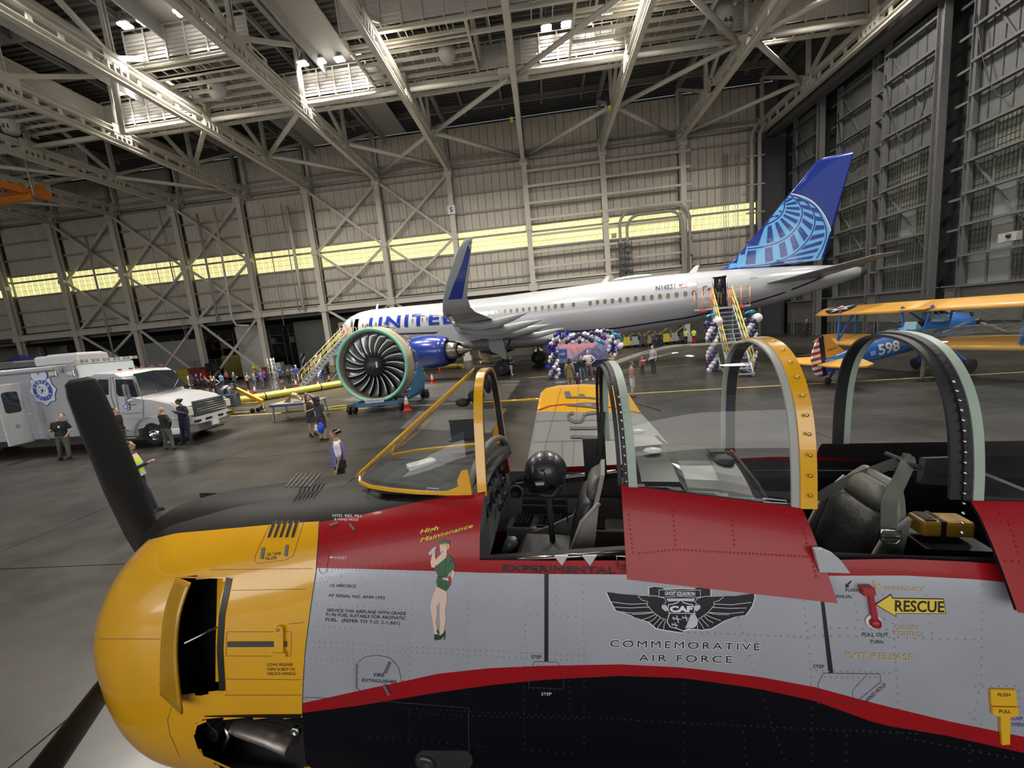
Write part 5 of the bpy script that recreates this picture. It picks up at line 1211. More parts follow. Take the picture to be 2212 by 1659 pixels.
# ================================================================ BIPLANE
bpb=mat('biplane_blue',(.03,.16,.50),.3,coat=.5,noise=.04,nscale=2); bpo=mat('biplane_orange',(.58,.30,.05),.4,coat=.2,noise=.04,nscale=2); bpr=mat('stripe_red',(.35,.03,.04),.45)
def biplane():
    T0=at(1808,828,z=0); psi=R(12); pit=R(-8.7)
    t=thing('biplane','blue open cockpit biplane with orange wings and striped rudder at right','airplane',(T0.x-.35,T0.y,0)); 
    t.rotation_euler=(0,pit,psi)
    # body frame: x forward from rudder post, z up
    z0=.82
    st=[(-.05,.05,.3,z0-.02),(.6,.14,.34,z0-.02),(1.6,.25,.42,z0+.03),(2.8,.36,.5,z0+.08),(3.8,.42,.56,z0+.12),(5.0,.45,.6,z0+.12),(6.0,.48,.6,z0+.1),(6.6,.5,.55,z0+.08)]
    rg=[[V((x,w_*math.cos(a),zc+h*math.sin(a)*(1 if math.sin(a)>0 else .95))) for a in [2*PI*k/20 for k in range(20)]] for x,w_,h,zc in st]
    fz=MB().loft(rg).build('fuselage',bpb,t)
    MB().lathe((6.55,0,z0+.08),(1,0,0),[(0,.5),(.05,.52),(.1,.45),(.12,.1)],24).build('cowl_ring',bpb,t)
    for x in (3.1,4.45):
        MB().ball((x,0,z0+.6),(.42,.28,.14),16,8).build('cockpit',black_m,t); MB().prism([(0,0),(.3,.0),(.12,.3)],(x+.38,-.22,z0+.64),(1,0,0),(0,0,1),.44).build('windshield_small',mat('wind_clear',(.25,.4,.5),.2),t)
    MB().box((2.6,0,z0+.62),(.5,.3,.2)).build('headrest',bpb,t,bev=.06)
    # wings
    def wg(xc,ch,zc,span,dih,name,swp=0):
        out=[]
        for sg in (1,-1):
            rg=[]
            for f in (0,.15,.5,.85,.94,.985,1.0):
                y=span*f; c=ch*(1 if f<.9 else (.86 if f<.95 else (.62 if f<.99 else .3))); xx=xc+(ch-c)*.1
                rg.append([V((xx+c*(.5-u),sg*y,zc+y*dih+v*.9+c*(.5-u)*.12)) for u,v in ((0,0),(.05,.05),(.2,.1),(.4,.1),(.7,.06),(1,0),(.7,-.03),(.3,-.05),(.05,-.03))])
            out.append(MB().loft(rg).build(name,bpo,t))
        return out
    up=wg(5.0,1.5,2.12,4.9,.0,'upper_wing'); lo=wg(4.55,1.5,.62,4.75,.03,'lower_wing')
    MB().box((4.4,0,2.12),(.35,1.0,.05)).build('wing_centre_trim',bpo,t)
    m=MB(); m.box((5.75,2.4,2.25),(.03,4.6,.05)).box((5.75,-2.4,2.25),(.03,4.6,.05))
    # star roundel on the far upper wing
    c=V((5.0,3.75,2.25)); m=MB()
    m.add([c+V((x,y,x*.12)) for x,y in ellp(.62,.62,28)],[tuple(range(28))],0)
    P=[]
    for k in range(10): a=2*PI*k/10; rr=.6 if k%2==0 else .25; P.append(c+V((-math.cos(a)*rr,math.sin(a)*rr,.006-math.cos(a)*rr*.12)))
    m.add(P+[c+V((0,0,.006))],[(k,(k+1)%10,10) for k in range(10)],1); m.add([c+V((x,y,.012+x*.12)) for x,y in ellp(.17,.17,16)],[tuple(range(16))],2); m.build('star_roundel',[navy_m,white_m,bpr],up[0])
    for sg in (1,-1):
        for a,b in (((5.55,2.22),(5.1,.75)),((4.5,2.22),(4.1,.75)),((5.5,2.2),(4.15,.78))): MB().bar((a[0],sg*3.3,a[1]),(b[0],sg*3.25,b[1]),.05,.09).build('wing_strut',bpb,t)
        for a,b in (((5.6,2.22),(5.5,1.3)),((4.5,2.22),(5.4,1.3)),((4.5,2.22),(4.3,1.35))): MB().bar((a[0],sg*.55,a[1]),(b[0],sg*.38,b[1]),.04,.08).build('cabane_strut',bpb,t)
        MB().tube([(5.5,sg*.55,2.2),(5.1,sg*3.25,.75)],.008,4).tube([(5.5,sg*.4,.7),(5.5,sg*3.3,2.2)],.008,4).build('flying_wire',gmet,t)
        # tailplane
        P=[(-.45,.05),(-.5,.5),(-.45,1.2),(-.1,1.75),(.25,1.7),(.55,1.2),(.95,.5),(1.1,.05)]
        q=[(a,b*sg) for a,b in P]; MB().prism(q if sg>0 else q[::-1],(0,0,z0+.08),(1,0,0),(0,1,0),.06).build('tailplane',bpo,t)
        MB().bar((.35,sg*.1,z0-.25),(.3,sg*1.0,z0+.06),.03,.06).build('tail_strut',bpb,t)
        o=MB().lathe((5.55,sg*.95-.07,-.55),(0,1,0),[(0,.1),(0,.24),(.03,.3),(.11,.3),(.14,.24),(.14,.1)],20,cap=True).build('main_wheel',tyre,t); MB().bar((5.4,sg*.3,.3),(5.5,sg*.9,-.5),.1,.14).build('gear_leg',bpb,t)
    # fin and rudder
    MB().prism([(0,0),(1.0,0),(.55,.45),(.3,.8),(.1,.98),(0,1.0)],(0.02,.025,z0+.28),(1,0,0),(0,0,1),.05).build('tail_fin',bpo,t)
    R_=[(0,-.42),(-.28,-.45),(-.52,-.3),(-.62,0),(-.64,.35),(-.55,.7),(-.38,1.0),(-.16,1.2),(0,1.26)]
    def clip(z1,z2):
        out=[]
        for (a,b) in (R_[1:]): pass
        pts=[]
        def xat(z):
            for (xa,za),(xb,zb) in zip(R_[1:],R_[2:]):
                if min(za,zb)<=z<=max(za,zb): return xa+(xb-xa)*(z-za)/(zb-za+1e-9)
            return -.2
        n=3; return [(-.22,z1),(-.22,z2)]+[(xat(z2+(z1-z2)*k/n),z2+(z1-z2)*k/n) for k in range(n+1)]
    MB().prism([(0,-.42),(0,1.26),(-.16,1.22),(-.22,1.16),(-.22,-.44)],(0,.03,z0),(1,0,0),(0,0,1),.06).build('rudder_post_panel',navy_m,t)
    ns=13; za,zb=-.44,1.16
    for k in range(ns): MB().prism(clip(za+(zb-za)*k/ns,za+(zb-za)*(k+1)/ns),(0,.03,z0),(1,0,0),(0,0,1),.06).build('rudder_stripe',bpr if k%2==0 else white_m,t)
    # tail wheel, engine, prop
    MB().bar((.35,0,.5),(.05,0,.18),.06,.08).build('tail_leg',dkg,t); MB().lathe((0,-.05,.14),(0,1,0),[(0,.04),(0,.13),(.1,.13),(.1,.04)],16,cap=True).build('tail_wheel',tyre,t)
    MB().lathe((6.7,0,z0+.08),(1,0,0),[(0,.2),(.2,.22),(.45,.14),(.5,.05)],16,cap=True).build('crankcase',gmet,t)
    for k in range(7):
        a=2*PI*k/7+.2; d=V((0,math.cos(a),math.sin(a))); m=MB()
        for j in range(6): m.lathe(V((6.85,0,z0+.08))+d*(.2+j*.05),d,[(0,.1),(.02,.1),(.02,.07),(.05,.07)],12)
        m.build('cylinder',dkg,t)
    a=R(27); d=V((0,math.cos(a),math.sin(a)))
    for s in (1,-1):
        rg=[]
        for f,w_ in ((.0,.05),(.15,.07),(.5,.11),(.85,.09),(1,.03)):
            c=V((7.25,0,z0+.08))+d*s*1.25*f; n=V((0,-d.z,d.y)); rg.append([c+n*w_,c+V((.02,0,0)),c-n*w_,c-V((.02,0,0))])
        MB().loft(rg).build('propeller_blade',dkg,t); MB().loft([[p*1 for p in rg[3]],rg[4]]).build('blade_tip',yb_m,t)
    # number and registration, laid on the port side... (starboard side faces the camera)
    for txt,x0,zz,h,mt_,bl in (('598',2.15,z0-.06,.42,white_m,.03),):
        vs,fs,W=text2d(txt,bl); ps=[]
        k=h
        for x,y in vs:
            xx=x0+x*k; s_=None
            for a_,b_ in zip(st,st[1:]):
                if a_[0]<=xx<=b_[0]: f=(xx-a_[0])/(b_[0]-a_[0]); w_=a_[1]+(b_[1]-a_[1])*f; hh=a_[2]+(b_[2]-a_[2])*f; zc=a_[3]+(b_[3]-a_[3])*f
            z_=zz+y*k-.05; sn=max(-.98,min(.98,(z_-zc)/hh)); ps.append(V((xx,-(w_*math.sqrt(1-sn*sn)+.02),z_)))
        MB().add(ps,fs).build('fuselage_number',mt_,t)
    m=MB(); textplane(m,'N58219',(.12,-.035,z0+.55),(1,0,.05),(0,0,1),.09); m.build('tail_registration',black_m,t)
    m=MB(); 
    m.add([V((5.0,-.49,z0+.1)),V((6.0,-.5,z0+.26)),V((6.0,-.5,z0+.30)),V((5.0,-.49,z0+.2))],[(0,1,2,3)]); textplane(m,'N856G',(5.9,-.51,z0+.22),(1,0,0.05),(0,0,1),.11); m.build('cowl_letters',white_m,t)
    MB().box((1.9,-.30,z0+.03),(.22,.02,.16)).build('white_patch',mat('pale_blue',(.3,.5,.75),.4),t)
biplane()
# ================================================================ PEOPLE
skn={'l':(.62,.38,.28),'m':(.45,.26,.17),'d':(.16,.085,.055),'t':(.52,.31,.21)}
def skm(k): return mat('skin_'+k,skn[k],.5)
def cl(c): return mat('cloth_%02x%02x%02x'%tuple(int(v*255) for v in c),c,.8,noise=.12,nscale=9)
ARM={'down':((.25,.03,1.12),(.27,-.05,.88)),'hip':((.43,.06,1.16),(.2,-.07,1.0)),'phone':((.23,-.06,1.12),(.09,-.30,1.2)),'fold':((.25,-.08,1.14),(-.05,-.23,1.16)),'up':((.30,-.14,1.40),(.10,-.22,1.64)),'side':((.40,-.05,1.34),(.62,-.12,1.38)),'chest':((.30,.0,1.17),(.14,-.19,1.30)),'pocket':((.28,.06,1.13),(.2,-.06,.93)),'back':((.27,.1,1.14),(.1,.17,1.0))}
LEG={'stand':((.105,-.02,.5),(.115,.03,.08)),'wide':((.15,-.02,.5),(.22,.02,.08)),'fwd':((.10,-.18,.52),(.10,-.26,.09)),'rear':((.10,.04,.5),(.11,.30,.12)),'lean':((.12,-.06,.5),(.15,-.12,.08))}
def ering(c,rx,ry,n=12,ax=None):
    if ax is None: return [V(c)+V((rx*math.cos(2*PI*k/n),ry*math.sin(2*PI*k/n),0)) for k in range(n)]
    x,y,z=frame(ax,(0,1,0)); return [V(c)+x*rx*math.cos(2*PI*k/n)+y*ry*math.sin(2*PI*k/n) for k in range(n)]
def remesh(o,v,sm=True):
    m=o.modifiers.new('r','REMESH'); m.mode='VOXEL'; m.voxel_size=v; m.use_smooth_shade=sm
    s=o.modifiers.new('s','SMOOTH'); s.factor=.5; s.iterations=2; return o
def limb(m,pts,rs,n=10): m.tube(pts,rs,n); [m.ball(p,r,8,6) for p,r in zip(pts,rs)]
def person(px,py,lab,face=0,shirt=(.02,.02,.02),pants=(.02,.02,.03),skin='l',hair=(.03,.02,.015),hs='short',sleeve='short',legs='pants',arms=('down','down'),stance=('stand','stand'),H=1.72,loc=None,near=False,shoe=(.03,.03,.03),fat=1.0,group=None,head=(0,0),socks=None,z=0):
    p=V(loc) if loc is not None else at(px,py,z=0)
    t=thing('person',lab,'person',p,R(face),group,H/1.75)
    vx=.013 if near else .022; F=fat
    m=MB()
    # torso, neck
    tor=[((0,0,.86),.15*F,.10*F),((0,0,.95),.165*F,.115*F),((0,.0,1.08),.14*F,.10*F),((0,.0,1.25),.165*F,.115*F),((0,.01,1.38),.17,.10),((0,.015,1.45),.11,.07),((0,.01,1.50),.06,.06),((0,-.005,1.56),.055,.058)]
    m.loft([ering(*a) for a in tor])
    hx,hy=head; hc=V((0+hx*.3,-.02+hy*.1,1.655)); 
    hr=Matrix.Rotation(R(hx*60),3,'Z')
    m.ball(hc+V((0,.01,.015)),(.076,.095,.105),14,10,rot=hr); m.ball(hc+hr@V((0,-.028,-.055)),(.055,.062,.062),12,8)
    m.ball(hc+hr@V((0,-.098,-.01)),(.014,.02,.024),8,6); 
    for s in (-1,1): m.ball(hc+hr@V((s*.078,.01,-.005)),(.014,.024,.034),8,6)
    A_={}
    for s,k in ((-1,arms[0]),(1,arms[1])):
        e,w_=ARM[k]; e=V((e[0]*s,e[1],e[2])); w_=V((w_[0]*s,w_[1],w_[2])); sh=V((s*.175,.01,1.405)); A_[s]=(sh,e,w_)
        limb(m,[sh,sh.lerp(e,.5),e,e.lerp(w_,.35),w_],[.058*F,.048*F,.038,.036,.026])
        d=(w_-e).normalized(); side=V((0,1,0)) if abs(d.y)<.8 else V((1,0,0)); fx=d.cross(side).normalized(); fy=fx.cross(d)
        pal=w_+d*.055; m.tube([w_,w_+d*.04,pal+d*.03],[.026,.034,.032],8,flat_=.6,up=side)
        if near:
            for j in range(4):
                b=pal+d*.025+side*(-.027+.018*j)*1; ln=(.06,.07,.066,.05)[j]; c1=b+d*ln*.55; c2=c1+(d*.75+fx*(-.5))*ln*.5; m.tube([b,c1,c2],[.0095,.009,.0075],6)
            b=w_+d*.03+side*-.03; m.tube([b,b+(d*.6-side*.5)*.04,b+(d-side*.25)*.06],[.011,.01,.008],6)
        else: m.ball(pal+d*.05,(.03,.03,.035),8,6)
    L_={}
    for s,k in ((-1,stance[0]),(1,stance[1])):
        kn,an=LEG[k]; kn=V((kn[0]*s,kn[1],kn[2])); an=V((an[0]*s,an[1],an[2])); hp_=V((s*.09,0,.9)); L_[s]=(hp_,kn,an)
        limb(m,[hp_,hp_.lerp(kn,.5),kn,kn.lerp(an,.3),kn.lerp(an,.7),an],[.095*F,.078*F,.056,.056,.042,.036])
    remesh(m.build('body',skm(skin),t),vx)
    # eyes, brows, mouth
    if near:
        f=MB()
        for s in (-1,1): f.ball(hc+hr@V((s*.031,-.083,.008)),(.014,.008,.009),8,6,0); f.ball(hc+hr@V((s*.031,-.09,.008)),(.006,.004,.006),6,5,1); f.bar(hc+hr@V((s*.016,-.094,.028)),hc+hr@V((s*.045,-.084,.03)),.008,.006,1)
        f.bar(hc+hr@V((-.02,-.087,-.06)),hc+hr@V((.02,-.087,-.06)),.01,.008,2); f.build('face_features',[white_m,black_m,mat('lip',(.35,.12,.1),.5)],t)
    # shirt
    g=.016
    m=MB()
    if legs=='dress': ts=[((0,0,.62),.22*F,.18*F),((0,0,.8),.2*F,.15*F),((0,0,.95),.18*F+g,.125*F+g)]
    elif legs=='robe': ts=[((0,0,.22),.30,.26),((0,0,.5),.27,.22),((0,0,.8),.22,.17),((0,0,.95),.20,.14)]
    else: ts=[((0,0,.90),.165*F+g,.115*F+g),((0,0,.96),.168*F+g,.118*F+g)]
    ts+=[((0,.0,1.08),.15*F+g,.108*F+g),((0,.0,1.25),.168*F+g,.118*F+g),((0,.01,1.38),.175+g,.10+g),((0,.015,1.455),.11+g,.07+g),((0,.012,1.485),.062+g,.062+g)]
    m.loft([ering(*a) for a in ts])
    for s in (-1,1):
        sh,e,w_=A_[s]
        if sleeve=='short': limb(m,[sh,sh.lerp(e,.35),sh.lerp(e,.72)],[.07*F,.066*F,.062*F])
        elif sleeve=='long': limb(m,[sh,sh.lerp(e,.5),e,e.lerp(w_,.95)],[.07*F,.06*F,.052,.04])
    remesh(m.build('dress' if legs in('dress','robe') else 'shirt',cl(shirt),t),vx)
    # trousers
    if legs in ('pants','shorts','skirt'):
        m=MB(); m.loft([ering((0,0,.82),.17*F,.12*F),ering((0,0,.9),.172*F+g*.5,.122*F+g*.5),ering((0,0,.985),.155*F+g,.11*F+g)])
        if legs=='skirt': m.loft([ering((0,0,.48),.21,.17),ering((0,0,.7),.2,.15),ering((0,0,.9),.175*F,.125*F)])
        else:
            for s in (-1,1):
                hp_,kn,an=L_[s]
                if legs=='pants': limb(m,[hp_,hp_.lerp(kn,.5),kn,kn.lerp(an,.5),an+V((0,0,.02))],[.108*F,.092*F,.075,.07,.06])
                else: limb(m,[hp_,hp_.lerp(kn,.5),hp_.lerp(kn,.88)],[.108*F,.098*F,.09])
        remesh(m.build('skirt' if legs=='skirt' else 'trousers' if legs=='pants' else 'shorts',cl(pants),t),vx)
        if near: MB().tube([V((.172*F*math.cos(a),.128*F*math.sin(a),.975)) for a in [2*PI*k/20 for k in range(20)]],.02,6,closed=True).build('belt',black_m,t)
    for s in (-1,1):
        an=L_[s][2]; m=MB(); z_=an.z-.08
        m.loft([ering(an+V((0,.05,-.035)),.036,.045,10,(0,-1,0.0)),ering(an+V((0,0,-.02)),.045,.052,10,(0,-1,0)),ering(an+V((0,-.07,-.038)),.048,.038,10,(0,-1,0)),ering(an+V((0,-.14,-.052)),.045,.026,10,(0,-1,0)),ering(an+V((0,-.18,-.058)),.025,.016,10,(0,-1,0))])
        if socks: m.tube([an,an+V((0,0,.14))],.045,8,1)
        m.build('shoe',[cl(shoe),black_m],t)
    # hair / hats
    hm_=mat('hair_%02x%02x'%(int(hair[0]*255),int(hair[2]*255)),hair,.6,noise=.2,nscale=30)
    m=MB(); hh=hc+V((0,.018,.035))
    if hs!='bald':
        m.ball(hh+hr@V((0,.012,.0)),(.085,.098,.092),14,10,rot=hr)
        if hs in('long','curly'):
            w_=1.0 if hs=='long' else 1.35
            m.loft([ering(hc+hr@V((0,.05,.06)),.075*w_,.06*w_),ering(hc+hr@V((0,.07,-.05)),.095*w_,.055*w_),ering(hc+hr@V((0,.085,-.17)),.10*w_,.055*w_),ering(hc+hr@V((0,.10,-.30)),.07*w_,.035*w_)])
            if hs=='curly':
                for k in range(24): a=R(200+random.uniform(-110,110)-90+180); m.ball(hc+hr@V((random.uniform(-.11,.11),.05+random.uniform(-.03,.07),random.uniform(-.24,.1))),.05,8,6)
        if hs=='bun': m.ball(hc+hr@V((0,.12,.03)),(.055,.05,.055),10,8)
        if hs=='pony': m.ball(hc+hr@V((0,.11,.02)),(.04,.04,.04),8,6); m.tube([hc+hr@V((0,.12,.0)),hc+hr@V((0,.14,-.08)),hc+hr@V((0,.12,-.18))],[.035,.04,.01],8)
        remesh(m.build('hair',hm_,t),vx*.8)
    return t
def pc(x,y,x0,y0,k): return (x0+x/k,y0+y/k)
blk=(.012,.012,.014); navy=(.012,.016,.04); olive=(.075,.085,.06); jean=(.10,.16,.26)
# officers by the truck
o1=person(147,990,'man in black polo and olive trousers standing before the open truck door',20,blk,olive,'l',(.05,.03,.02),arms=('phone','pocket'),stance=('wide','lean'),H=1.80,near=True,fat=1.12,head=(.5,0))
o2=person(270,977,'man in black shirt mostly hidden behind the propeller blade by the truck',110,blk,olive,'l',(.06,.05,.04),H=1.82,near=True,fat=1.05)
o3=person(368,970,'officer with a blond ponytail, back turned, in black shirt and olive trousers',170,blk,olive,'l',(.42,.30,.12),'pony',arms=('hip','phone'),stance=('wide','wide'),H=1.68,near=True,sleeve='long',fat=1.05)
o4=person(408,957,'officer in dark uniform and cap leaning on the truck bonnet',-15,navy,navy,'d',(.01,.01,.01),'short',arms=('chest','chest'),stance=('lean','stand'),H=1.88,near=True,fat=1.15,head=(-.2,0))
MB().ball((0,.01,1.72),(.095,.105,.05),14,8).bar((-.06,-.1,1.70),(.06,-.1,1.70),.09,.015).build('cap',black_m,o4)
MB().box((.06,-.145,1.3),(.05,.02,.07)).build('chest_badge',silver,o4); MB().box((.07,-.145,1.28),(.045,.02,.08)).build('chest_badge',white_m,o1)
MB().box((.2,-.02,.95),(.06,.14,.16)).box((-.2,.0,.95),(.06,.1,.1)).build('holster',black_m,o3)
o=MB().lathe(at(364,957,z=0),(0,0,1),[(0,.1),(.1,.13),(.11,.11),(.09,.0)],14,cap=True).build('paper_bowl',white_m); tag(o,'small white bowl on the floor behind the blond officer','bowl')
o=MB().lathe((0,0,0),(0,0,1),[(0,.035),(.16,.035),(.2,.015),(.23,.016),(.23,0)],12,cap=True).build('water_bottle',mat('bottle_blue',(.35,.5,.6),.15,trans=.3)); o.location=V((-17.75,14.72,.77)); tag(o,'small water bottle standing on the truck step','bottle')
# hi-vis woman
o5=person(312,1106,'person in a yellow and pink hi-vis vest and navy overalls walking behind the propeller blade',115,(.02,.025,.045),(.015,.018,.035),'m',(.03,.02,.02),'long',sleeve='long',arms=('phone','phone'),stance=('fwd','stand'),H=1.72,near=True,fat=1.15)
m=MB(); F=1.15; g=.035
m.loft([ering(*a) for a in (((0,0,1.0),.168*F+g,.118*F+g),((0,0,1.08),.155*F+g,.108*F+g),((0,0,1.16),.16*F+g,.11*F+g))],mi=0,cap=False); m.loft([ering(*a) for a in (((0,0,.92),.175*F+g,.125*F+g),((0,0,1.0),.168*F+g,.118*F+g))],mi=1,cap=False); m.loft([ering(*a) for a in (((0,0,1.16),.16*F+g,.11*F+g),((0,0,1.22),.165*F+g,.115*F+g))],mi=1,cap=False)
m.loft([ering(*a) for a in (((0,0,1.22),.165*F+g,.115*F+g),((0,.01,1.36),.17+g,.10+g))],mi=0,cap=False); m.loft([ering(*a) for a in (((0,.01,1.36),.17+g,.10+g),((0,.015,1.46),.11+g,.07+g))],mi=2,cap=False)
m.build('hi_vis_vest',[mat('hivis_yellow',(.62,.85,.08),.5),mat('hivis_silver',(.7,.68,.7),.3),mat('hivis_pink',(.8,.55,.5),.5)],o5)
MB().tube([(-.075,.03,1.745),(0,.0,1.765),(.075,.03,1.745)],.008,6).build('sunglasses',silver,o5)
# purple waistcoat woman
pw=at(672,1012,y=9.0); p=V((-5.1,9.3,0)); q=at(722,1006,z=.75); 
pl=at(722,928,z=1.66)
o6=person(0,0,'woman in a purple patterned waistcoat over a white tee looking down',-65,(.78,.76,.78),(.012,.012,.015),'m',(.012,.01,.01),'bun',arms=('down','down'),H=1.66,near=True,fat=1.1,loc=(pl.x,pl.y,0),head=(-.2,0))
m=MB(); g=.03; F=1.1
m.loft([ering(*a) for a in (((0,0,.92),.172*F+g,.122*F+g),((0,0,1.08),.152*F+g,.108*F+g),((0,0,1.25),.166*F+g,.118*F+g),((0,.01,1.38),.165+g,.10+g),((0,.015,1.45),.10+g,.07+g))],cap=False); m.build('waistcoat',mat('purple_print',(.10,.07,.26),.7,col2=(.22,.20,.48),nscale=25),o6)
MB().tube([V((.083*math.cos(a),.096*math.sin(a)*1.1,1.70+.03*math.sin(a))) for a in [PI*k/12 for k in range(13)]],.009,6).build('headband',white_m,o6)
MB().box((.25,.06,.98),(.07,.2,.2)).tube([(.24,.1,1.08),(.12,.08,1.3),(-.1,.0,1.47)],.012,6).build('shoulder_bag',black_m,o6,bev=.01)
# two women at the table
def fl(px,py): return at(px,py,z=0)
o7=person(678,942,'woman with long dark hair in a black patterned short dress by the table',70,(.03,.03,.028),blk,'m',(.02,.012,.01),'long',sleeve='none',legs='dress',arms=('phone','phone'),H=1.62,near=True,socks=True,shoe=(.03,.03,.03),fat=.95)
o8=person(700,951,'woman with big curly dark hair in a dark grey tee and shorts, back turned',165,(.05,.055,.07),(.045,.05,.065),'m',(.02,.013,.01),'curly',legs='shorts',arms=('down','phone'),H=1.68,near=True)
o=MB().ball(at(693,925,z=.75),(.12,.08,.2),12,8).build('blue_bag',mat('bag_blue',(.02,.07,.6),.35)); tag(o,'bright blue bag held low by the curly haired woman','bag')
o=MB().box(at(687,925,z=.68),(.26,.03,.2),rot=Matrix.Rotation(.3,3,'Y')).build('white_folder',white_m,bev=.005); tag(o,'white folder hanging beside the bright blue bag','folder')
# backdrop group
person(1273,821,'man in white tee and brown trousers posing before the mountain backdrop',0,(.62,.6,.62),(.18,.12,.10),'l',(.02,.015,.012),arms=('chest','hip'),stance=('stand','wide'),H=1.80,near=True,shoe=(.7,.7,.7))
person(1258,823,'young person in black tee and jeans leaning beside the man in white',15,blk,jean,'l',(.02,.015,.012),arms=('side','side'),stance=('lean','wide'),H=1.5,near=True,shoe=(.5,.5,.5))
wy=at(1233,838,z=0); person(0,0,'woman in an olive green dress with long dark hair seen from behind',170,(.19,.17,.05),blk,'t',(.02,.015,.012),'long',sleeve='none',legs='dress',H=1.62,near=True,loc=wy)
person(0,0,'child with brown hair just above the yellow wing tip',20,(.05,.02,.05),blk,'l',(.16,.08,.05),'long',H=1.05,near=True,loc=at(1250,851,z=0))
person(1325,832,'person in brown top at the right side of the arch behind the canopy frame',-80,(.25,.15,.12),(.03,.03,.12),'t',(.02,.015,.012),arms=('up','down'),H=1.75)
person(1367,858,'person in white shorts crouching forward seen past the canopy frame',90,(.45,.25,.2),(.7,.7,.72),'l',(.1,.06,.12),legs='shorts',H=1.6)
# child under the wing
person(1105,810,'child in black tee and pale blue shorts walking under the airliner wing',60,blk,(.28,.38,.6),'l',(.05,.03,.02),legs='shorts',arms=('phone','phone'),H=1.45,shoe=(.7,.7,.7),stance=('lean','stand'))
# people seen through the canopy
person(1412,806,'adult in pale shirt and blue bag walking, seen through the front canopy',-60,(.5,.5,.55),navy,'l',(.03,.03,.03),H=1.7); person(1388,808,'small child in a red top seen through the front canopy',20,(.5,.05,.05),navy,'l',(.03,.03,.03),H=1.1)
person(2005,822,'man in brown camouflage trousers standing by the biplane fuselage',175,(.05,.045,.03),(.10,.08,.055),'m',(.02,.02,.02),H=1.88,near=True,arms=('hip','hip'),stance=('wide','wide'),fat=1.15)
# door man
dq2=A(36.8,1.2,3.72); person(0,0,'man in dark shirt and khaki trousers standing inside the open rear door',10,(.02,.022,.025),(.25,.2,.14),'m',(.03,.03,.03),legs='shorts',H=1.72,loc=dq2)
# crowd, left to right
C4=lambda x,y:(400+x/6.379,740+y/6.379)
CR=[(110,640,'person in a bright blue jersey with white letters at the left end of the crowd',180,(.01,.05,.40),navy,'t',(.03,.02,.02),'short','short','pants',1.72),
(185,640,'man in a dark navy tee behind the truck bonnet',150,navy,navy,'l',(.04,.03,.02),'short','short','pants',1.75),
(250,620,'man in a dark shirt looking down in the crowd',120,(.05,.05,.06),navy,'l',(.06,.04,.03),'short','short','pants',1.7),
(310,690,'woman in black top with a small pale bag on her back',175,blk,blk,'t',(.03,.02,.015),'bun','none','shorts',1.68),
(395,700,'woman in black dress with one arm up, right of the small pale bag',160,blk,blk,'l',(.15,.09,.05),'bun','none','shorts',1.66),
(445,720,'woman with hand at her forehead facing the truck',0,(.02,.02,.02),(.03,.04,.07),'t',(.04,.02,.015),'pony','none','pants',1.68),
(525,640,'broad person in a light blue tee, back turned, behind the grey engine',180,(.11,.25,.55),(.05,.06,.08),'m',(.015,.012,.01),'short','short','pants',1.7),
(585,560,'person with pink cap behind the light blue tee',180,(.5,.12,.3),navy,'t',(.6,.15,.35),'short','short','pants',1.55),
(700,640,'bald man in a dark grey tee right of the light blue tee',170,(.05,.055,.075),(.03,.035,.05),'l',(.1,.07,.05),'bald','short','pants',1.72),
(880,645,'woman with long hair in beige top, black trousers and a blue bag',150,(.40,.27,.18),blk,'l',(.03,.02,.015),'long','short','pants',1.66),
(975,635,'person in grey tee and loose blue jeans',150,(.24,.24,.23),jean,'m',(.02,.02,.02),'short','short','pants',1.7),
(1010,600,'woman in black behind the grey tee',200,blk,blk,'l',(.04,.02,.02),'long','long','pants',1.62),
(1075,635,'person in a purple tee and grey trousers',170,(.12,.05,.32),(.10,.10,.10),'l',(.02,.02,.02),'short','short','pants',1.74),
(1120,600,'person in navy behind the purple tee',190,navy,navy,'m',(.02,.02,.02),'short','long','pants',1.66),
(1335,570,'person in blue polo and black shorts right of the lattice tower',170,(.02,.05,.25),blk,'m',(.02,.015,.01),'short','short','shorts',1.75),
(1440,560,'person in dark patterned clothes beside the blue polo pair',180,(.05,.05,.05),blk,'m',(.02,.02,.02),'short','long','pants',1.65),
(1500,545,'person in tan shorts half hidden behind the man in the white cap',180,(.1,.1,.12),(.2,.16,.1),'t',(.03,.02,.02),'short','short','shorts',1.66),
(1560,560,'man with white cap in blue polo and jeans',165,(.02,.05,.26),(.07,.11,.2),'l',(.7,.7,.7),'short','short','pants',1.85),
(1650,585,'person in a long black gown with white at the collar',170,blk,blk,'l',(.02,.02,.02),'short','long','robe',1.85),
(1735,575,'person in black dress left of the balloon column by the steps',190,blk,blk,'t',(.02,.02,.02),'short','none','dress',1.85),
(1930,575,'person in blue tee and grey trousers at the foot of the front steps',120,(.01,.04,.32),(.06,.07,.1),'t',(.02,.02,.02),'short','short','pants',1.62)]
for x,y,l,f,s,pn,sk,hr,hs,sl,lg,H in CR:
    a,b=C4(x,y); arms_=('down','down') if 'hand at' not in l and 'arm up' not in l else ('up','hip')
    person(a,b,l,f,s,pn,sk,hr,hs,sl,lg,arms=random.choice([('down','down'),('phone','phone'),('fold','fold'),('down','phone')]) if arms_==('down','down') else arms_,H=H,fat=random.choice([.95,1.05,1.15]))
person(395,822,'worker in a lime hi-vis vest standing behind the truck windscreen',-10,(.55,.72,.12),(.6,.62,.6),'m',(.02,.02,.02),sleeve='short',H=1.8)
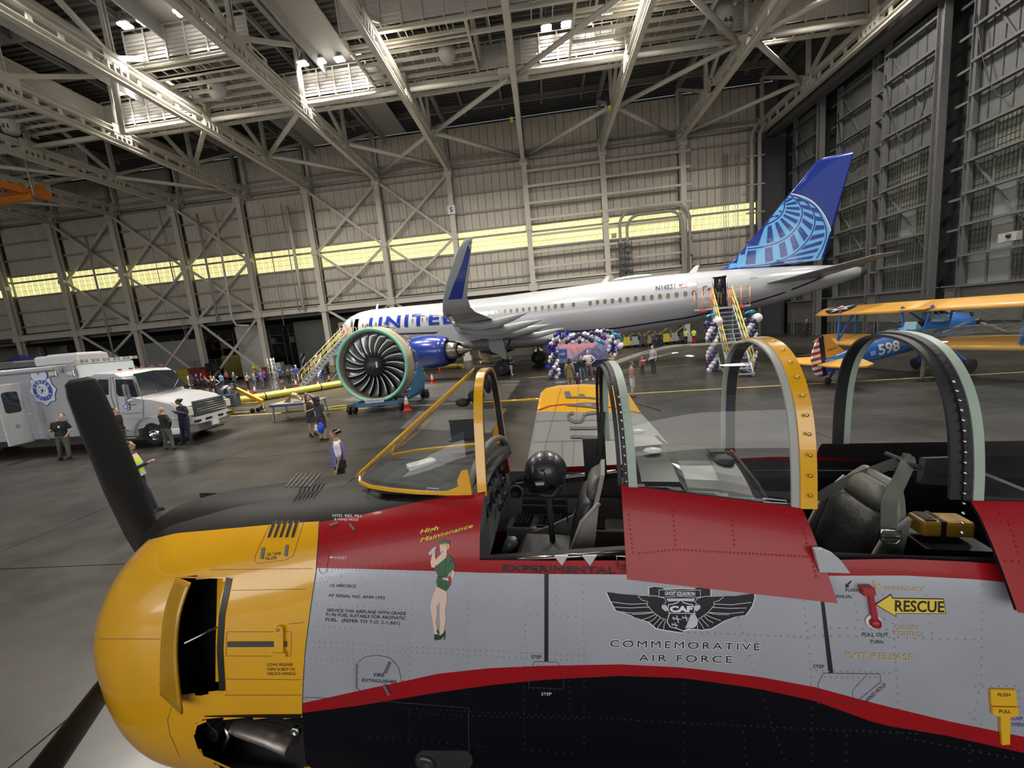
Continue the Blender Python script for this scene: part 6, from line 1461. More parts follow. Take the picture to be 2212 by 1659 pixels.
# people under the tail
for q,(px,py,s,l) in enumerate(((1372,748,blk,'person in black standing under the airliner tail left'),(1412,752,(.05,.05,.06),'seated looking dark figure under the tail'),(1425,751,blk,'dark figure right of the white box under the tail'),(1482,744,(.5,.62,.2),'worker in pale hi-vis vest left of the rear steps'),(1499,743,(.62,.75,.1),'worker in lime vest and red trousers left of the rear steps'))):
    person(px,py,l,180,s,(.3,.02,.03) if q==4 else navy,'t',(.02,.02,.02),H=1.72)
person(1672,716,'dark figure standing against the base of the hangar doors',0,blk,blk,'m',(.02,.02,.02),H=1.8,loc=(25.6,40,0),sleeve='long')
# ================================================================ TRAINER AIRCRAFT IN THE FOREGROUND
TO=V((0,2.138,0)); TH=math.atan(.157); tu=V((math.cos(TH),-math.sin(TH),0)); tv=V((-math.sin(TH),-math.cos(TH),0)); ZZ=V((0,0,1))
def T(s,b,z): return TO+tu*s+tv*b+ZZ*z
def Tinv(p): q=V(p)-TO; return q.dot(tu),q.dot(tv),p[2]
def TP(px,py,b=None,s=None,z=None):
    d=MC@_ray(px,py)
    if b is not None: t=(b-(CAMP-TO).dot(tv))/d.dot(tv)
    elif s is not None: t=(s-(CAMP-TO).dot(tu))/d.dot(tu)
    else: t=(z-CAMP.z)/d.z
    return CAMP+d*t
yel=mat('aircraft_yellow',(.72,.36,.008),.22,coat=.8,noise=.05,nscale=3); red=mat('aircraft_red',(.30,.006,.010),.30,coat=.12,spec=.3,noise=.05,nscale=4)
sil=mat('aircraft_silver',(.40,.41,.45),.33,.25,coat=.5,noise=.05,nscale=5); blkp=mat('aircraft_black',(.003,.003,.006),.14,coat=.15,spec=.25); agl=mat('antiglare_black',(.006,.005,.0045),.5,spec=.25,noise=.2,nscale=3)
ck_g=mat('cockpit_grey',(.13,.125,.115),.55,noise=.06,nscale=9); ck_d=mat('cockpit_dark',(.012,.012,.014),.6); ck_l=mat('cockpit_light_grey',(.23,.21,.185),.5,noise=.06,nscale=9); prim=mat('primer_green',(.33,.40,.33),.5,noise=.06,nscale=20)
rubber=mat('seal_black',(.012,.012,.013),.6,bump=.4,bscale=60); steel=mat('rail_steel',(.42,.38,.33),.22,1.0); leather=mat('seat_leather',(.018,.018,.02),.45,bump=.25,bscale=50)
glass=mat('perspex',(.97,.98,.97),.02,trans=1.0,ior=1.18,spec=.5)
web_m=mat('belt_webbing',(.085,.09,.08),.8,bump=.3,bscale=200); lblk=mat('stencil_black',(.01,.01,.015),.5); lwh=mat('stencil_white',(.72,.72,.72),.5); lye=mat('stencil_yellow',(.70,.60,.05),.5); lfade=mat('stencil_faded_yellow',(.55,.40,.16),.6); riv_y=mat('rivet_yellow',(.62,.33,.01),.3,coat=.4)
t28=thing('trainer_aircraft','red silver and black military trainer with yellow nose filling the foreground','airplane',tuple(TO),-TH)
# section table: s, top z, widest z, half width, bottom z, exponent
SEC_=[(-3.06,1.98,1.55,.43,1.05,2.0),(-3.05,2.1,1.56,.54,.92,2.0),(-2.98,2.24,1.57,.63,.76,2.05),(-2.85,2.34,1.59,.70,.64,2.1),(-2.65,2.41,1.6,.74,.59,2.2),(-2.4,2.46,1.62,.745,.59,2.3),(-2.1,2.51,1.63,.73,.62,2.4),(-1.7,2.56,1.65,.69,.70,2.6),(-1.3,2.62,1.67,.66,.80,2.8),(-.9,2.69,1.69,.64,.80,3.4),(-.3,2.755,1.7,.625,.80,4.4),(-.2,2.80,1.7,.625,.80,3.6),(.5,2.86,1.74,.62,.80,3.2),(1.2,2.88,1.78,.615,.82,3.2),(2.2,2.80,1.82,.60,.88,3.4),(3.6,2.56,1.9,.55,1.1,3.4),(5.2,2.5,2.0,.40,1.5,2.6),(6.6,2.4,2.1,.2,1.9,2.2)]
_SC={}
def SEC(s):
    k=round(s,4)
    if k not in _SC:
        w_=min(.12,max(0,(s+3.05)*.6)); q=[lerp_tab(SEC_,s+w_*j/3) for j in range(-3,4)]; wt=[1,2,3,4,3,2,1]; _SC[k]=[sum(a[i]*b for a,b in zip(q,wt))/16 for i in range(5)]
    return _SC[k]
def bz(s,z):
    zt,zm,w_,zb,n=SEC(s); h=(zt-zm) if z>zm else (zm-zb); nn=n if z>zm else 2.7
    q=min(1,abs(z-zm)/h); return w_*(1-q**nn)**(1/nn)
def skin(s,z,e=0): return T(s,bz(s,z)+e,z)
def rows(za,zb_,n): return [za+(zb_-za)*k/n for k in range(n)]
# raw surface for ray casting
def raw():
    m=MB(); ss=[-3.05+.05*k for k in range(165)]; rg=[]
    for s in ss:
        zt,zm,w_,zb,n=SEC(s); zs=[zt-(zt-zb)*(1-math.cos(PI*k/48))/2 for k in range(49)]
        rg.append([skin(s,z) for z in zs])
    m.loft(rg,closed=False,cap=False); o=m.build('tmp',sil); S_=Surf([o]); bpy.data.objects.remove(o); return S_
RAW=raw()
def tab(pts):
    out=[]
    P=[V((a,b,0)) for a,b in pts]
    for a,b in zip(P,P[1:]):
        for k in range(6):
            q=a.lerp(b,k/6); p,n=RAW.hit(q.x,q.y,0)
            if p is not None: s,_,z=Tinv(p); out.append((s,z))
    out.sort(); return out
def tz(tb,s):
    if s<=tb[0][0]: a,b=tb[0],tb[3]
    elif s>=tb[-1][0]: a,b=tb[-4],tb[-1]
    else:
        for a,b in zip(tb,tb[1:]):
            if a[0]<=s<=b[0]: break
    return a[1]+(b[1]-a[1])*(s-a[0])/(b[0]-a[0]+1e-9)
c2_=lambda x,y:(640+x/2.9676,1100+y/2.9676); c3_=lambda x,y:(1380+x/2.6587,1100+y/2.6587); c1_=lambda x,y:(x/2.9676,1100+y/2.9676); ce_=lambda x,y:(1280+x/5.027,1230+y/5.027)
zA=tab([(683,1222),(860,1230),(1035,1237),(1180,1240),(1340,1241),(1540,1243),(1770,1244),(1950,1243),(2120,1252),(2205,1262)])
zB=tab([(655,1520),(780,1490),(940,1455),(1060,1443),(1180,1438),(1340,1435),(1480,1442),(1640,1462),(1760,1484),(1900,1522),(2050,1558),(2205,1590)])
zC=tab([(655,1542),(780,1524),(940,1496),(1060,1480),(1180,1468),(1340,1460),(1480,1465),(1640,1488),(1760,1514),(1900,1565),(2050,1590),(2205,1625)])
zD=tab([(690,1123),(780,1108),(900,1083),(975,1070),(1030,1066)])
seam=tab([(690,1123),(683,1235),(673,1300),(660,1400),(655,1470),(653,1545),(656,1600),(661,1655)])
sm_=sorted([(z,s) for s,z in seam])
def seam_s(z):
    if z<=sm_[0][0]: return sm_[0][1]
    for a,b in zip(sm_,sm_[1:]):
        if a[0]<=z<=b[0]: return a[1]+(b[1]-a[1])*(z-a[0])/(b[0]-a[0]+1e-9)
    return sm_[-1][1]
zY=tab([(312,1168),(380,1152),(480,1140),(590,1128),(688,1122)])   # yellow / black line on the cowl
FS=-.28
def inpoly(p,poly):
    c=False;n=len(poly)
    for i in range(n):
        (x1,y1),(x2,y2)=poly[i],poly[i-1]
        if (y1>p[1])!=(y2>p[1]) and p[0]<(x2-x1)*(p[1]-y1)/(y2-y1)+x1: c=not c
    return c
def side_mesh(ss,zrows,sfun,name,mats,mis,holes=(),cap0=False,extra=0,sides=(1,-1),top0=True):
    m=MB()
    for sd in sides:
        rg=[]
        for j,s in enumerate(ss):
            r_=[]
            for kz,z in enumerate(zrows(s)):
                s2=sfun(s,z)-(.14*max(0,(s+1)/.7) if sd<0 and name=='forward_fuselage' else 0); p=T(s2,sd*(bz(s2,z)+extra) if (kz or not top0) else 0,z); r_.append(p)
            rg.append(r_)
        for i in range(len(rg)-1):
            for k in range(len(rg[0])-1):
                q=[rg[i][k],rg[i][k+1],rg[i+1][k+1],rg[i+1][k]]
                if holes and sd>0:
                    c=proj((q[0]+q[1]+q[2]+q[3])/4)
                    if any(inpoly(c,h) for h in holes): continue
                m.add(q,[(0,1,2,3)],mis[k],True)
    return m.build(name,mats,t28,True)
# --- cowl (yellow, black on top) with cowl-flap slot and exhaust opening
H1=[c1_(*p) for p in ((1135,435),(1440,440),(1398,700),(1388,900),(1402,1165),(1290,1190),(1030,1180),(1030,900),(1060,640))]
H2=[c1_(*p) for p in ((1315,1345),(1940,1335),(1965,1700),(1480,1700),(1300,1580),(1240,1450),(1260,1380))]
cs=[-3.06,-3.055,-3.05,-3.02]+[-2.98+.018*k for k in range(92)]
cs=[s for s in cs if s<-1.36]+[-1.33]
def cfun(s,z): k=max(0,(s+2.4)/(2.4-1.33)); return s+(seam_s(z)+1.33)*k if k>0 else s
def crow(s):
    zt,zm,w_,zb,n=SEC(s); y=min(tz(zY,s),zt-.02); y=max(y,zm+.3)
    a=[zt-(zt-y)*(k/8)**2 for k in range(8)]; return a+rows(y,zb+.16,84)+[zb+.16*(1-k/6)**2 for k in range(7)]
cowl=side_mesh(cs,crow,cfun,'engine_cowl',[yel,agl],[1]*8+[0]*130,(H1,H2))
LIP=MB().lathe(T(-3.06,0,1.55),tu,[(0,.44),(-.012,.41),(.0,.38),(.06,.37),(.3,.37),(.3,.0)],40); LIP.build('intake_lip',[yel],t28,True)
m=MB(); m.ball(T(-3.15,0,1.55),(.3,.16,.16),16,10,rot=Matrix.Rotation(-TH,3,'Z')); m.build('prop_hub',blkp,t28,True)
SC=Surf([cowl])
# chin scoop bulge
rg=[]
for s,w_,h,zc in ((-3.02,.25,.10,.70),(-2.98,.36,.18,.68),(-2.88,.42,.22,.66),(-2.6,.44,.24,.64),(-2.1,.40,.22,.66),(-1.7,.3,.12,.72)):
    rg.append([T(s,w_*math.cos(a),zc+h*math.sin(a)) for a in [2*PI*k/20 for k in range(20)]])
MB().loft(rg).build('chin_scoop',yel,t28,True)
# top air-scoop hump of the cowl
rg=[]
for s,w_,z0,h in ((-3.03,.12,2.12,.05),(-3.0,.26,2.12,.22),(-2.9,.34,2.14,.26),(-2.5,.36,2.2,.29),(-1.9,.36,2.3,.26),(-1.35,.3,2.42,.19)):
    rg.append([T(s,w_*math.cos(a),z0+h*math.sin(a)) for a in [PI*k/14 for k in range(15)]])
MB().loft(rg,cap=False,closed=False).build('scoop_hump',agl,t28,True)
# forward fuselage (seam to windshield frame)
def frow(s):
    zt,zm,w_,zb,n=SEC(s); d=min(tz(zD,s),zt-.015); a=tz(zA,s); b=tz(zB,s); c=tz(zC,s)
    return [zt-(zt-d)*(k/10)**2 for k in range(10)]+rows(d,a,8)+rows(a,b,12)+rows(b,c,2)+rows(c,zb+.15,14)+[zb+.15*(1-k/6)**2 for k in range(7)]
fs_=[-1.33+.0556*k for k in range(19)]; fs_[-1]=FS
def ffun(s,z): k=max(0,(-s-.33)/1.0); return s+(seam_s(z)+1.33)*k
fwd=side_mesh(fs_,frow,ffun,'forward_fuselage',[agl,red,sil,blkp],[0]*10+[1]*8+[2]*12+[1]*2+[3]*60)
# fuselage beside the cockpits
def arow(s):
    zt,zm,w_,zb,n=SEC(s); a=tz(zA,s); b=tz(zB,s); c=tz(zC,s); top=a+.055
    return rows(top,a,2)+rows(a,b,12)+rows(b,c,2)+rows(c,zb+.15,14)+[zb+.15*(1-k/6)**2 for k in range(7)]
as_=[FS+.06*k for k in range(1,54)]; as_=[FS]+as_
aft=side_mesh(as_,arow,lambda s,z:s,'cockpit_fuselage',[red,sil,blkp],[0]*2+[1]*12+[0]*2+[2]*60,top0=False)
def rrow(s):
    zt,zm,w_,zb,n=SEC(s); c=min(tz(zC,2.0),zt-.3); a=min(2.45,zt-.1)
    return [zt-(zt-a)*(k/6)**2 for k in range(6)]+rows(a,zm,8)+rows(zm,zb+.1,10)+[zb+.1*(1-k/5)**2 for k in range(6)]
side_mesh([as_[-1]+.2*k for k in range(20)]+[6.6],rrow,lambda s,z:s,'rear_fuselage',[red,sil,blkp],[0]*6+[1]*8+[2]*30)
SB_=Surf([fwd,aft]); SALL=Surf([cowl,fwd,aft])
# --- rivets, laid along the seams of the skin
def rivets(rows_,surf,name,mt,r=.0042,eps=0):
    m=MB()
    for pts,sp in rows_:
        P=[V((a,b,0)) for a,b in pts]; acc=0; carry=0
        for a,b in zip(P,P[1:]):
            L=(b-a).length; d=carry
            while d<=L:
                q=a.lerp(b,d/L); p,n=surf.hit(q.x,q.y,eps)
                if p is not None:
                    x,y,_=frame(n); r1=[p+(x*math.cos(k*PI/3)+y*math.sin(k*PI/3))*r for k in range(6)]; r2=[p+n*r*.45+(x*math.cos(k*PI/3)+y*math.sin(k*PI/3))*r*.7 for k in range(6)]
                    mi=0
                    if isinstance(mt,list):
                        a_,_b,z_=Tinv(p); mi=2 if z_<tz(zC,a_) else 1 if (z_<tz(zB,a_) or z_>tz(zA,a_)) else 0
                    m.loft([r1,r2],cap=False,mi=mi); m.add(r2+[p+n*r*.62],[(k,(k+1)%6,6) for k in range(6)],mi,True)
                d+=sp
            carry=d-L
    return m.build(name,mt,t28,True,kind='stuff',weld=False)
def rr(f,k,lst): return [([f(*p) for p in pts],sp/k) for pts,sp in lst]
silr=mat('rivet_silver',(.38,.39,.42),.28,.5); 
RV=rr(c2_,2.9676,[([(128,400),(98,520),(66,740),(56,900),(52,1100),(56,1240)],33),([(205,384),(420,392),(900,408)],22),([(990,410),(1110,415)],22),([(130,612),(700,642)],38),([(105,748),(375,765)],35),([(110,848),(1840,940)],37),([(110,882),(1840,972)],37),([(90,958),(370,975)],35),
 ([(415,438),(400,560),(380,745)],45),([(365,860),(365,1190)],33),([(758,453),(735,740),(725,880),(725,1140)],45),([(1112,460),(1095,760),(1090,1060)],44),([(1468,470),(1465,1030)],45),([(1665,470),(1665,640)],45),([(1835,485),(1845,990)],45),([(1497,675),(1560,678)],48),([(1645,683),(1835,692)],48),
 ([(290,430),(280,520)],45),([(160,440),(150,510)],35),([(200,400),(165,490)],35),([(230,400),(185,480)],35),([(400,1000),(400,1130)],45),([(680,940),(685,1140)],40),([(600,940),(640,975)],40),([(700,1275),(2180,1352)],38),([(720,1310),(1850,1345)],38),([(1460,1100),(1465,1560)],40),([(1845,1060),(1845,1560)],40),([(370,1450),(1800,1570)],50),([(1750,1000),(1755,1300)],35),([(100,1220),(200,1225)],32),([(725,1160),(730,1500)],42),([(1090,1100),(1095,1250)],42),([(1545,998),(1680,1002)],30),([(1490,1150),(1720,1165)],33),([(1540,1260),(1560,1260)],30)])
RV+=rr(c3_,2.6587,[([(285,708),(970,735)],38),([(1010,678),(1430,690)],46),([(1010,725),(1960,750)],48),([(495,437),(505,490)],28),([(572,625),(660,920),(722,1120),(850,1480)],45),([(935,437),(985,880),(1000,1480)],44),([(250,720),(262,1480)],56),([(1635,440),(1695,760)],55),([(1970,430),(1965,990),(1905,1250)],52),([(1460,655),(1498,1290)],45),([(1020,925),(1450,940)],35),([(0,1215),(1620,1290)],38),([(1540,1315),(2200,1440)],48),([(600,1280),(622,1480)],46),([(1195,1300),(1190,1480)],48),([(1900,1310),(1900,1480)],46),([(1230,440),(1260,640)],50),([(1345,445),(1360,590)],50),([(1400,440),(1410,640)],48),([(1070,965),(1380,965)],32),([(1900,1170),(2000,1270)],45),([(1930,1015),(2180,1015)],45),([(1900,1250),(2200,1370)],45),([(2180,1040),(2185,1170)],45),([(1030,1115),(1280,1125)],30)])
rivets(RV,SB_,'skin_rivets',[silr,red,mat('rivet_black',(.03,.03,.035),.25,.3)])
rivets(rr(c2_,2.9676,[([(150,350),(1160,400)],45),([(170,80),(150,330)],60),([(1150,30),(1160,400)],60),([(560,330),(570,80)],70),([(780,60),(1140,80)],60)]),SB_,'red_rivets',red,.0035)
rivets([([c1_(1330,700),c1_(1400,705)],5)]+rr(c1_,2.9676,[([(1460,800),(1860,790)],60),([(1460,930),(1740,935)],60),([(1560,400),(1990,385)],50)]),SC,'cowl_rivets',riv_y,.0028)
# --- panel lines
m=MB()
for pts in ([(690,1123),(683,1235),(673,1300),(660,1400),(655,1470),(653,1545),(656,1600),(661,1655)],): SALL.ribbon(m,pts,1.6,0,.0015)
for pts in ([(560,50),(1340,50)],): pass
def pl(f,pts,w=.8,closed=False,s=SALL,mi=0): s.ribbon(m,[f(*p) for p in pts],w,mi,.0016,closed=closed)
pl(c1_,[(1345,388),(2005,380)]); pl(c1_,[(1480,520),(1960,512)]); pl(c1_,[(1450,1088),(1930,1092)]); pl(c1_,[(1440,1190),(1940,1190)]); pl(c1_,[(560,830),(1025,832)]); pl(c1_,[(1850,735),(1955,725)])
pl(c1_,[(1740,80),(1640,290),(1632,335),(1660,348),(1830,325),(1880,300),(1950,75)])
pl(c1_,[(1170,1215),(1100,1270),(1075,1350),(1090,1440),(1150,1580)])
pl(c1_,[(1455,785),(1870,785),(1865,942),(1450,940)],closed=True)
pl(c2_,[(390,985),(440,945),(520,935),(600,950),(655,1010),(672,1080),(655,1150),(610,1190)],1.0); pl(c2_,[(390,1145),(430,1190)],1.0)
pl(c2_,[(205,120),(235,165),(300,185),(360,170),(400,130)],.9); pl(c2_,[(150,240),(195,245),(212,270),(205,330),(195,400),(165,415),(148,395),(150,370)],.9)
pl(c2_,[(1525,975),(1670,978),(1700,1010),(1715,1060),(1713,1150),(1490,1140),(1492,1060),(1525,975)],.9)
pl(c2_,[(50,1205),(380,1215),(1105,1272),(1108,1659)],.9); pl(c3_,[(1060,940),(1385,945),(1388,990),(1230,1120),(1030,1085),(1028,1000),(1060,940)],1.0); pl(c3_,[(1310,950),(1225,1040),(1230,1120)],.8)
m.build('panel_lines',mat('panel_gap',(.05,.05,.055),.6),t28,True,kind='stuff')
m=MB(); SB_.patch(m,[(1176,1239),(1185,1239),(1184.4,1428),(1176,1428)],0,.002,cut=20); SB_.patch(m,[c3_(*p) for p in ((1035,445),(1053,445),(1115,937),(1088,937))],0,.002,cut=20); m.build('step_stripes',lblk,t28,True)
# --- stencils and lettering
m=MB()
def tx(f,s,x0,y0,x1,y1,h,mi=0,surf=SB_,bold=.0,k=None,sp=1.0,lean=None):
    kk={c1_:2.9676,c2_:2.9676,c3_:2.6587,ce_:5.027}[f]; surf.text(m,s,f(x0,y0),f(x1,y1),h/kk,mi,.0026,bold,lean,sp)
for a in (('US AIRFORCE',217,497,383,503,19),('AF SERIAL NO. AF49-1592',207,560,568,577,19),('SERVICE THIS AIRPLANE WITH GRADE',197,655,703,678,20),('91/96 FUEL SUITABLE FOR AROMATIC',190,683,703,708,20),('FUEL.  (REFER TO T.O. 2-1-501)',188,715,665,740,20),('FIRE',500,1072,565,1073,22),('EXTINGUISHER',423,1103,645,1115,20),('STEP',1507,955,1572,955,20)): tx(c2_,*a)
tx(c2_,'STEP',1572,1190,1637,1190,18,1); tx(c2_,'HYD. RES. FILL',235,50,427,53,17,1); tx(c2_,'& HAND HOLD',246,73,400,75,16,1); tx(c2_,'HOIST',252,318,327,320,17,1)
SB_.patch(m,[c2_(*p) for p in ((214,308),(228,300),(226,305),(245,305),(245,311),(226,311),(228,316))],1,.0026)
tx(c2_,'High',795,158,910,132,30,2,bold=.02,lean=(3.5,-9.5)); tx(c2_,'Maintenance',797,212,1130,117,30,2,bold=.04,lean=(3.5,-9.5))
tx(c2_,'EXPERIMENTAL',1322,396,2045,412,38,0,bold=.08)
for a in (('PUSH',1185,472,1253,473,18),('MANUAL',1110,508,1225,510,18),('PULL OUT',1280,727,1430,729,20),('TURN',1325,768,1400,770,19),('STEP',1000,910,1063,911,18),('HAND HOLD',1303,1112,1420,1008,20)): tx(c3_,*a)
for a in (('EXIT RELEASE',1185,853,1575,865,34),('EMERGENCY',1418,462,1632,470,22),('CANOPY',1465,688,1608,690,24),('CONTROL',1465,726,1640,730,26)): tx(c3_,*a,3)
tx(c3_,'FLAP',2133,1208,2200,1210,20,4); tx(c3_,'OPERATE',2135,1243,2240,1246,20,4)
SB_.patch(m,[c3_(*p) for p in ((1222,412),(1200,437),(1212,442),(1186,452),(1186,425),(1194,431),(1214,410))],0,.0026); SB_.patch(m,[c3_(*p) for p in ((1340,415),(1350,412),(1375,435),(1385,428),(1386,458),(1362,450),(1370,442))],3,.0026)
for a in (('OIL TANK',1713,300,1805,292,19),('FILLER',1705,328,1778,319,19),('COWL RELEASE',1712,1004,1877,1003,18),('TURN SCREW TO',1712,1033,1890,1033,18),('UNLOCK HANDLE',1714,1061,1895,1061,18)): tx(c1_,*a,0,SC)
m.build('stencils',[lblk,lwh,lye,lfade,mat('stencil_blue',(.05,.05,.3),.5)],t28,True,kind='stuff')
# commemorative lettering and winged emblem
m=MB()
for s,x0,y0,x1,y1,h in (('COMMEMORATIVE',190,835,1812,873,74),('AIR FORCE',500,990,1512,1008,74)):
    SB_.text(m,s,ce_(x0,y0+1),ce_(x1,y1+1),(h+4)/5.027,1,.0022,.12,None,1.3); SB_.text(m,s,ce_(x0,y0),ce_(x1,y1),h/5.027,0,.0032,.0,None,1.3)
m.build('unit_lettering',[lblk,lwh],t28,True)
OUTL=[(140,240),(300,262),(480,272),(600,268),(600,190),(660,176),(745,185),(765,205),(950,196),(1118,203),(1130,186),(1200,182),(1285,200),(1292,288),(1410,284),(1580,282),(1765,255),(1768,300),(1742,390),(1700,455),(1670,492),(1560,512),(1440,556),(1300,642),(1200,660),(1110,652),(1000,660),(982,695),(962,660),(880,650),(760,660),(680,642),(600,572),(520,545),(440,520),(400,492),(240,440),(180,330)]
cen=V((955,400))
INL=[tuple(V(p).lerp(cen,.0)-(V(p)-cen).normalized()*13) for p in OUTL]
m=MB(); SB_.patch(m,[ce_(*p) for p in OUTL],1,.0022,cut=18); SB_.patch(m,[ce_(*p) for p in INL],0,.003,cut=18)
WL=[[(190,345),(400,372),(600,365)],[(240,405),(420,412),(620,402)],[(270,450),(420,468),(640,458)],[(430,480),(560,478),(660,462)],[(520,545),(600,520),(690,480)],[(600,570),(660,540),(705,492)],[(650,610),(700,560),(735,520)],[(700,640),(730,590),(770,540)],[(770,650),(775,600),(790,550)],[(490,285),(540,330),(600,345),(590,380),(650,450),(700,490),(760,530),(800,540)],[(500,275),(700,285),(780,310),(800,350),(770,370)]]
for L in WL:
    SB_.ribbon(m,[ce_(*p) for p in L],1.1,1,.0038); SB_.ribbon(m,[ce_(1910-x,y+ (x-955)*-.01) for x,y in L],1.1,1,.0038)
for P in ([(750,380),(800,380),(820,440),(790,450),(750,415)],[(1110,380),(1165,380),(1170,415),(1130,450),(1105,440)]): SB_.patch(m,[ce_(*p) for p in P],2,.0036)
SB_.patch(m,[ce_(*p) for p in ((800,310),(1110,310),(1100,345),(960,335),(820,345))],2,.0036)
sh=[(820,372),(870,365),(915,350),(952,320),(990,350),(1040,365),(1085,372),(1112,420),(1105,470),(1130,520),(1140,570),(1110,620),(1040,640),(980,665),(920,640),(840,620),(805,570),(812,520),(830,470),(812,420)]
SB_.patch(m,[ce_(*p) for p in sh],1,.0044,cut=20); SB_.patch(m,[ce_(*(V(p)-(V(p)-V((965,490))).normalized()*10)) for p in sh],0,.005,cut=20); SB_.ribbon(m,[ce_(825,465),ce_(1118,470)],1.4,1,.0058)
SB_.text(m,'CAF',ce_(836,450),ce_(1084,450),11.5,1,.0058,.06)
SB_.patch(m,[ce_(*p) for p in ((1065,478),(1110,480),(1130,570),(1100,615),(1000,628),(1020,590),(1040,540),(1080,520))],2,.0056)
for x,y,k in ((915,525,1),(1010,515,.8),(895,590,.8)):
    SB_.patch(m,[ce_(x-50*k,y-14*k),ce_(x+45*k,y+6*k),ce_(x+48*k,y+14*k),ce_(x-50*k,y+2*k)],2,.006); SB_.patch(m,[ce_(x-12*k,y-38*k),ce_(x+2*k,y-32*k),ce_(x+22*k,y+48*k),ce_(x+8*k,y+46*k)],2,.0063); SB_.patch(m,[ce_(x-46*k,y-24*k),ce_(x-38*k,y-24*k),ce_(x-34*k,y+14*k),ce_(x-42*k,y+14*k)],2,.0063)
SB_.ribbon(m,[ce_(720,215),ce_(950,225),ce_(1170,218)],1.0,1,.0045); SB_.ribbon(m,[ce_(725,295),ce_(950,285),ce_(1170,298)],1.0,1,.0045)
for x in (720,1168): SB_.ribbon(m,[ce_(x,212),ce_(x,298)],1.0,1,.0045)
for x in (612,1280): SB_.ribbon(m,[ce_(x,205),ce_(x,290)],.8,1,.0045)
SB_.text(m,'GHOST SQUADRON',ce_(783,272),ce_(1110,278),7.6,1,.0048,.03)
m.build('winged_emblem',[lblk,lwh,mat('emblem_pale',(.5,.53,.62),.5)],t28,True)
# rescue arrow, lever and flap handle
m=MB(); A_=[(1352,545),(1447,485),(1457,508),(1748,512),(1762,600),(1475,598),(1478,618)]
SB_.patch(m,[c3_(*p) for p in A_],0,.0022,cut=20); SB_.patch(m,[c3_(*p) for p in ((1361,545),(1443,492),(1452,512),(1744,516),(1757,596),(1470,594),(1472,610))],1,.003,cut=20); SB_.text(m,'RESCUE',c3_(1466,582),c3_(1748,588),61/2.6587,0,.0042,.02)
m.build('rescue_arrow',[lblk,mat('arrow_yellow',(.75,.55,.06),.4)],t28,True)
def raised(pts,mt,name,th,base=.002,cut=0,surf=SB_,kind=None):
    "solid plate standing on the skin: outline from photo points"
    q=[surf.hit(x,y,base) for x,y in pts]; q=[(p,n) for p,n in q if p is not None]; n=sum((n for _,n in q),V((0,0,0))).normalized(); a=[p for p,_ in q]; b=[p+n*th for p in a]; k=len(a)
    mm=MB(); mm.add(a+b,[tuple(range(k)),tuple(range(k,2*k))]); mm.add(a+b,[(i,(i+1)%k,k+(i+1)%k,k+i) for i in range(k)]); return mm.build(name,mt,t28,True)
lev=mat('lever_red',(.33,.01,.02),.4)
raised([c3_(*p) for p in ((1255,432),(1322,430),(1330,470),(1262,476))],lev,'release_lever',.03); raised([c3_(*p) for p in ((1300,440),(1322,435),(1362,640),(1330,645))],lev,'lever_arm',.016)
p,n=SB_.hit(*c3_(1346,642)); x,y,_=frame(n); MB().lathe(p,n,[(0,.026),(.004,.026),(.005,.0)],24).build('lever_escutcheon',white_m,t28,True); MB().lathe(p,n,[(0,.018),(.012,.018),(.022,.012),(.022,0)],20).build('lever_boss',lev,t28,True)
hy=mat('handle_yellow',(.72,.40,.015),.4)
raised([c3_(*p) for p in ((2008,1025),(2150,1028),(2160,1118),(2012,1115))],hy,'push_plate',.006); raised([c3_(*p) for p in ((2015,1122),(2160,1124),(2165,1168),(2118,1182),(2115,1335),(2070,1338),(2062,1178),(2018,1165))],hy,'pull_handle',.008)
m=MB(); SB_.text(m,'PUSH',c3_(2047,1062),c3_(2117,1062),7,0,.0095); SB_.text(m,'PULL',c3_(2052,1153),c3_(2118,1154),7,0,.0115); m.build('handle_lettering',lblk,t28,True)
# latches
for f,pts,s_ in ((c2_,((215,98),(268,80),(274,92),(222,110)),SB_),(c2_,((338,98),(352,92),(382,128),(370,138)),SB_),(c2_,((560,1045),(592,975),(608,982),(580,1050)),SB_),(c2_,((556,1125),(570,1118),(606,1180),(592,1190)),SB_),(c1_,((1672,318),(1682,248),(1702,248),(1690,320)),SC),(c1_,((1825,300),(1835,230),(1853,230),(1842,302)),SC)): raised([f(*p) for p in pts],mat('latch_grey',(.16,.16,.16),.45,.3),'latch',.004,surf=s_)
raised([c2_(*p) for p in ((381,990),(391,990),(389,1143),(380,1143))],silr,'piano_hinge',.006)
m=MB(); c=c2_(950,1600)
raised([(c[0]+x*62,c[1]+y*21) for x,y in [(-1+.35*(1-math.cos(a)),math.sin(a)) if False else (math.copysign(.66,math.cos(a))+.34*math.cos(a),math.sin(a)) for a in [2*PI*k/28 for k in range(28)]]],mat('plate_dark_grey',(.05,.052,.055),.4,.5),'tie_down_plate',.006)
p,n=SB_.hit(*c2_(840,1612)); 
if p is not None: MB().lathe(p+n*.006,n,[(0,.05),(.01,.048),(.014,.03),(.0,.016),(-.0,0)],28).build('tie_down_ring',mat('ring_dark',(.07,.07,.075),.35,.6),t28,True)
rivets([([(c[0]+math.copysign(.66,math.cos(a))*58+.34*math.cos(a)*55,c[1]+math.sin(a)*18) for a in [2*PI*k/24 for k in range(24)]],9)],SB_,'plate_rivets',silr,.003,.006)
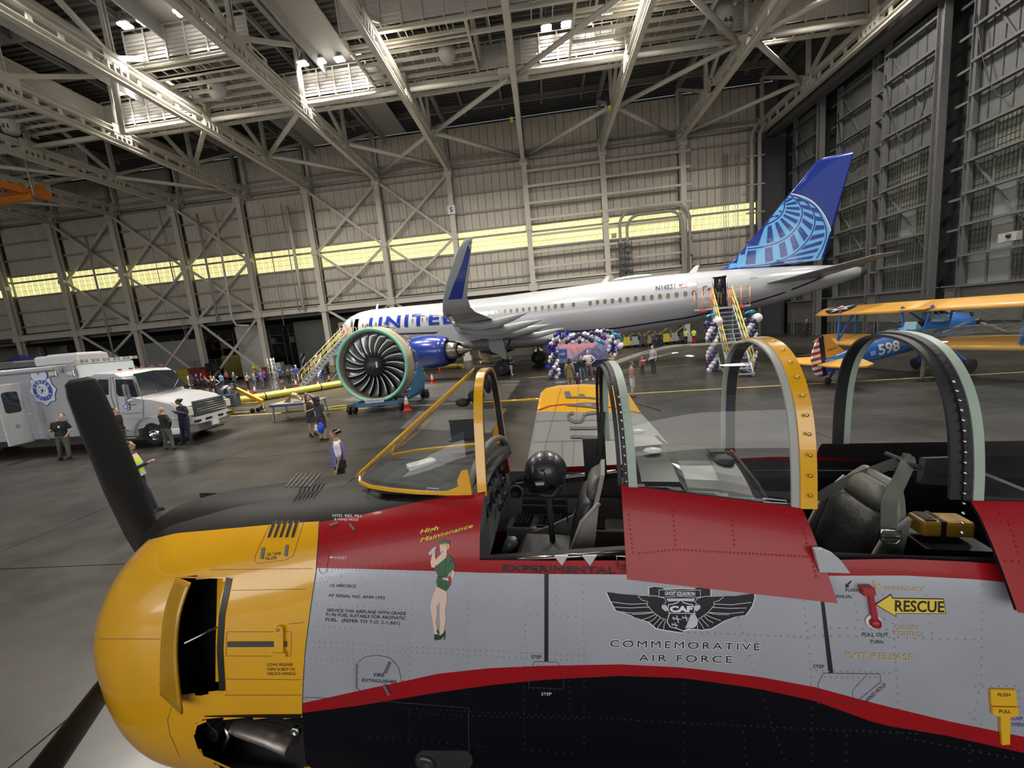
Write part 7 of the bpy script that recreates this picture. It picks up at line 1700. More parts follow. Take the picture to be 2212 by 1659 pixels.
# --- pin-up painted on the side
m=MB(); SK,GR,HR,SH,RD,GY,BK=0,1,2,3,4,5,6
def pp(mi,pts,e=.0024): SB_.patch(m,[c2_(*p) for p in pts],mi,e)
pp(SK,((905,490),(960,520),(950,560),(900,620),(905,660),(895,720),(905,765),(915,810),(900,825),(886,800),(876,720),(860,620),(870,570),(890,520)))
pp(SK,((940,515),(968,515),(965,600),(955,640),(960,690),(950,760),(945,800),(925,815),(920,790),(925,740),(920,640),(925,570)),.0027)
pp(SK,((868,370),(862,340),(870,300),(880,265),(892,262),(890,300),(884,345),(900,330),(905,345),(885,375))); pp(SK,((1000,385),(1018,400),(1012,430),(985,458),(950,452),(935,440),(950,430),(985,432),(998,415)),.003); pp(SK,((930,285),(970,280),(960,310),(900,360),(888,340),(905,310)),.0032); pp(SK,((922,225),(958,215),(972,240),(965,280),(940,295),(925,270)),.0034); pp(SK,((870,250),(888,248),(892,268),(872,270)),.003)
pp(GR,((895,355),(935,310),(975,290),(998,310),(1018,350),(1020,378),(1000,392),(985,372),(985,400),(970,425),(978,455),(985,495),(962,525),(905,495),(898,460),(910,425),(890,385)),.0029); pp(SK,((898,345),(930,305),(940,310),(920,345),(902,358)),.0036); pp(GR,((915,205),(950,196),(985,205),(985,222),(955,218),(920,226)),.004)
pp(HR,((916,225),(935,208),(975,212),(988,232),(978,262),(965,250),(955,228),(930,232)),.0037); pp(RD,((975,430),(995,430),(985,470),(992,485),(982,492)),.0034); pp(RD,((932,270),(946,268),(940,278)),.004)
pp(SH,((886,798),(915,800),(918,825),(905,838),(886,835)),.003); pp(SH,((905,765),(918,790),(912,800),(900,780)),.0033); pp(SH,((915,812),(945,790),(955,770),(958,790),(953,835),(948,835),(946,808),(930,832),(912,835)),.0034)
pp(GY,((852,290),(848,280),(890,240),(900,238),(900,250),(862,296)),.0036); pp(BK,((940,240),(948,240),(948,243),(940,243)),.0042); pp(BK,((990,325),(1002,330),(998,345),(988,340)),.0042); pp(mi=6,pts=((905,428),(972,432),(972,438),(908,434)),e=.0042)
for a,b in (((915,350),(925,420)),((960,320),(955,430)),((930,440),(925,490)),((955,440),(960,500))): SB_.ribbon(m,[c2_(*a),c2_(*b)],.5,6,.0035)
m.build('painted_figure',[mat('paint_skin',(.70,.50,.40),.5),mat('paint_green',(.035,.11,.04),.5),mat('paint_blond',(.55,.36,.12),.5),mat('paint_shoe',(.02,.06,.03),.4),mat('paint_red',(.35,.02,.05),.5),mat('paint_steel',(.4,.45,.55),.4),mat('paint_dark',(.015,.03,.02),.5)],t28,True)
# --- cowl flap, slot, latch
inr=MB(); 
def inner(px,py,d):
    p,n=RAW.hit(px,py,0); return p-n*d if p is not None else None
rg=[[T(-2.98+1.5*k/16,bz(-2.98+1.5*k/16,z)-.2,z) for z in [.70+1.7*q/24 for q in range(25)]] for k in range(17)]
MB().loft(rg,closed=False,cap=False).build('cowl_interior',black_m,t28,True)  # black liner: the darkness inside the cowl is put into its colour
MB().box(T(-2.1,.08,1.12),(1.3,.80,.84),rz=-TH).build('engine_or_dark_box',black_m,t28,True)  # plain black box added to darken the open bay, no engine part
m=MB(); L=[c1_(*p) for p in ((1130,437),(1060,640),(1032,900),(1030,1188))]; Rr=[c1_(*p) for p in ((1340,470),(1280,650),(1262,900),(1300,1245))]
N=12; Lc=catmull([(a,b,0) for a,b in L],4); Rc=catmull([(a,b,0) for a,b in Rr],4); a0=[];a1=[]
for i,(l,r) in enumerate(zip(Lc,Rc)):
    pL,nL=RAW.hit(l.x,l.y,.004); rx=l.lerp(r,.8); pR,nR=RAW.hit(rx.x,rx.y,.075); a0.append(pL); a1.append((pR,nR))
rows_=[]
for (pl_,(pr_,nr)) in zip(a0,a1): rows_.append([pl_.lerp(pr_,k/6) for k in range(7)]+[pl_.lerp(pr_,k/6)-nr*.012 for k in range(6,-1,-1)])
fl_=MB().loft(rows_,sm=True).build('cowl_flap',mat('flap_yellow',(.50,.25,.012),.22,coat=.6,noise=.06,nscale=6),t28,True)
m=MB(); RAW.ribbon(m,[c1_(*p) for p in ((1472,440),(1425,680),(1413,900),(1428,1160))],13,0,.004); m.build('slot_edge_strip',mat('strip_black',(.012,.012,.010),.35),t28,True)
p0=inner(*c1_(1345,790),.1); p1,_=RAW.hit(*c1_(1240,825),.05); MB().tube([p0,p1],.008,8).build('flap_rod',steel,t28,True)
m=MB(); 
for y0_,y1_ in ((440,470),): RAW.ribbon(m,[c1_(1130,436),c1_(1495,440)],3.5,0,.002)
RAW.ribbon(m,[c1_(1030,1188),c1_(1290,1200),c1_(1455,1166)],5,0,.002); m.build('slot_edges',yel,t28,True)
m=MB(); g=[]
q0=[c1_(*p) for p in ((1330,440),(1400,445),(1372,700),(1365,900),(1385,1160),(1320,1170),(1318,900),(1322,700))]
P=[inner(x,y,.06) for x,y in q0]
if all(p is not None for p in P): m.add(P,[(0,1,2,7),(2,3,6,7),(3,4,5,6)],0,True); m.build('inner_baffle',yel,t28,True)
raised([c1_(*p) for p in ((1462,848),(1840,846),(1842,878),(1464,880))],mat('slot_metal',(.10,.10,.11),.3,.6),'latch_bar',.004,surf=SC)
raised([c1_(*p) for p in ((1772,760),(1785,742),(1812,740),(1828,755),(1830,905),(1772,905))],yel,'latch_strap',.014,surf=SC); raised([c1_(*p) for p in ((1755,910),(1842,910),(1842,938),(1755,935))],yel,'latch_bracket',.012,surf=SC)
p,n=SC.hit(*c1_(1798,760)); MB().lathe(p+n*.014,n,[(0,.008),(.004,.007),(.005,0)],14).build('latch_screw',steel,t28,True)
for k in range(5):
    x=1715+k*38; m=MB(); SC.patch(m,[c1_(x,183),c1_(x+18,180),c1_(x+60-k*2,75),c1_(x+38-k*2,75)],0,.003,cut=12); m.build('louvre',black_m,t28,True); m=MB(); SC.ribbon(m,[c1_(x+22,180),c1_(x+64-k*2,75)],1.0,0,.004); m.build('louvre_lip',yel,t28,True)
for k in range(6):
    x=618+k*10; m=MB(); a=TP(x,1052,z=2.63); b_=TP(x+26,1022,z=2.64); m.bar(a,b_,.012,.006).build('top_louvre',black_m,t28,True)
# exhaust stack and pipes inside the lower cut-out
rg=MB()
pa,pb,pc_=TP(*c1_(1560,1400),b=.60),TP(*c1_(1880,1510),b=.62),TP(*c1_(1750,1450),b=.61)
MB().tube([TP(*c1_(1450,1360),b=.52),pa,pc_,pb],[.035,.05,.06,.06],16,flat_=.7).build('exhaust_stack',mat('stack_metal',(.30,.26,.23),.4,.8,noise=.2,nscale=12),t28,True)
for k,(x,y,r) in enumerate(((1320,1390,.05),(1360,1430,.05))):
    c=TP(*c1_(x,y),b=.60); MB().lathe(c,tv,[(-.1,r*.8),(0,r),(.01,r*1.12),(.012,r*.9),(-.06,r*.8),(-.06,0)],20).build('exhaust_pipe',mat('pipe_soot',(.07,.07,.072),.45,.6),t28,True)
MB().tube([TP(*c1_(1440,1370),b=.6),TP(*c1_(1470,1450),b=.62),TP(*c1_(1430,1540),b=.6)],.014,8).build('bay_hose',steel,t28,True)
MB().lathe(TP(*c1_(1905,1410),b=.6),tv,[(0,.03),(.02,.03),(.022,.012),(0,.01)],16).build('bay_bolt',steel,t28,True)
raised([c1_(*p) for p in ((1315,1322),(1935,1312),(1930,1332),(1325,1348))],agl,'bay_edge_strip',.006,surf=SALL)
m=MB(); RAW.ribbon(m,[c1_(*p) for p in ((1325,1352),(1262,1378),(1238,1450),(1262,1530),(1300,1582),(1390,1620),(1480,1660))],5,0,.003); m.build('bay_rim',yel,t28,True)
# --- propeller
hub=T(-3.25,0,1.58)
bm_=mat('prop_black',(.016,.016,.017),.42,bump=.15,bscale=120)
def blade(tip,wroot,wtip,nrm,name='propeller_blade'):
    tip=V(tip); d=(tip-hub); L=d.length; d.normalize(); n=(V(nrm)-d*d.dot(V(nrm))).normalized(); c=d.cross(n); rg=[]
    for f,w_,tk,tw in ((.0,.05,.05,0),(.12,.06,.05,0),(.2,.085,.035,.5),(.35,.115,.025,.4),(.55,.13,.018,.3),(.8,.125,.012,.2),(.94,.115,.009,.15),(.985,.10,.006,.1),(1,.06,.003,.1)):
        w_*=wroot; cc=c*math.cos(tw)+n*math.sin(tw); nn=n*math.cos(tw)-c*math.sin(tw); rg.append([hub+d*L*f+cc*w_*math.cos(a)+nn*tk*math.sin(a) for a in [2*PI*k/16 for k in range(16)]])
    return MB().loft(rg).build(name,bm_,t28,True)
blade(TP(171,817,s=-3.25),.84,1,tu*1+tv*.0)
lt=TP(60,1715,s=-3.25); blade(hub+(lt-hub).normalized()*1.85,1.15,1,tu); blade(hub-((TP(171,817,s=-3.25)-hub).normalized()+(lt-hub).normalized()).normalized()*1.25,1,1,tu)
# ================================================================ CANOPIES, COCKPITS, FAR WING
def gmat():
    m=bpy.data.materials.new('canopy_glass'); m.use_nodes=True; t=m.node_tree; t.nodes.clear()
    o=t.nodes.new('ShaderNodeOutputMaterial'); mx=t.nodes.new('ShaderNodeMixShader'); tr=t.nodes.new('ShaderNodeBsdfTransparent'); gl=t.nodes.new('ShaderNodeBsdfGlossy'); fr=t.nodes.new('ShaderNodeFresnel')
    tr.inputs[0].default_value=(.90,.92,.91,1); gl.inputs[0].default_value=(1,1,1,1); gl.inputs[1].default_value=.0; fr.inputs[0].default_value=1.5
    ge=t.nodes.new('ShaderNodeNewGeometry'); mr=t.nodes.new('ShaderNodeMapRange'); mr.inputs[3].default_value=1.5; mr.inputs[4].default_value=1/1.5; t.links.new(ge.outputs['Backfacing'],mr.inputs[0]); t.links.new(mr.outputs[0],fr.inputs[0]); t.links.new(fr.outputs[0],mx.inputs[0]); t.links.new(tr.outputs[0],mx.inputs[1]); t.links.new(gl.outputs[0],mx.inputs[2])
    df=t.nodes.new('ShaderNodeBsdfDiffuse'); df.inputs[0].default_value=(.5,.5,.5,1); m2=t.nodes.new('ShaderNodeMixShader'); nz=t.nodes.new('ShaderNodeTexNoise'); nz.inputs['Scale'].default_value=6; mp=t.nodes.new('ShaderNodeMapRange'); mp.inputs[1].default_value=.45; mp.inputs[2].default_value=.8; mp.inputs[3].default_value=.01; mp.inputs[4].default_value=.035
    t.links.new(nz.outputs[0],mp.inputs[0]); t.links.new(mp.outputs[0],m2.inputs[0]); t.links.new(mx.outputs[0],m2.inputs[1]); t.links.new(df.outputs[0],m2.inputs[2]); t.links.new(m2.outputs[0],o.inputs[0]); return m
cg=gmat()
def band(m,pts,wv,w_,nv,th,mi=0):
    rg=[]; n=len(pts)
    for i,p in enumerate(pts):
        a=V(wv[i] if isinstance(wv,list) else wv).normalized()*w_/2; b=V(nv[i] if isinstance(nv,list) else nv).normalized()*th/2; p=V(p)
        rg.append([p-a-b,p+a-b,p+a+b,p-a+b])
    m.loft(rg,mi,False); return m
ARP=[(.475,2.60),(.472,2.72),(.465,2.86),(.445,3.0),(.41,3.11),(.355,3.2),(.28,3.268),(.19,3.31),(.09,3.33),(0,3.335)]
ARP=ARP+[(-b,z) for b,z in ARP[-2::-1]]
ARP=[(p[0],p[1]) for p in catmull([(b,z,0) for b,z in ARP],6)]
def archpts(s0,sk,zt=3.335,wk=1.0,zb=None):
    o=[]
    for b,z in ARP:
        zc=(zb-.10*(b<0)) if zb is not None else 0
        if z<zc: z=zc
        zz=2.7+(z-2.7)*(zt-2.7)/.635 if z>2.7 else z
        o.append(T(s0+sk*b,b*wk,zz))
    return o
def anorm(P): 
    c=(P[0]+P[-1])/2+ZZ*.15; return [(p-c-tu*(p-c).dot(tu)).normalized() for p in P]
def canopy(s0,sk0,s1,sk1,prof,name,front,rear,zsk,label=None):
    N=14; rg=[]
    for k in range(N+1):
        f=k/N; s=s0+(s1-s0)*f; sk=sk0+(sk1-sk0)*f; zt=lerp_tab(prof,s)[0]; zb=zsk(s)
        rg.append(archpts(s,sk,zt,1.0,zb))
    g=MB().loft(rg,closed=False,cap=False).build(name,cg,t28,True)
    for (s,sk,specs) in ((s0,sk0,front),(s1,sk1,rear)):
        for ds,w_,mt,out,nm in specs:
            P=archpts(s+ds,sk,lerp_tab(prof,s)[0]+out,1.0+out*2.2,zsk(s)); 
            band(mm:=MB(),P,tu,w_,anorm(P),.012); mm.build(nm,mt,t28,True)
    return g
zs1=lambda s:2.79-.13*(s-.37); zs2=lambda s:2.745-.03*(s-1.6)
pf1=[(.2,3.26),(.37,3.27),(.5,3.31),(.66,3.34),(1.1,3.335)]; pf2=[(1.5,3.30),(1.62,3.32),(2.0,3.33),(2.6,3.28),(3.6,3.0)]
canopy(.34,.11,1.03,.0,pf1,'front_canopy_glass',[(.022,.036,prim,.004,'canopy_frame_green'),(-.006,.022,rubber,.0,'canopy_seal'),(-.03,.018,ck_d,-.012,'canopy_frame_inner')],[(-.004,.03,mat('seal_pale',(.35,.36,.33),.5),.0,'canopy_edge'),(.036,.056,yel,.008,'canopy_bow_yellow'),(.03,.05,ck_d,-.01,'canopy_bow_inner')],zs1)
canopy(1.61,-.10,3.3,.0,pf2,'rear_canopy_glass',[(.028,.03,prim,.004,'canopy_frame_green'),(-.002,.024,rubber,.002,'canopy_seal'),(-.03,.034,ck_d,-.006,'canopy_frame_inner')],[(.0,.05,red,.004,'canopy_tail_band')],zs2)
# canopy skirts (red, riveted)
def skirt(s0,s1,zt,zb,b0,b1,name,fr=0,rr_=0,far=0):
    obs=[]
    for sd in (1,-1):
        if sd<0: zt_=zt; zt=lambda s:zt_(s)-far
        rg=[]
        for k in range(13):
            f=k/12; s=s0+(s1-s0)*f
            sec=[]
            for j in range(9):
                u=j/8; z=zt(s)+(zb(s)-zt(s))*u; b=b0+(b1-b0)*(u**.75); sec.append(T(s+fr*(1-f)*u+rr_*f*u,sd*b,z))
            rg.append(sec); 
        MB().loft([[p-tv*sd*.012 for p in q] for q in rg],closed=False,cap=False).build('skirt_lining',ck_d,t28,True)
        obs.append(MB().loft(rg,sm=True,closed=False,cap=False).build(name,red,t28,True))
    return obs
sk1=skirt(.365,1.045,lambda s:zs1(s),lambda s:2.455-.06*(s-.37),.478,.635,'canopy_skirt',.0,.05,.30)
sk2=skirt(1.565,3.2,lambda s:2.745,lambda s:2.43,.485,.64,'canopy_skirt',.03,0,.10)
SK1=Surf([sk1[0]]); SK2=Surf([sk2[0]])
cc_=lambda x,y:(1280+x/4.148,720+y/4.148); cr_=lambda x,y:(1720+x/4.484,900+y/4.484)
rivets(rr(cc_,4.148,[([(315,1378),(1870,1588)],140),([(310,1418),(1900,1630)],38),([(712,1500),(722,1659)],42),([(1235,1590),(1232,1659)],42)])+rr(c3_,2.6587,[([(0,255),(210,232),(1000,275)],22),([(195,15),(212,205)],27),([(528,15),(550,218)],27),([(930,60),(1022,400)],28)])+rr(c2_,2.9676,[([(2130,40),(2160,300)],30)]),SK1,'skirt_rivets',red,.0045,.001)
rivets(rr(cr_,4.484,[([(1690,985),(2200,1022)],62),([(1815,920),(2200,958)],160),([(1760,1040),(1800,1180),(1905,1560)],70),([(2070,1050),(2160,1340)],55),([(1815,1385),(2200,1408)],70)]),SK2,'skirt_rivets',red,.0045,.001)
# screws round the yellow bow and the black bow
m=MB()
for b,z in [(.495,2.76),(.492,2.84),(.487,2.92),(.477,3.0),(.456,3.07),(.425,3.14),(.38,3.205),(.32,3.26),(.245,3.305),(.15,3.335)]:
    p=T(1.066,b,2.7+(z-2.7)*1.0); n=(tv*b+ZZ*(z-2.95)*1.1).normalized(); m.lathe(p,n,[(0,.008),(.004,.007),(.006,.003),(.006,0)],8)
m.build('bow_screws',mat('screw_brass',(.55,.42,.12),.3,.8),t28,True,kind='stuff')
m=MB()
for k in range(16):
    b,z=[(.50,2.76+.0*k)][0]; f=k/16
    pts=[(.480,2.62),(.478,2.72),(.474,2.82),(.466,2.92),(.45,3.02),(.42,3.11),(.37,3.19)]; u=f*(len(pts)-1); i=int(u); q=V(pts[i]).lerp(V(pts[i+1]),u-i)
    for s_,sk_ in ((.335,.11),(1.597,-.10)): p=T(s_+sk_*q[0],q[0]+.004,q[1]); m.ball(p,.006,8,5)
m.build('seal_screws',silver,t28,True,kind='stuff')
# --- windshield
def wsA(): 
    o=[]
    for b,z in [(.405,2.70),(.385,2.80),(.345,2.95),(.315,3.06),(.26,3.17),(.19,3.24),(.11,3.274),(0,3.282)]: o.append((b,z))
    return [(p[0],p[1]) for p in catmull([(b,z,0) for b,z in o+[(-b,z) for b,z in o[-2::-1]]],7)]
WA=wsA(); P=[T(-.35+.13*b,b,z) for b,z in WA]; Nn=anorm(P)
mm=MB(); band(mm,P,tu,.047,Nn,.012); mm.build('windshield_bow',yel,t28,True)
mm=MB(); band(mm,[p-n*.014+tu*.004 for p,n in zip(P,Nn)],tu,.036,Nn,.014); mm.build('windshield_bow_inner',ck_d,t28,True)
def wsside(sd):
    D0=(-1.15,.17,2.715); D1=(-.40,.14,3.265); out=[]
    base=[(-1.15,.17,2.715),(-1.10,.25,2.70),(-1.0,.31,2.70),(-.85,.35,2.70),(-.65,.39,2.705),(-.48,.41,2.71),(-.345,.42,2.72)]
    for i in range(13):
        f=i/12; k=f*(len(base)-1); j=min(int(k),len(base)-2); B=V(base[j]).lerp(V(base[j+1]),k-j); Dp=V(D0).lerp(V(D1),f); row=[]
        for q in range(7):
            u=q/6; p=B.lerp(Dp,u); bul=.13*f*math.sin(PI*u)*.9; row.append(T(p[0]+(.0 if sd>0 else -.06*f),sd*(p[1]+bul*.75),p[2]+bul*.45))
        out.append(row)
    return out
for sd in (1,-1):
    G=wsside(sd); MB().loft(G,closed=False,cap=False).build('windshield_side_glass',cg,t28,True)
    top=[r[-1] for r in G]; bot=[r[0] for r in G]; nv=[(tv*sd*.6+ZZ*.6)]*13
    mm=MB(); band(mm,[p+(tu*-.012+ZZ*.0) for p in top],[(ZZ*.75+tu*.62-tv*sd*.5)]*13,.05,(tv*sd*.7+ZZ*.5-tu*.3),.014); mm.build('windshield_post',yel,t28,True)
    mm=MB(); band(mm,bot,[ZZ]*13,.014,[tv*sd]*13,.02); mm.build('windshield_sill',yel,t28,True)
    a=G[-1]; q=[G[9][0],G[12][0],G[12][1],G[12][1].lerp(G[11][1],.55),G[11][0].lerp(G[11][1],.62),G[11][0].lerp(G[11][1],.3),G[10][0].lerp(G[10][1],.12)]
    q=[p+tv*sd*.006 for p in q]; k=len(q); mm=MB(); mm.add(q+[p-tv*sd*.01 for p in q],[tuple(range(k)),tuple(range(k,2*k))]+[(i,(i+1)%k,k+(i+1)%k,k+i) for i in range(k)]); mm.build('windshield_corner',yel,t28,True)
GA,GB=wsside(1),wsside(-1); MB().loft([[a[-1],b[-1]] for a,b in zip(GA,GB)],closed=False,cap=False).build('windshield_centre_glass',cg,t28,True)
# dark things inside the windshield
MB().box(T(-.60,-.22,2.86),(.20,.02,.13),rz=-TH+.1).box(T(-.60,-.23,2.93),(.22,.02,.015),rz=-TH+.1).box(T(-.60,-.20,2.80),(.22,.02,.015),rz=-TH+.1).build('gunsight_frame',ck_d,t28,True,bev=.004)
MB().ball(T(-.42,.0,3.13),(.05,.03,.045),12,8).bar(T(-.42,0,3.17),T(-.40,0,3.25),.02,.02).build('compass',ck_d,t28,True); MB().ball(T(-.50,.02,3.10),(.045,.03,.03),10,6).build('sun_visor',ck_d,t28,True)
MB().ball(T(-.36,-.06,3.19),(.025,.05,.06),12,8).build('bow_mirror',ck_d,t28,True)
p,n=SALL.hit(912,1012); 
if p is None: p=T(-.8,.05,2.72)
mm=MB(); r_=rrect(.175,.085,.02,4); d=(TP(946,998,z=p.z)-TP(882,1016,z=p.z)).normalized(); e=ZZ.cross(d); mm.prism(r_,p+ZZ*.012,d,e,.028); pb=mm.build('power_bank',mat('pb_white',(.62,.6,.6),.35),None,weld=True,bev=.004)
MB().prism(ellp(.004,.004,10),p+ZZ*.0405+d*.02,d,e,.001).build('port_dot',black_m,pb); 
tag(pb,'white rounded power bank lying on the black coaming inside the windshield','power bank')
# glareshield cloth over the panel
rg=[]
for s,z in ((-1.12,2.70),(-.9,2.715),(-.6,2.735),(-.42,2.76),(-.36,2.74),(-.36,2.66)):
    w_=min(.39,.16+(s+1.12)*.9 if s<-.86 else .395); rg.append([T(s,b,z-.35*abs(b)**2.2) for b in [w_*(k/5-1) for k in range(11)]])
MB().loft(rg,closed=False,cap=False).build('glareshield',mat('shield_cloth',(.02,.018,.016),.7,bump=.4,bscale=12),t28,True)
# --- cockpit tubs
def lining(s0,s1,name,mt,zt=2.42,z0=1.55):
    for sd in (1,-1):
        rg=[]
        n=10
        for k in range(n+1):
            s=s0+(s1-s0)*k/n; rg.append([T(s,sd*(bz(s,z)-.045),z) for z in [zt-(zt-z0)*j/8 for j in range(9)]])
        MB().loft(rg,closed=False,cap=False).build(name,mt,t28,True)
    MB().box(T((s0+s1)/2,0,z0),(s1-s0,1.1,.03),rz=-TH).build(name+'_floor',mt,t28,True)
lining(-.42,.42,'front_tub',ck_g,2.45); lining(.42,3.3,'rear_tub',ck_d,2.535)
MB().box(T(.40,0,2.0),(.03,1.05,.9),rz=-TH).build('mid_bulkhead',ck_d,t28,True)
for s0,s1,b,z0,z1 in ((-.36,.40,.53,2.405,2.50),(.40,1.2,.53,2.49,2.50),(1.1,3.2,.53,2.49,2.50)):
    for sd in (1,-1):
        z0_,z1_=(z0,z1) if sd>0 else (z0-.03,z1-.035)
        MB().tube([T(s0,sd*(b-.015),z0_),T(s1,sd*(b-.015),z1_)],.014,10).build('canopy_rail',steel,t28,True)
        MB().bar(T(s0,sd*(b-.045),z0_-.01),T(s1,sd*(b-.045),z1_-.01),.03,.035).bar(T(s0,sd*(b+.012),z0_-.03),T(s1,sd*(b+.012),z1_-.03),.03,.02).build('rail_channel',ck_d,t28,True)
# front cockpit far side: console, panels, vent
def fwp(px,py,d=0): return TP(px,py,b=-.5+d)
con=MB().box(T(0.0,-.39,2.06),(.82,.2,.16),rz=-TH).build('side_console',ck_l,t28,True,bev=.008); MB().box(T(0.0,-.47,2.2),(.82,.04,.16),rz=-TH).build('console_riser',ck_g,t28,True)
for k,(s,w_) in enumerate(((-.30,.12),(-.17,.05),(-.08,.12),(.05,.11),(.19,.14))):
    o=MB().box(T(s,-.385,2.147),(w_,.16,.014),rz=-TH).build('switch_panel',ck_d,t28,True)
    mm=MB()
    for i in range(int(w_/.022)):
        for j in range(4): mm.tube([T(s-w_/2+.012+i*.022,-.44+j*.036,2.154),T(s-w_/2+.012+i*.022,-.44+j*.036,2.172)],.005,6)
    mm.build('switches',[mat('knob_grey',(.10,.10,.10),.4)],o,True,kind='stuff')
p=TP(1116,1062,b=-.47); MB().lathe(p,tv,[(0,.046),(.012,.046),(.014,.034),(.004,.03),(.0,.0)],24).build('air_vent',ck_d,t28,True)
MB().lathe(p,tv,[(0,.054),(.008,.054),(.009,.046)],24).build('vent_ring',ck_l,t28,True)
for (x0,y0,x1,y1) in ((1128,1077,1224,1090),(1127,1091,1224,1112),(1150,1052,1166,1064)):
    a,b_=TP(x0,y0,b=-.455),TP(x1,y1,b=-.455); c=(a+b_)/2; MB().box(c,(abs((b_-a).dot(tu)),.02,abs(b_.z-a.z)),rz=-TH).build('wall_panel_black',ck_d,t28,True,bev=.004)
mm=MB()
for k in range(14): q=T(-.3+.05*k,-.476,2.26+.02*math.sin(k)); mm.ball(q,.005,6,4)
mm.build('wall_screws',ck_l,t28,True,kind='stuff')
# near console with circuit breakers and throttle
nc=MB().box(T(-.22,.30,2.19),(.22,.24,.02),rz=-TH,rot=None).build('breaker_panel',mat('breaker_grey',(.07,.068,.062),.5),t28,True,bev=.004)
mm=MB()
for j in range(4):
    for i in range(7): c=T(-.31+.028*i,.22+.055*j,2.2); mm.tube([c,c+ZZ*.018],.0085,8)
mm.build('breakers',ck_d,nc,True,kind='stuff')
a,b_=TP(1088,1196,b=.36),TP(1108,1165,b=.33); MB().tube([a-ZZ*.06,a,a.lerp(b_,.5),b_],[.012,.016,.028,.032],10).build('throttle_grip',mat('throttle_black',(.05,.055,.06),.4),t28,True); MB().ball(b_,(.022,.022,.014),10,6).build('throttle_button',mat('button_blue',(.18,.25,.33),.4),t28,True)
# instrument panel
ip=MB().box(T(-.43,-.02,2.44),(.03,.86,.52),rz=-TH+.13).build('instrument_panel',mat('panel_blue_grey',(.12,.125,.135),.5),t28,True,bev=.01)
for i,(b,z,r) in enumerate(((-.30,2.60,.05),(-.18,2.60,.045),(-.06,2.6,.05),(.07,2.6,.05),(.2,2.6,.045),(-.32,2.46,.035),(-.22,2.46,.035),(-.1,2.46,.045),(.05,2.45,.045),(.2,2.45,.04),(-.33,2.35,.03),(-.2,2.34,.03))):
    MB().lathe(T(-.41+.1*b*-1*0,b,z)+tu*.0,tu,[(0,r),(.016,r),(.02,r*.88),(.012,r*.84),(.012,0)],20).build('gauge',ck_d,ip,True)
hoodp=[T(-.38,-.02+.43*math.cos(a),2.62+.21*math.sin(a)) for a in [PI*k/16 for k in range(17)]]; MB().tube(hoodp,.02,8).build('panel_hood',ck_g,ip,True)
MB().tube([TP(1082,965,b=-.42),TP(1090,1040,b=-.44)],.012,8).build('hood_edge',ck_d,ip,True)
# helmet hung in the front cockpit
hc=T(-.06,-.10,2.615); hl=thing('flight_helmet','dark grey flight helmet with lowered black visor resting in the front cockpit','helmet',tuple(hc),-TH)
hmt=mat('helmet_shell',(.022,.023,.025),.35,coat=.3,noise=.1,nscale=20)
MB().ball((0,0,.02),(.128,.118,.115),24,16).build('shell',hmt,hl); MB().ball((-.035,-.03,-.035),(.105,.105,.078),20,12).build('visor',mat('visor_black',(.006,.006,.008),.12,coat=.6),hl)
MB().tube([(-.11,-.05,.06),(-.09,-.095,.0),(-.05,-.11,-.04)],.008,6).tube([(.01,-.118,.05),(.02,-.125,.0),(.01,-.11,-.08)],.004,5).ball((.0,-.118,.065),(.014,.01,.012),8,6).build('strap',ck_d,hl); MB().ball((-.06,-.095,.055),(.012,.01,.03),8,6).build('visor_knob',mat('knob_grey',(.10,.10,.10),.4),hl)
MB().tube([(-.09,-.02,-.08),(-.03,-.05,-.12),(.04,-.06,-.12),(.09,-.04,-.06)],.02,8).ball((0,-.03,-.11),(.05,.03,.03),10,6).build('chin_cup',ck_d,hl); MB().tube([(.11,-.05,0),(.12,-.06,-.12),(.115,-.05,-.3)],.004,5).build('helmet_cord',black_m,hl)
MB().tube([hc-ZZ*.09,T(-.04,-.08,1.6)],.018,8).build('control_stick',ck_d,t28,True)
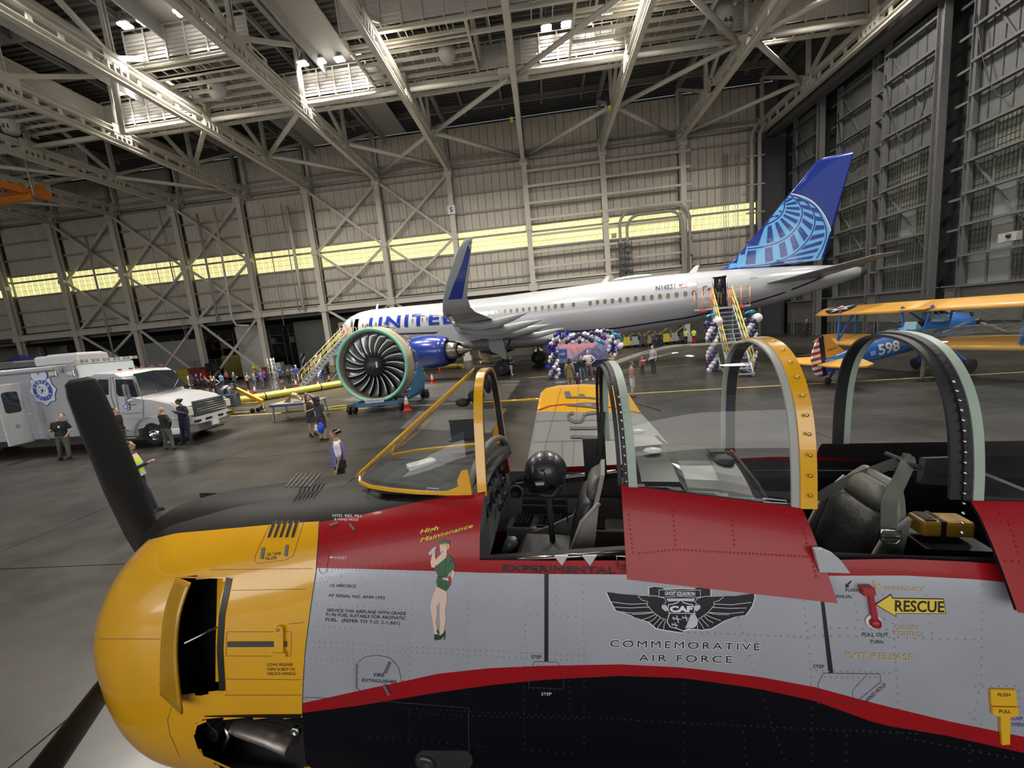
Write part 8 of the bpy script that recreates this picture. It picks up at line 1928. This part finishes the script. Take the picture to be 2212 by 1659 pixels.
# seats
def seat(s0,z0,lab,h=.52,lean=.33):
    t=bpy.data.objects.new('pilot_seat',None); C.objects.link(t); t.parent=t28; t.location=wmat(t28).inverted()@T(s0,0,0); t.matrix_basis=wmat(t28).inverted()@(Matrix.Translation(T(s0,0,0))@Matrix.Rotation(-TH,4,'Z'))
    # seat frame in world coordinates
    def Q(s,b,z): return T(s0+s,b,z)
    rg=[]
    for f,w_ in ((0,.22),(.3,.225),(.6,.225),(.78,.215),(.9,.17),(1.0,.12)):
        s=lean*f*h; z=z0+h*f; rg.append([Q(s,-w_,z),Q(s,w_,z),Q(s+.02,w_,z),Q(s+.02,-w_,z)])
    mk=lambda n,m_,mb,bev=0: mb.build(n,m_,t,True,bev=bev)
    mk('seat_shell',ck_l,MB().loft(rg,sm=False))
    for sd in (1,-1):
        P=[(lean*h*.80+.02,z0+h*.80),(lean*h*.55-.03,z0+h*.60),(-.02,z0+h*.20),(-.18,z0+.02),(-.36,z0-.05),(-.36,z0-.14),(.05,z0-.14),(.06,z0),(lean*h*.5+.04,z0+h*.4)]
        o=Q(0,sd*.225,0); mb=MB(); a=[o+tu*x+ZZ*z for x,z in P]; bq=[p+tv*sd*.016 for p in a]; k=len(P); mb.add(a+bq,[tuple(range(k)),tuple(range(k,2*k))]+[(i,(i+1)%k,k+(i+1)%k,k+i) for i in range(k)]); mk('seat_side',ck_l,mb)
        mk('side_piping',ck_l,MB().tube([o+tu*x+ZZ*z+tv*sd*.008 for x,z in P[:5]],.011,8))
    rg=[]
    for f,w_,th in ((.05,.18,.05),(.3,.19,.07),(.6,.19,.075),(.72,.185,.07),(.76,.17,.04)):
        s=lean*h*f; z=z0+h*f; rg.append([Q(s-.0,b,z) if 0 else Q(s-th*(1-abs(b/w_)**4*.5),b,z) for b in [-w_+2*w_*k/6 for k in range(7)]]+[Q(s,w_,z),Q(s,-w_,z)])
    mk('back_cushion',leather,MB().loft(rg,sm=True))
    rg=[]
    for f,w_,th in ((.77,.165,.05),(.86,.15,.055),(.93,.11,.05),(.96,.09,.03)):
        s=lean*h*f; z=z0+h*f; rg.append([Q(s-th*(1-abs(b/w_)**4*.5),b,z) for b in [-w_+2*w_*k/6 for k in range(7)]]+[Q(s,w_,z),Q(s,-w_,z)])
    mk('head_cushion',mat('head_leather',(.07,.068,.06),.5,bump=.2),MB().loft(rg,sm=True))
    mk('seat_cushion',leather,MB().box(Q(-.18,0,z0-.05),(.36,.40,.10),rz=-TH),bev=.03)
    mk('seat_pan',ck_g,MB().box(Q(-.15,0,z0-.16),(.42,.44,.1),rz=-TH)); mk('seat_track',ck_d,MB().box(Q(0.02,.12,1.85),(.05,.05,.6),rz=-TH).box(Q(0.02,-.12,1.85),(.05,.05,.6),rz=-TH))
    return t
fs1=seat(.10,2.17,'front'); fs2=seat(1.40,2.13,'rear')
# rear harness
def belt(pts,w_=.045,name='shoulder_belt'):
    P=catmull(pts,5); mm=MB(); rg=[]
    for i,p in enumerate(P):
        d=(P[min(i+1,len(P)-1)]-P[max(i-1,0)]).normalized(); v=(CAMP-p).normalized(); sdv=d.cross(v).normalized(); n=sdv.cross(d); rg.append([p-sdv*w_/2-n*.001,p+sdv*w_/2-n*.001,p+sdv*w_/2+n*.001,p-sdv*w_/2+n*.001])
    return mm.loft(rg,sm=False).build(name,web_m,t28,True)
belt([TP(1970,990,b=.02),TP(1925,1003,b=-.03),TP(1860,1028,b=-.08),TP(1800,1055,b=-.12),TP(1765,1078,b=-.15)])
belt([TP(1950,990,b=.0),TP(1962,996,b=.04),TP(1940,1045,b=.14),TP(1922,1085,b=.23),TP(1920,1120,b=.26),TP(1920,1160,b=.28)],.05); belt([TP(1925,1160,b=.285),TP(1930,1185,b=.28),TP(1935,1210,b=.27)],.045,'lap_belt')
bk=TP(1924,1160,b=.30); e1=tu; e2=ZZ; MB().tube([bk+e1*x+e2*z for x,z in ((-.032,.03),(-.036,-.01),(-.02,-.03),(.02,-.03),(.036,-.01),(.032,.03))],.004,6,closed=True).bar(bk-e1*.032,bk+e1*.032,.008,.008).build('belt_buckle',silver,t28,True)
MB().tube([TP(1915,980,b=-.1),TP(1985,1010,b=.1)],.012,8).build('harness_bar',ck_d,t28,True); MB().bar(TP(1990,1010,b=.08),TP(2080,1005,b=-.2),.02,.09).bar(TP(1985,1035,b=0),TP(2080,1042,b=-.1),.02,.04).build('roll_structure',mat('dark_blue_grey',(.03,.035,.04),.5),t28,True)
MB().box(T(2.25,0,2.2),(.03,.9,.62),rz=-TH).build('rear_bulkhead',ck_d,t28,True)
# yellow case in the rear cockpit
yc=MB().box((0,0,0),(.19,.10,.075)).build('yellow_case',mat('case_yellow',(.48,.27,.03),.45),None,bev=.014); yc.location=TP(2030,1133,b=.10); yc.rotation_euler=(0,0,-TH); tag(yc,'small yellow case strapped behind the rear seat','case')
MB().box((-.02,0,0),(.018,.104,.08)).build('strap',ck_d,yc); MB().box((-.06,0,.038),(.04,.08,.006)).build('label_plate',ck_d,yc)
MB().box(TP(2030,1150,b=.1)-ZZ*.03,(.24,.22,.02),rz=-TH).build('case_shelf',ck_d,t28,True)
# coaming and screens between the cockpits
rg=[]
for s,zt,w_ in ((.46,2.76,.34),(.62,2.77,.36),(.66,2.76,.37),(.80,2.765,.39),(.92,2.745,.40),(1.0,2.66,.40),(1.04,2.50,.40)):
    rg.append([T(s,b,zt-.0*abs(b)-.55*max(0,abs(b)-.12)**1.5*(1 if s>.65 else .2)) for b in [-w_+2*w_*k/14 for k in range(15)]]+[T(s,w_,2.3),T(s,-w_,2.3)])
co=MB().loft(rg,sm=False).build('rear_coaming',mat('coaming_black',(.016,.016,.018),.35,coat=.2,noise=.1),t28,True)
for (px,py) in ((1377,932),(1410,973)):
    p=TP(px,py,z=2.785); mm=MB().ball(p,(.048,.03,.016),16,8,rot=Matrix.Rotation(-TH,3,'Z')); d_=mm.build('antenna_dome',mat('dome_white',(.62,.6,.56),.35),t28,True)
    MB().ball(p+tu*.02+ZZ*.013,.003,6,4).ball(p-tu*.02+ZZ*.013,.003,6,4).build('dome_screws',ck_d,d_,True)
q=[TP(x,y,z=2.782) for x,y in ((1361,944),(1412,941),(1432,959),(1370,965))]; MB().add(q,[(0,1,2,3)]).build('placard',mat('placard',(.33,.31,.29),.5),t28,True)
mm=MB(); c=T(.86,.0,2.775); mm.box(c,(.07,.06,.01),rz=-TH).build('coaming_scoop',ck_d,t28,True); MB().ball(T(.87,.1,2.76),(.05,.05,.025),12,8).build('coaming_bulge',ck_d,t28,True)
MB().tube([T(1.0,-.38,2.48),T(.97,-.2,2.70),T(.96,0,2.735),T(.98,.2,2.69),T(1.02,.34,2.58),T(1.05,.42,2.42)],.009,8).build('coaming_edge',rubber,t28,True); MB().ball(T(.95,-.05,2.75),(.008,.025,.012),8,6).build('red_tab',redm,t28,True)
MB().box(T(.43,.40,2.55),(.012,.1,.16),rz=-TH).build('side_screen',ck_d,t28,True)
# black side frame tab of the front canopy (far side)
MB().box(T(.22,-.48,2.56),(.15,.02,.30),rz=-TH).bar(T(.25,-.46,2.6),T(.29,-.46,2.9),.06,.03).build('canopy_guide',ck_d,t28,True)
# small brackets, latch loop and white gusset by the near rail
gw=mat('bracket_white',(.5,.5,.5),.4)
for x in (1213,1274): a=TP(x,1212,b=.575); mm=MB(); mm.prism([(-.03,.02),(.03,.025),(0,-.022)],a,tu,ZZ,-.012).build('rail_bracket',gw,t28,True)
c=TP(1346,1216,b=.60); MB().tube([c+tu*x+ZZ*z for x,z in ((-.025,.03),(.03,.03),(.03,-.035),(-.022,-.03))],.004,6,closed=True).build('latch_loop',steel,t28,True)
mm=MB(); q=[c3_(*p) for p in ((1010,235),(1060,235),(1120,262),(1165,300),(1215,368),(1040,362))]; a=[TP(x,y,b=.60) for x,y in q]; k=len(a); mm.add(a+[p-tv*.02 for p in a],[tuple(range(k)),tuple(range(k,2*k))]+[(i,(i+1)%k,k+(i+1)%k,k+i) for i in range(k)]); mm.build('corner_gusset',mat('gusset_grey',(.42,.43,.45),.45),t28,True)
MB().bar(TP(1765,1238,b=.59),TP(1780,1210,b=.59),.01,.008).build('gusset_hinge',steel,t28,True)
mm=MB(); q=[TP(x,y,b=.45) for x,y in ((1000,400),)]; 
for (f_,pts) in ((cc_,((1530,1478),(1735,1500),(1740,1525),(1532,1512))),(cr_,((1880,853),(2125,872),(2126,908),(1880,882)))): 
    a=[TP(*f_(*p),b=.487) for p in pts]; mm.tube(a,.002,5,closed=True)
a=[TP(740+x/4.88,780+y/4.88,b=.415) for x,y in ((895,1337),(1015,1345),(1013,1375),(897,1368))]; mm.tube(a,.002,5,closed=True)
mm.build('glass_labels',gw,t28,True,kind='stuff')
for x,y in ((525,72),(1800,503),(0,0)):
    if x: p=TP(*cr_(x,y),b=(.0 if x<1000 else .47)); 
# --- far wing
def WP(px,py,e=0):
    d=MC@_ray(px,py); # plane z = 1.35 - .14*b
    n=ZZ+tv*.14; p0=T(0,0,1.35); t=(p0-CAMP).dot(n)/d.dot(n); return CAMP+d*t+n.normalized()*e
def wext(p,q,b):
    (s0,b0,z0_),(s1,b1,z1_)=Tinv(p),Tinv(q); f=(b-b0)/(b1-b0); s=s0+(s1-s0)*f; return T(s,b,1.35-.14*b)
LEr=wext(WP(1160,890),WP(1132,1028),-.55); TEr=wext(WP(1385,893),WP(1440,955),-.55)
LEp_=[LEr,WP(1132,1028),WP(1146,955),WP(1159,888),WP(1164,860),WP(1168,845),WP(1175,838)]; TEp_=[TEr,WP(1440,955),WP(1412,922),WP(1385,893),WP(1365,862),WP(1350,840),WP(1335,833)]
rg=[]
for a,b in zip(LEp_,TEp_):
    ch=(b-a); rg.append([a+ch*x+ZZ*(z*.5) for x,z in ((0,-.06),(.03,-.01),(.12,.0),(.5,.0),(1,-.0),(.6,-.35),(.2,-.4),(.03,-.2))])
tipr=[WP(1205,829.5)+(WP(1262,826.5)-WP(1205,829.5))*k for k in (0,.1,.3,.6,1,.7,.4,.15)]; tipr=[p-ZZ*.03 for p in tipr]; rg.append(tipr)
fw_m=mat('wing_silver',(.155,.155,.155),.42,.15,noise=.05,nscale=2)
wgo=MB().loft(rg[:4],mi=0,sm=False).build('far_wing',[fw_m],t28,True); wgt=MB().loft(rg[3:],mi=0,sm=False).build('far_wing_tip',[yel],t28,True)
def wpoly(m,pts,mi,e=.012): P=[WP(x,y,e) for x,y in pts]; m.add(P,[tuple(range(len(P)))],mi)
def catmull_(P): return [(p[0],p[1]) for p in catmull([(a,b,0) for a,b in P],3)]
def wrib(m,pts,w_,mi,e=.012):
    for a,b in zip(pts,pts[1:]):
        d=V((b[0]-a[0],b[1]-a[1])); nn=V((-d.y,d.x)).normalized()*w_/2; wpoly(m,[(a[0]-nn.x,a[1]-nn.y),(b[0]-nn.x,b[1]-nn.y),(b[0]+nn.x,b[1]+nn.y),(a[0]+nn.x,a[1]+nn.y)],mi,e)
c8=lambda x,y:(1140+x/8.296,690+y/8.296); c9=lambda x,y:(640+x/2.962,560+y/2.962)
m=MB(); wrib(m,[(1160,887),(1188,877.5),(1224,873.5),(1262,874),(1297,877),(1335,883),(1384,893)],2.2,0,.006)
wgl=mat('wing_letter',(.035,.035,.035),.5)
for pts in ([c8(*p) for p in ((655,1300),(750,1298),(778,1385),(925,1390),(920,1345),(1010,1345),(1030,1392),(1180,1405),(1290,1425),(1290,1442),(1000,1414),(680,1416))],[c8(*p) for p in ((690,1555),(690,1540),(1000,1500),(1320,1500),(1325,1522),(1190,1518),(1240,1590),(1340,1612),(1340,1625),(1200,1600),(1050,1580))]):
    wpoly(m,pts,1,.012)
wpoly(m,[c8(*p) for p in ((960,1533),(1125,1519),(1150,1570),(1060,1562))],2,.016)
S9=[(1775,985),(1750,992),(1742,1012),(1760,1035),(1800,1043),(1832,1032),(1840,1003),(1870,988),(1925,985),(1948,1000),(1952,1030),(1930,1047)]
wrib(m,[c9(*p) for p in catmull_(S9)],6.5,1); wrib(m,[c9(1750,1084),c9(1965,1082)],6,1); wrib(m,[c9(1755,1138),c9(1950,1142),c9(1985,1125),c9(1990,1100),c9(1965,1082)],6,1)
m.build('wing_markings',[red,wgl,fw_m],t28,True)
m=MB()
for a,b in (((1212,838),(1160,1030)),((1250,829),(1235,1030)),((1330,832),(1372,1000)),((1150,955),(1350,950)),((1155,910),(1340,907)),((1215,950),(1213,1030))): wrib(m,[a,b],.8,0,.009)
m.build('wing_seams',mat('panel_gap',(.05,.05,.055),.6),t28,True)
a=WP(1163,863); MB().tube([a,WP(1157,863)+ZZ*.0-tu*.35,WP(1130,868)*0+a-tu*1.1],[.03,.02,.006],8).build('pitot_tube',yel,t28,True)
MB().tube([WP(1372,870),WP(1385,882)+tu*.3-ZZ*.05],.01,6).build('static_wick',ck_d,t28,True)
# undercarriage out of sight below
for s,b in ((-2.3,0),(.3,-2.2)):
    MB().tube([T(s,b,.3),T(s,b,1.1 if b==0 else 1.5)],.06,10).build('gear_leg',silver,t28,True); MB().lathe(T(s,b+.08,.3),-tv,[(0,.1),(0,.24),(.03,.3),(.13,.3),(.16,.24),(.16,.1)],22,cap=True).build('gear_wheel',tyre,t28,True)
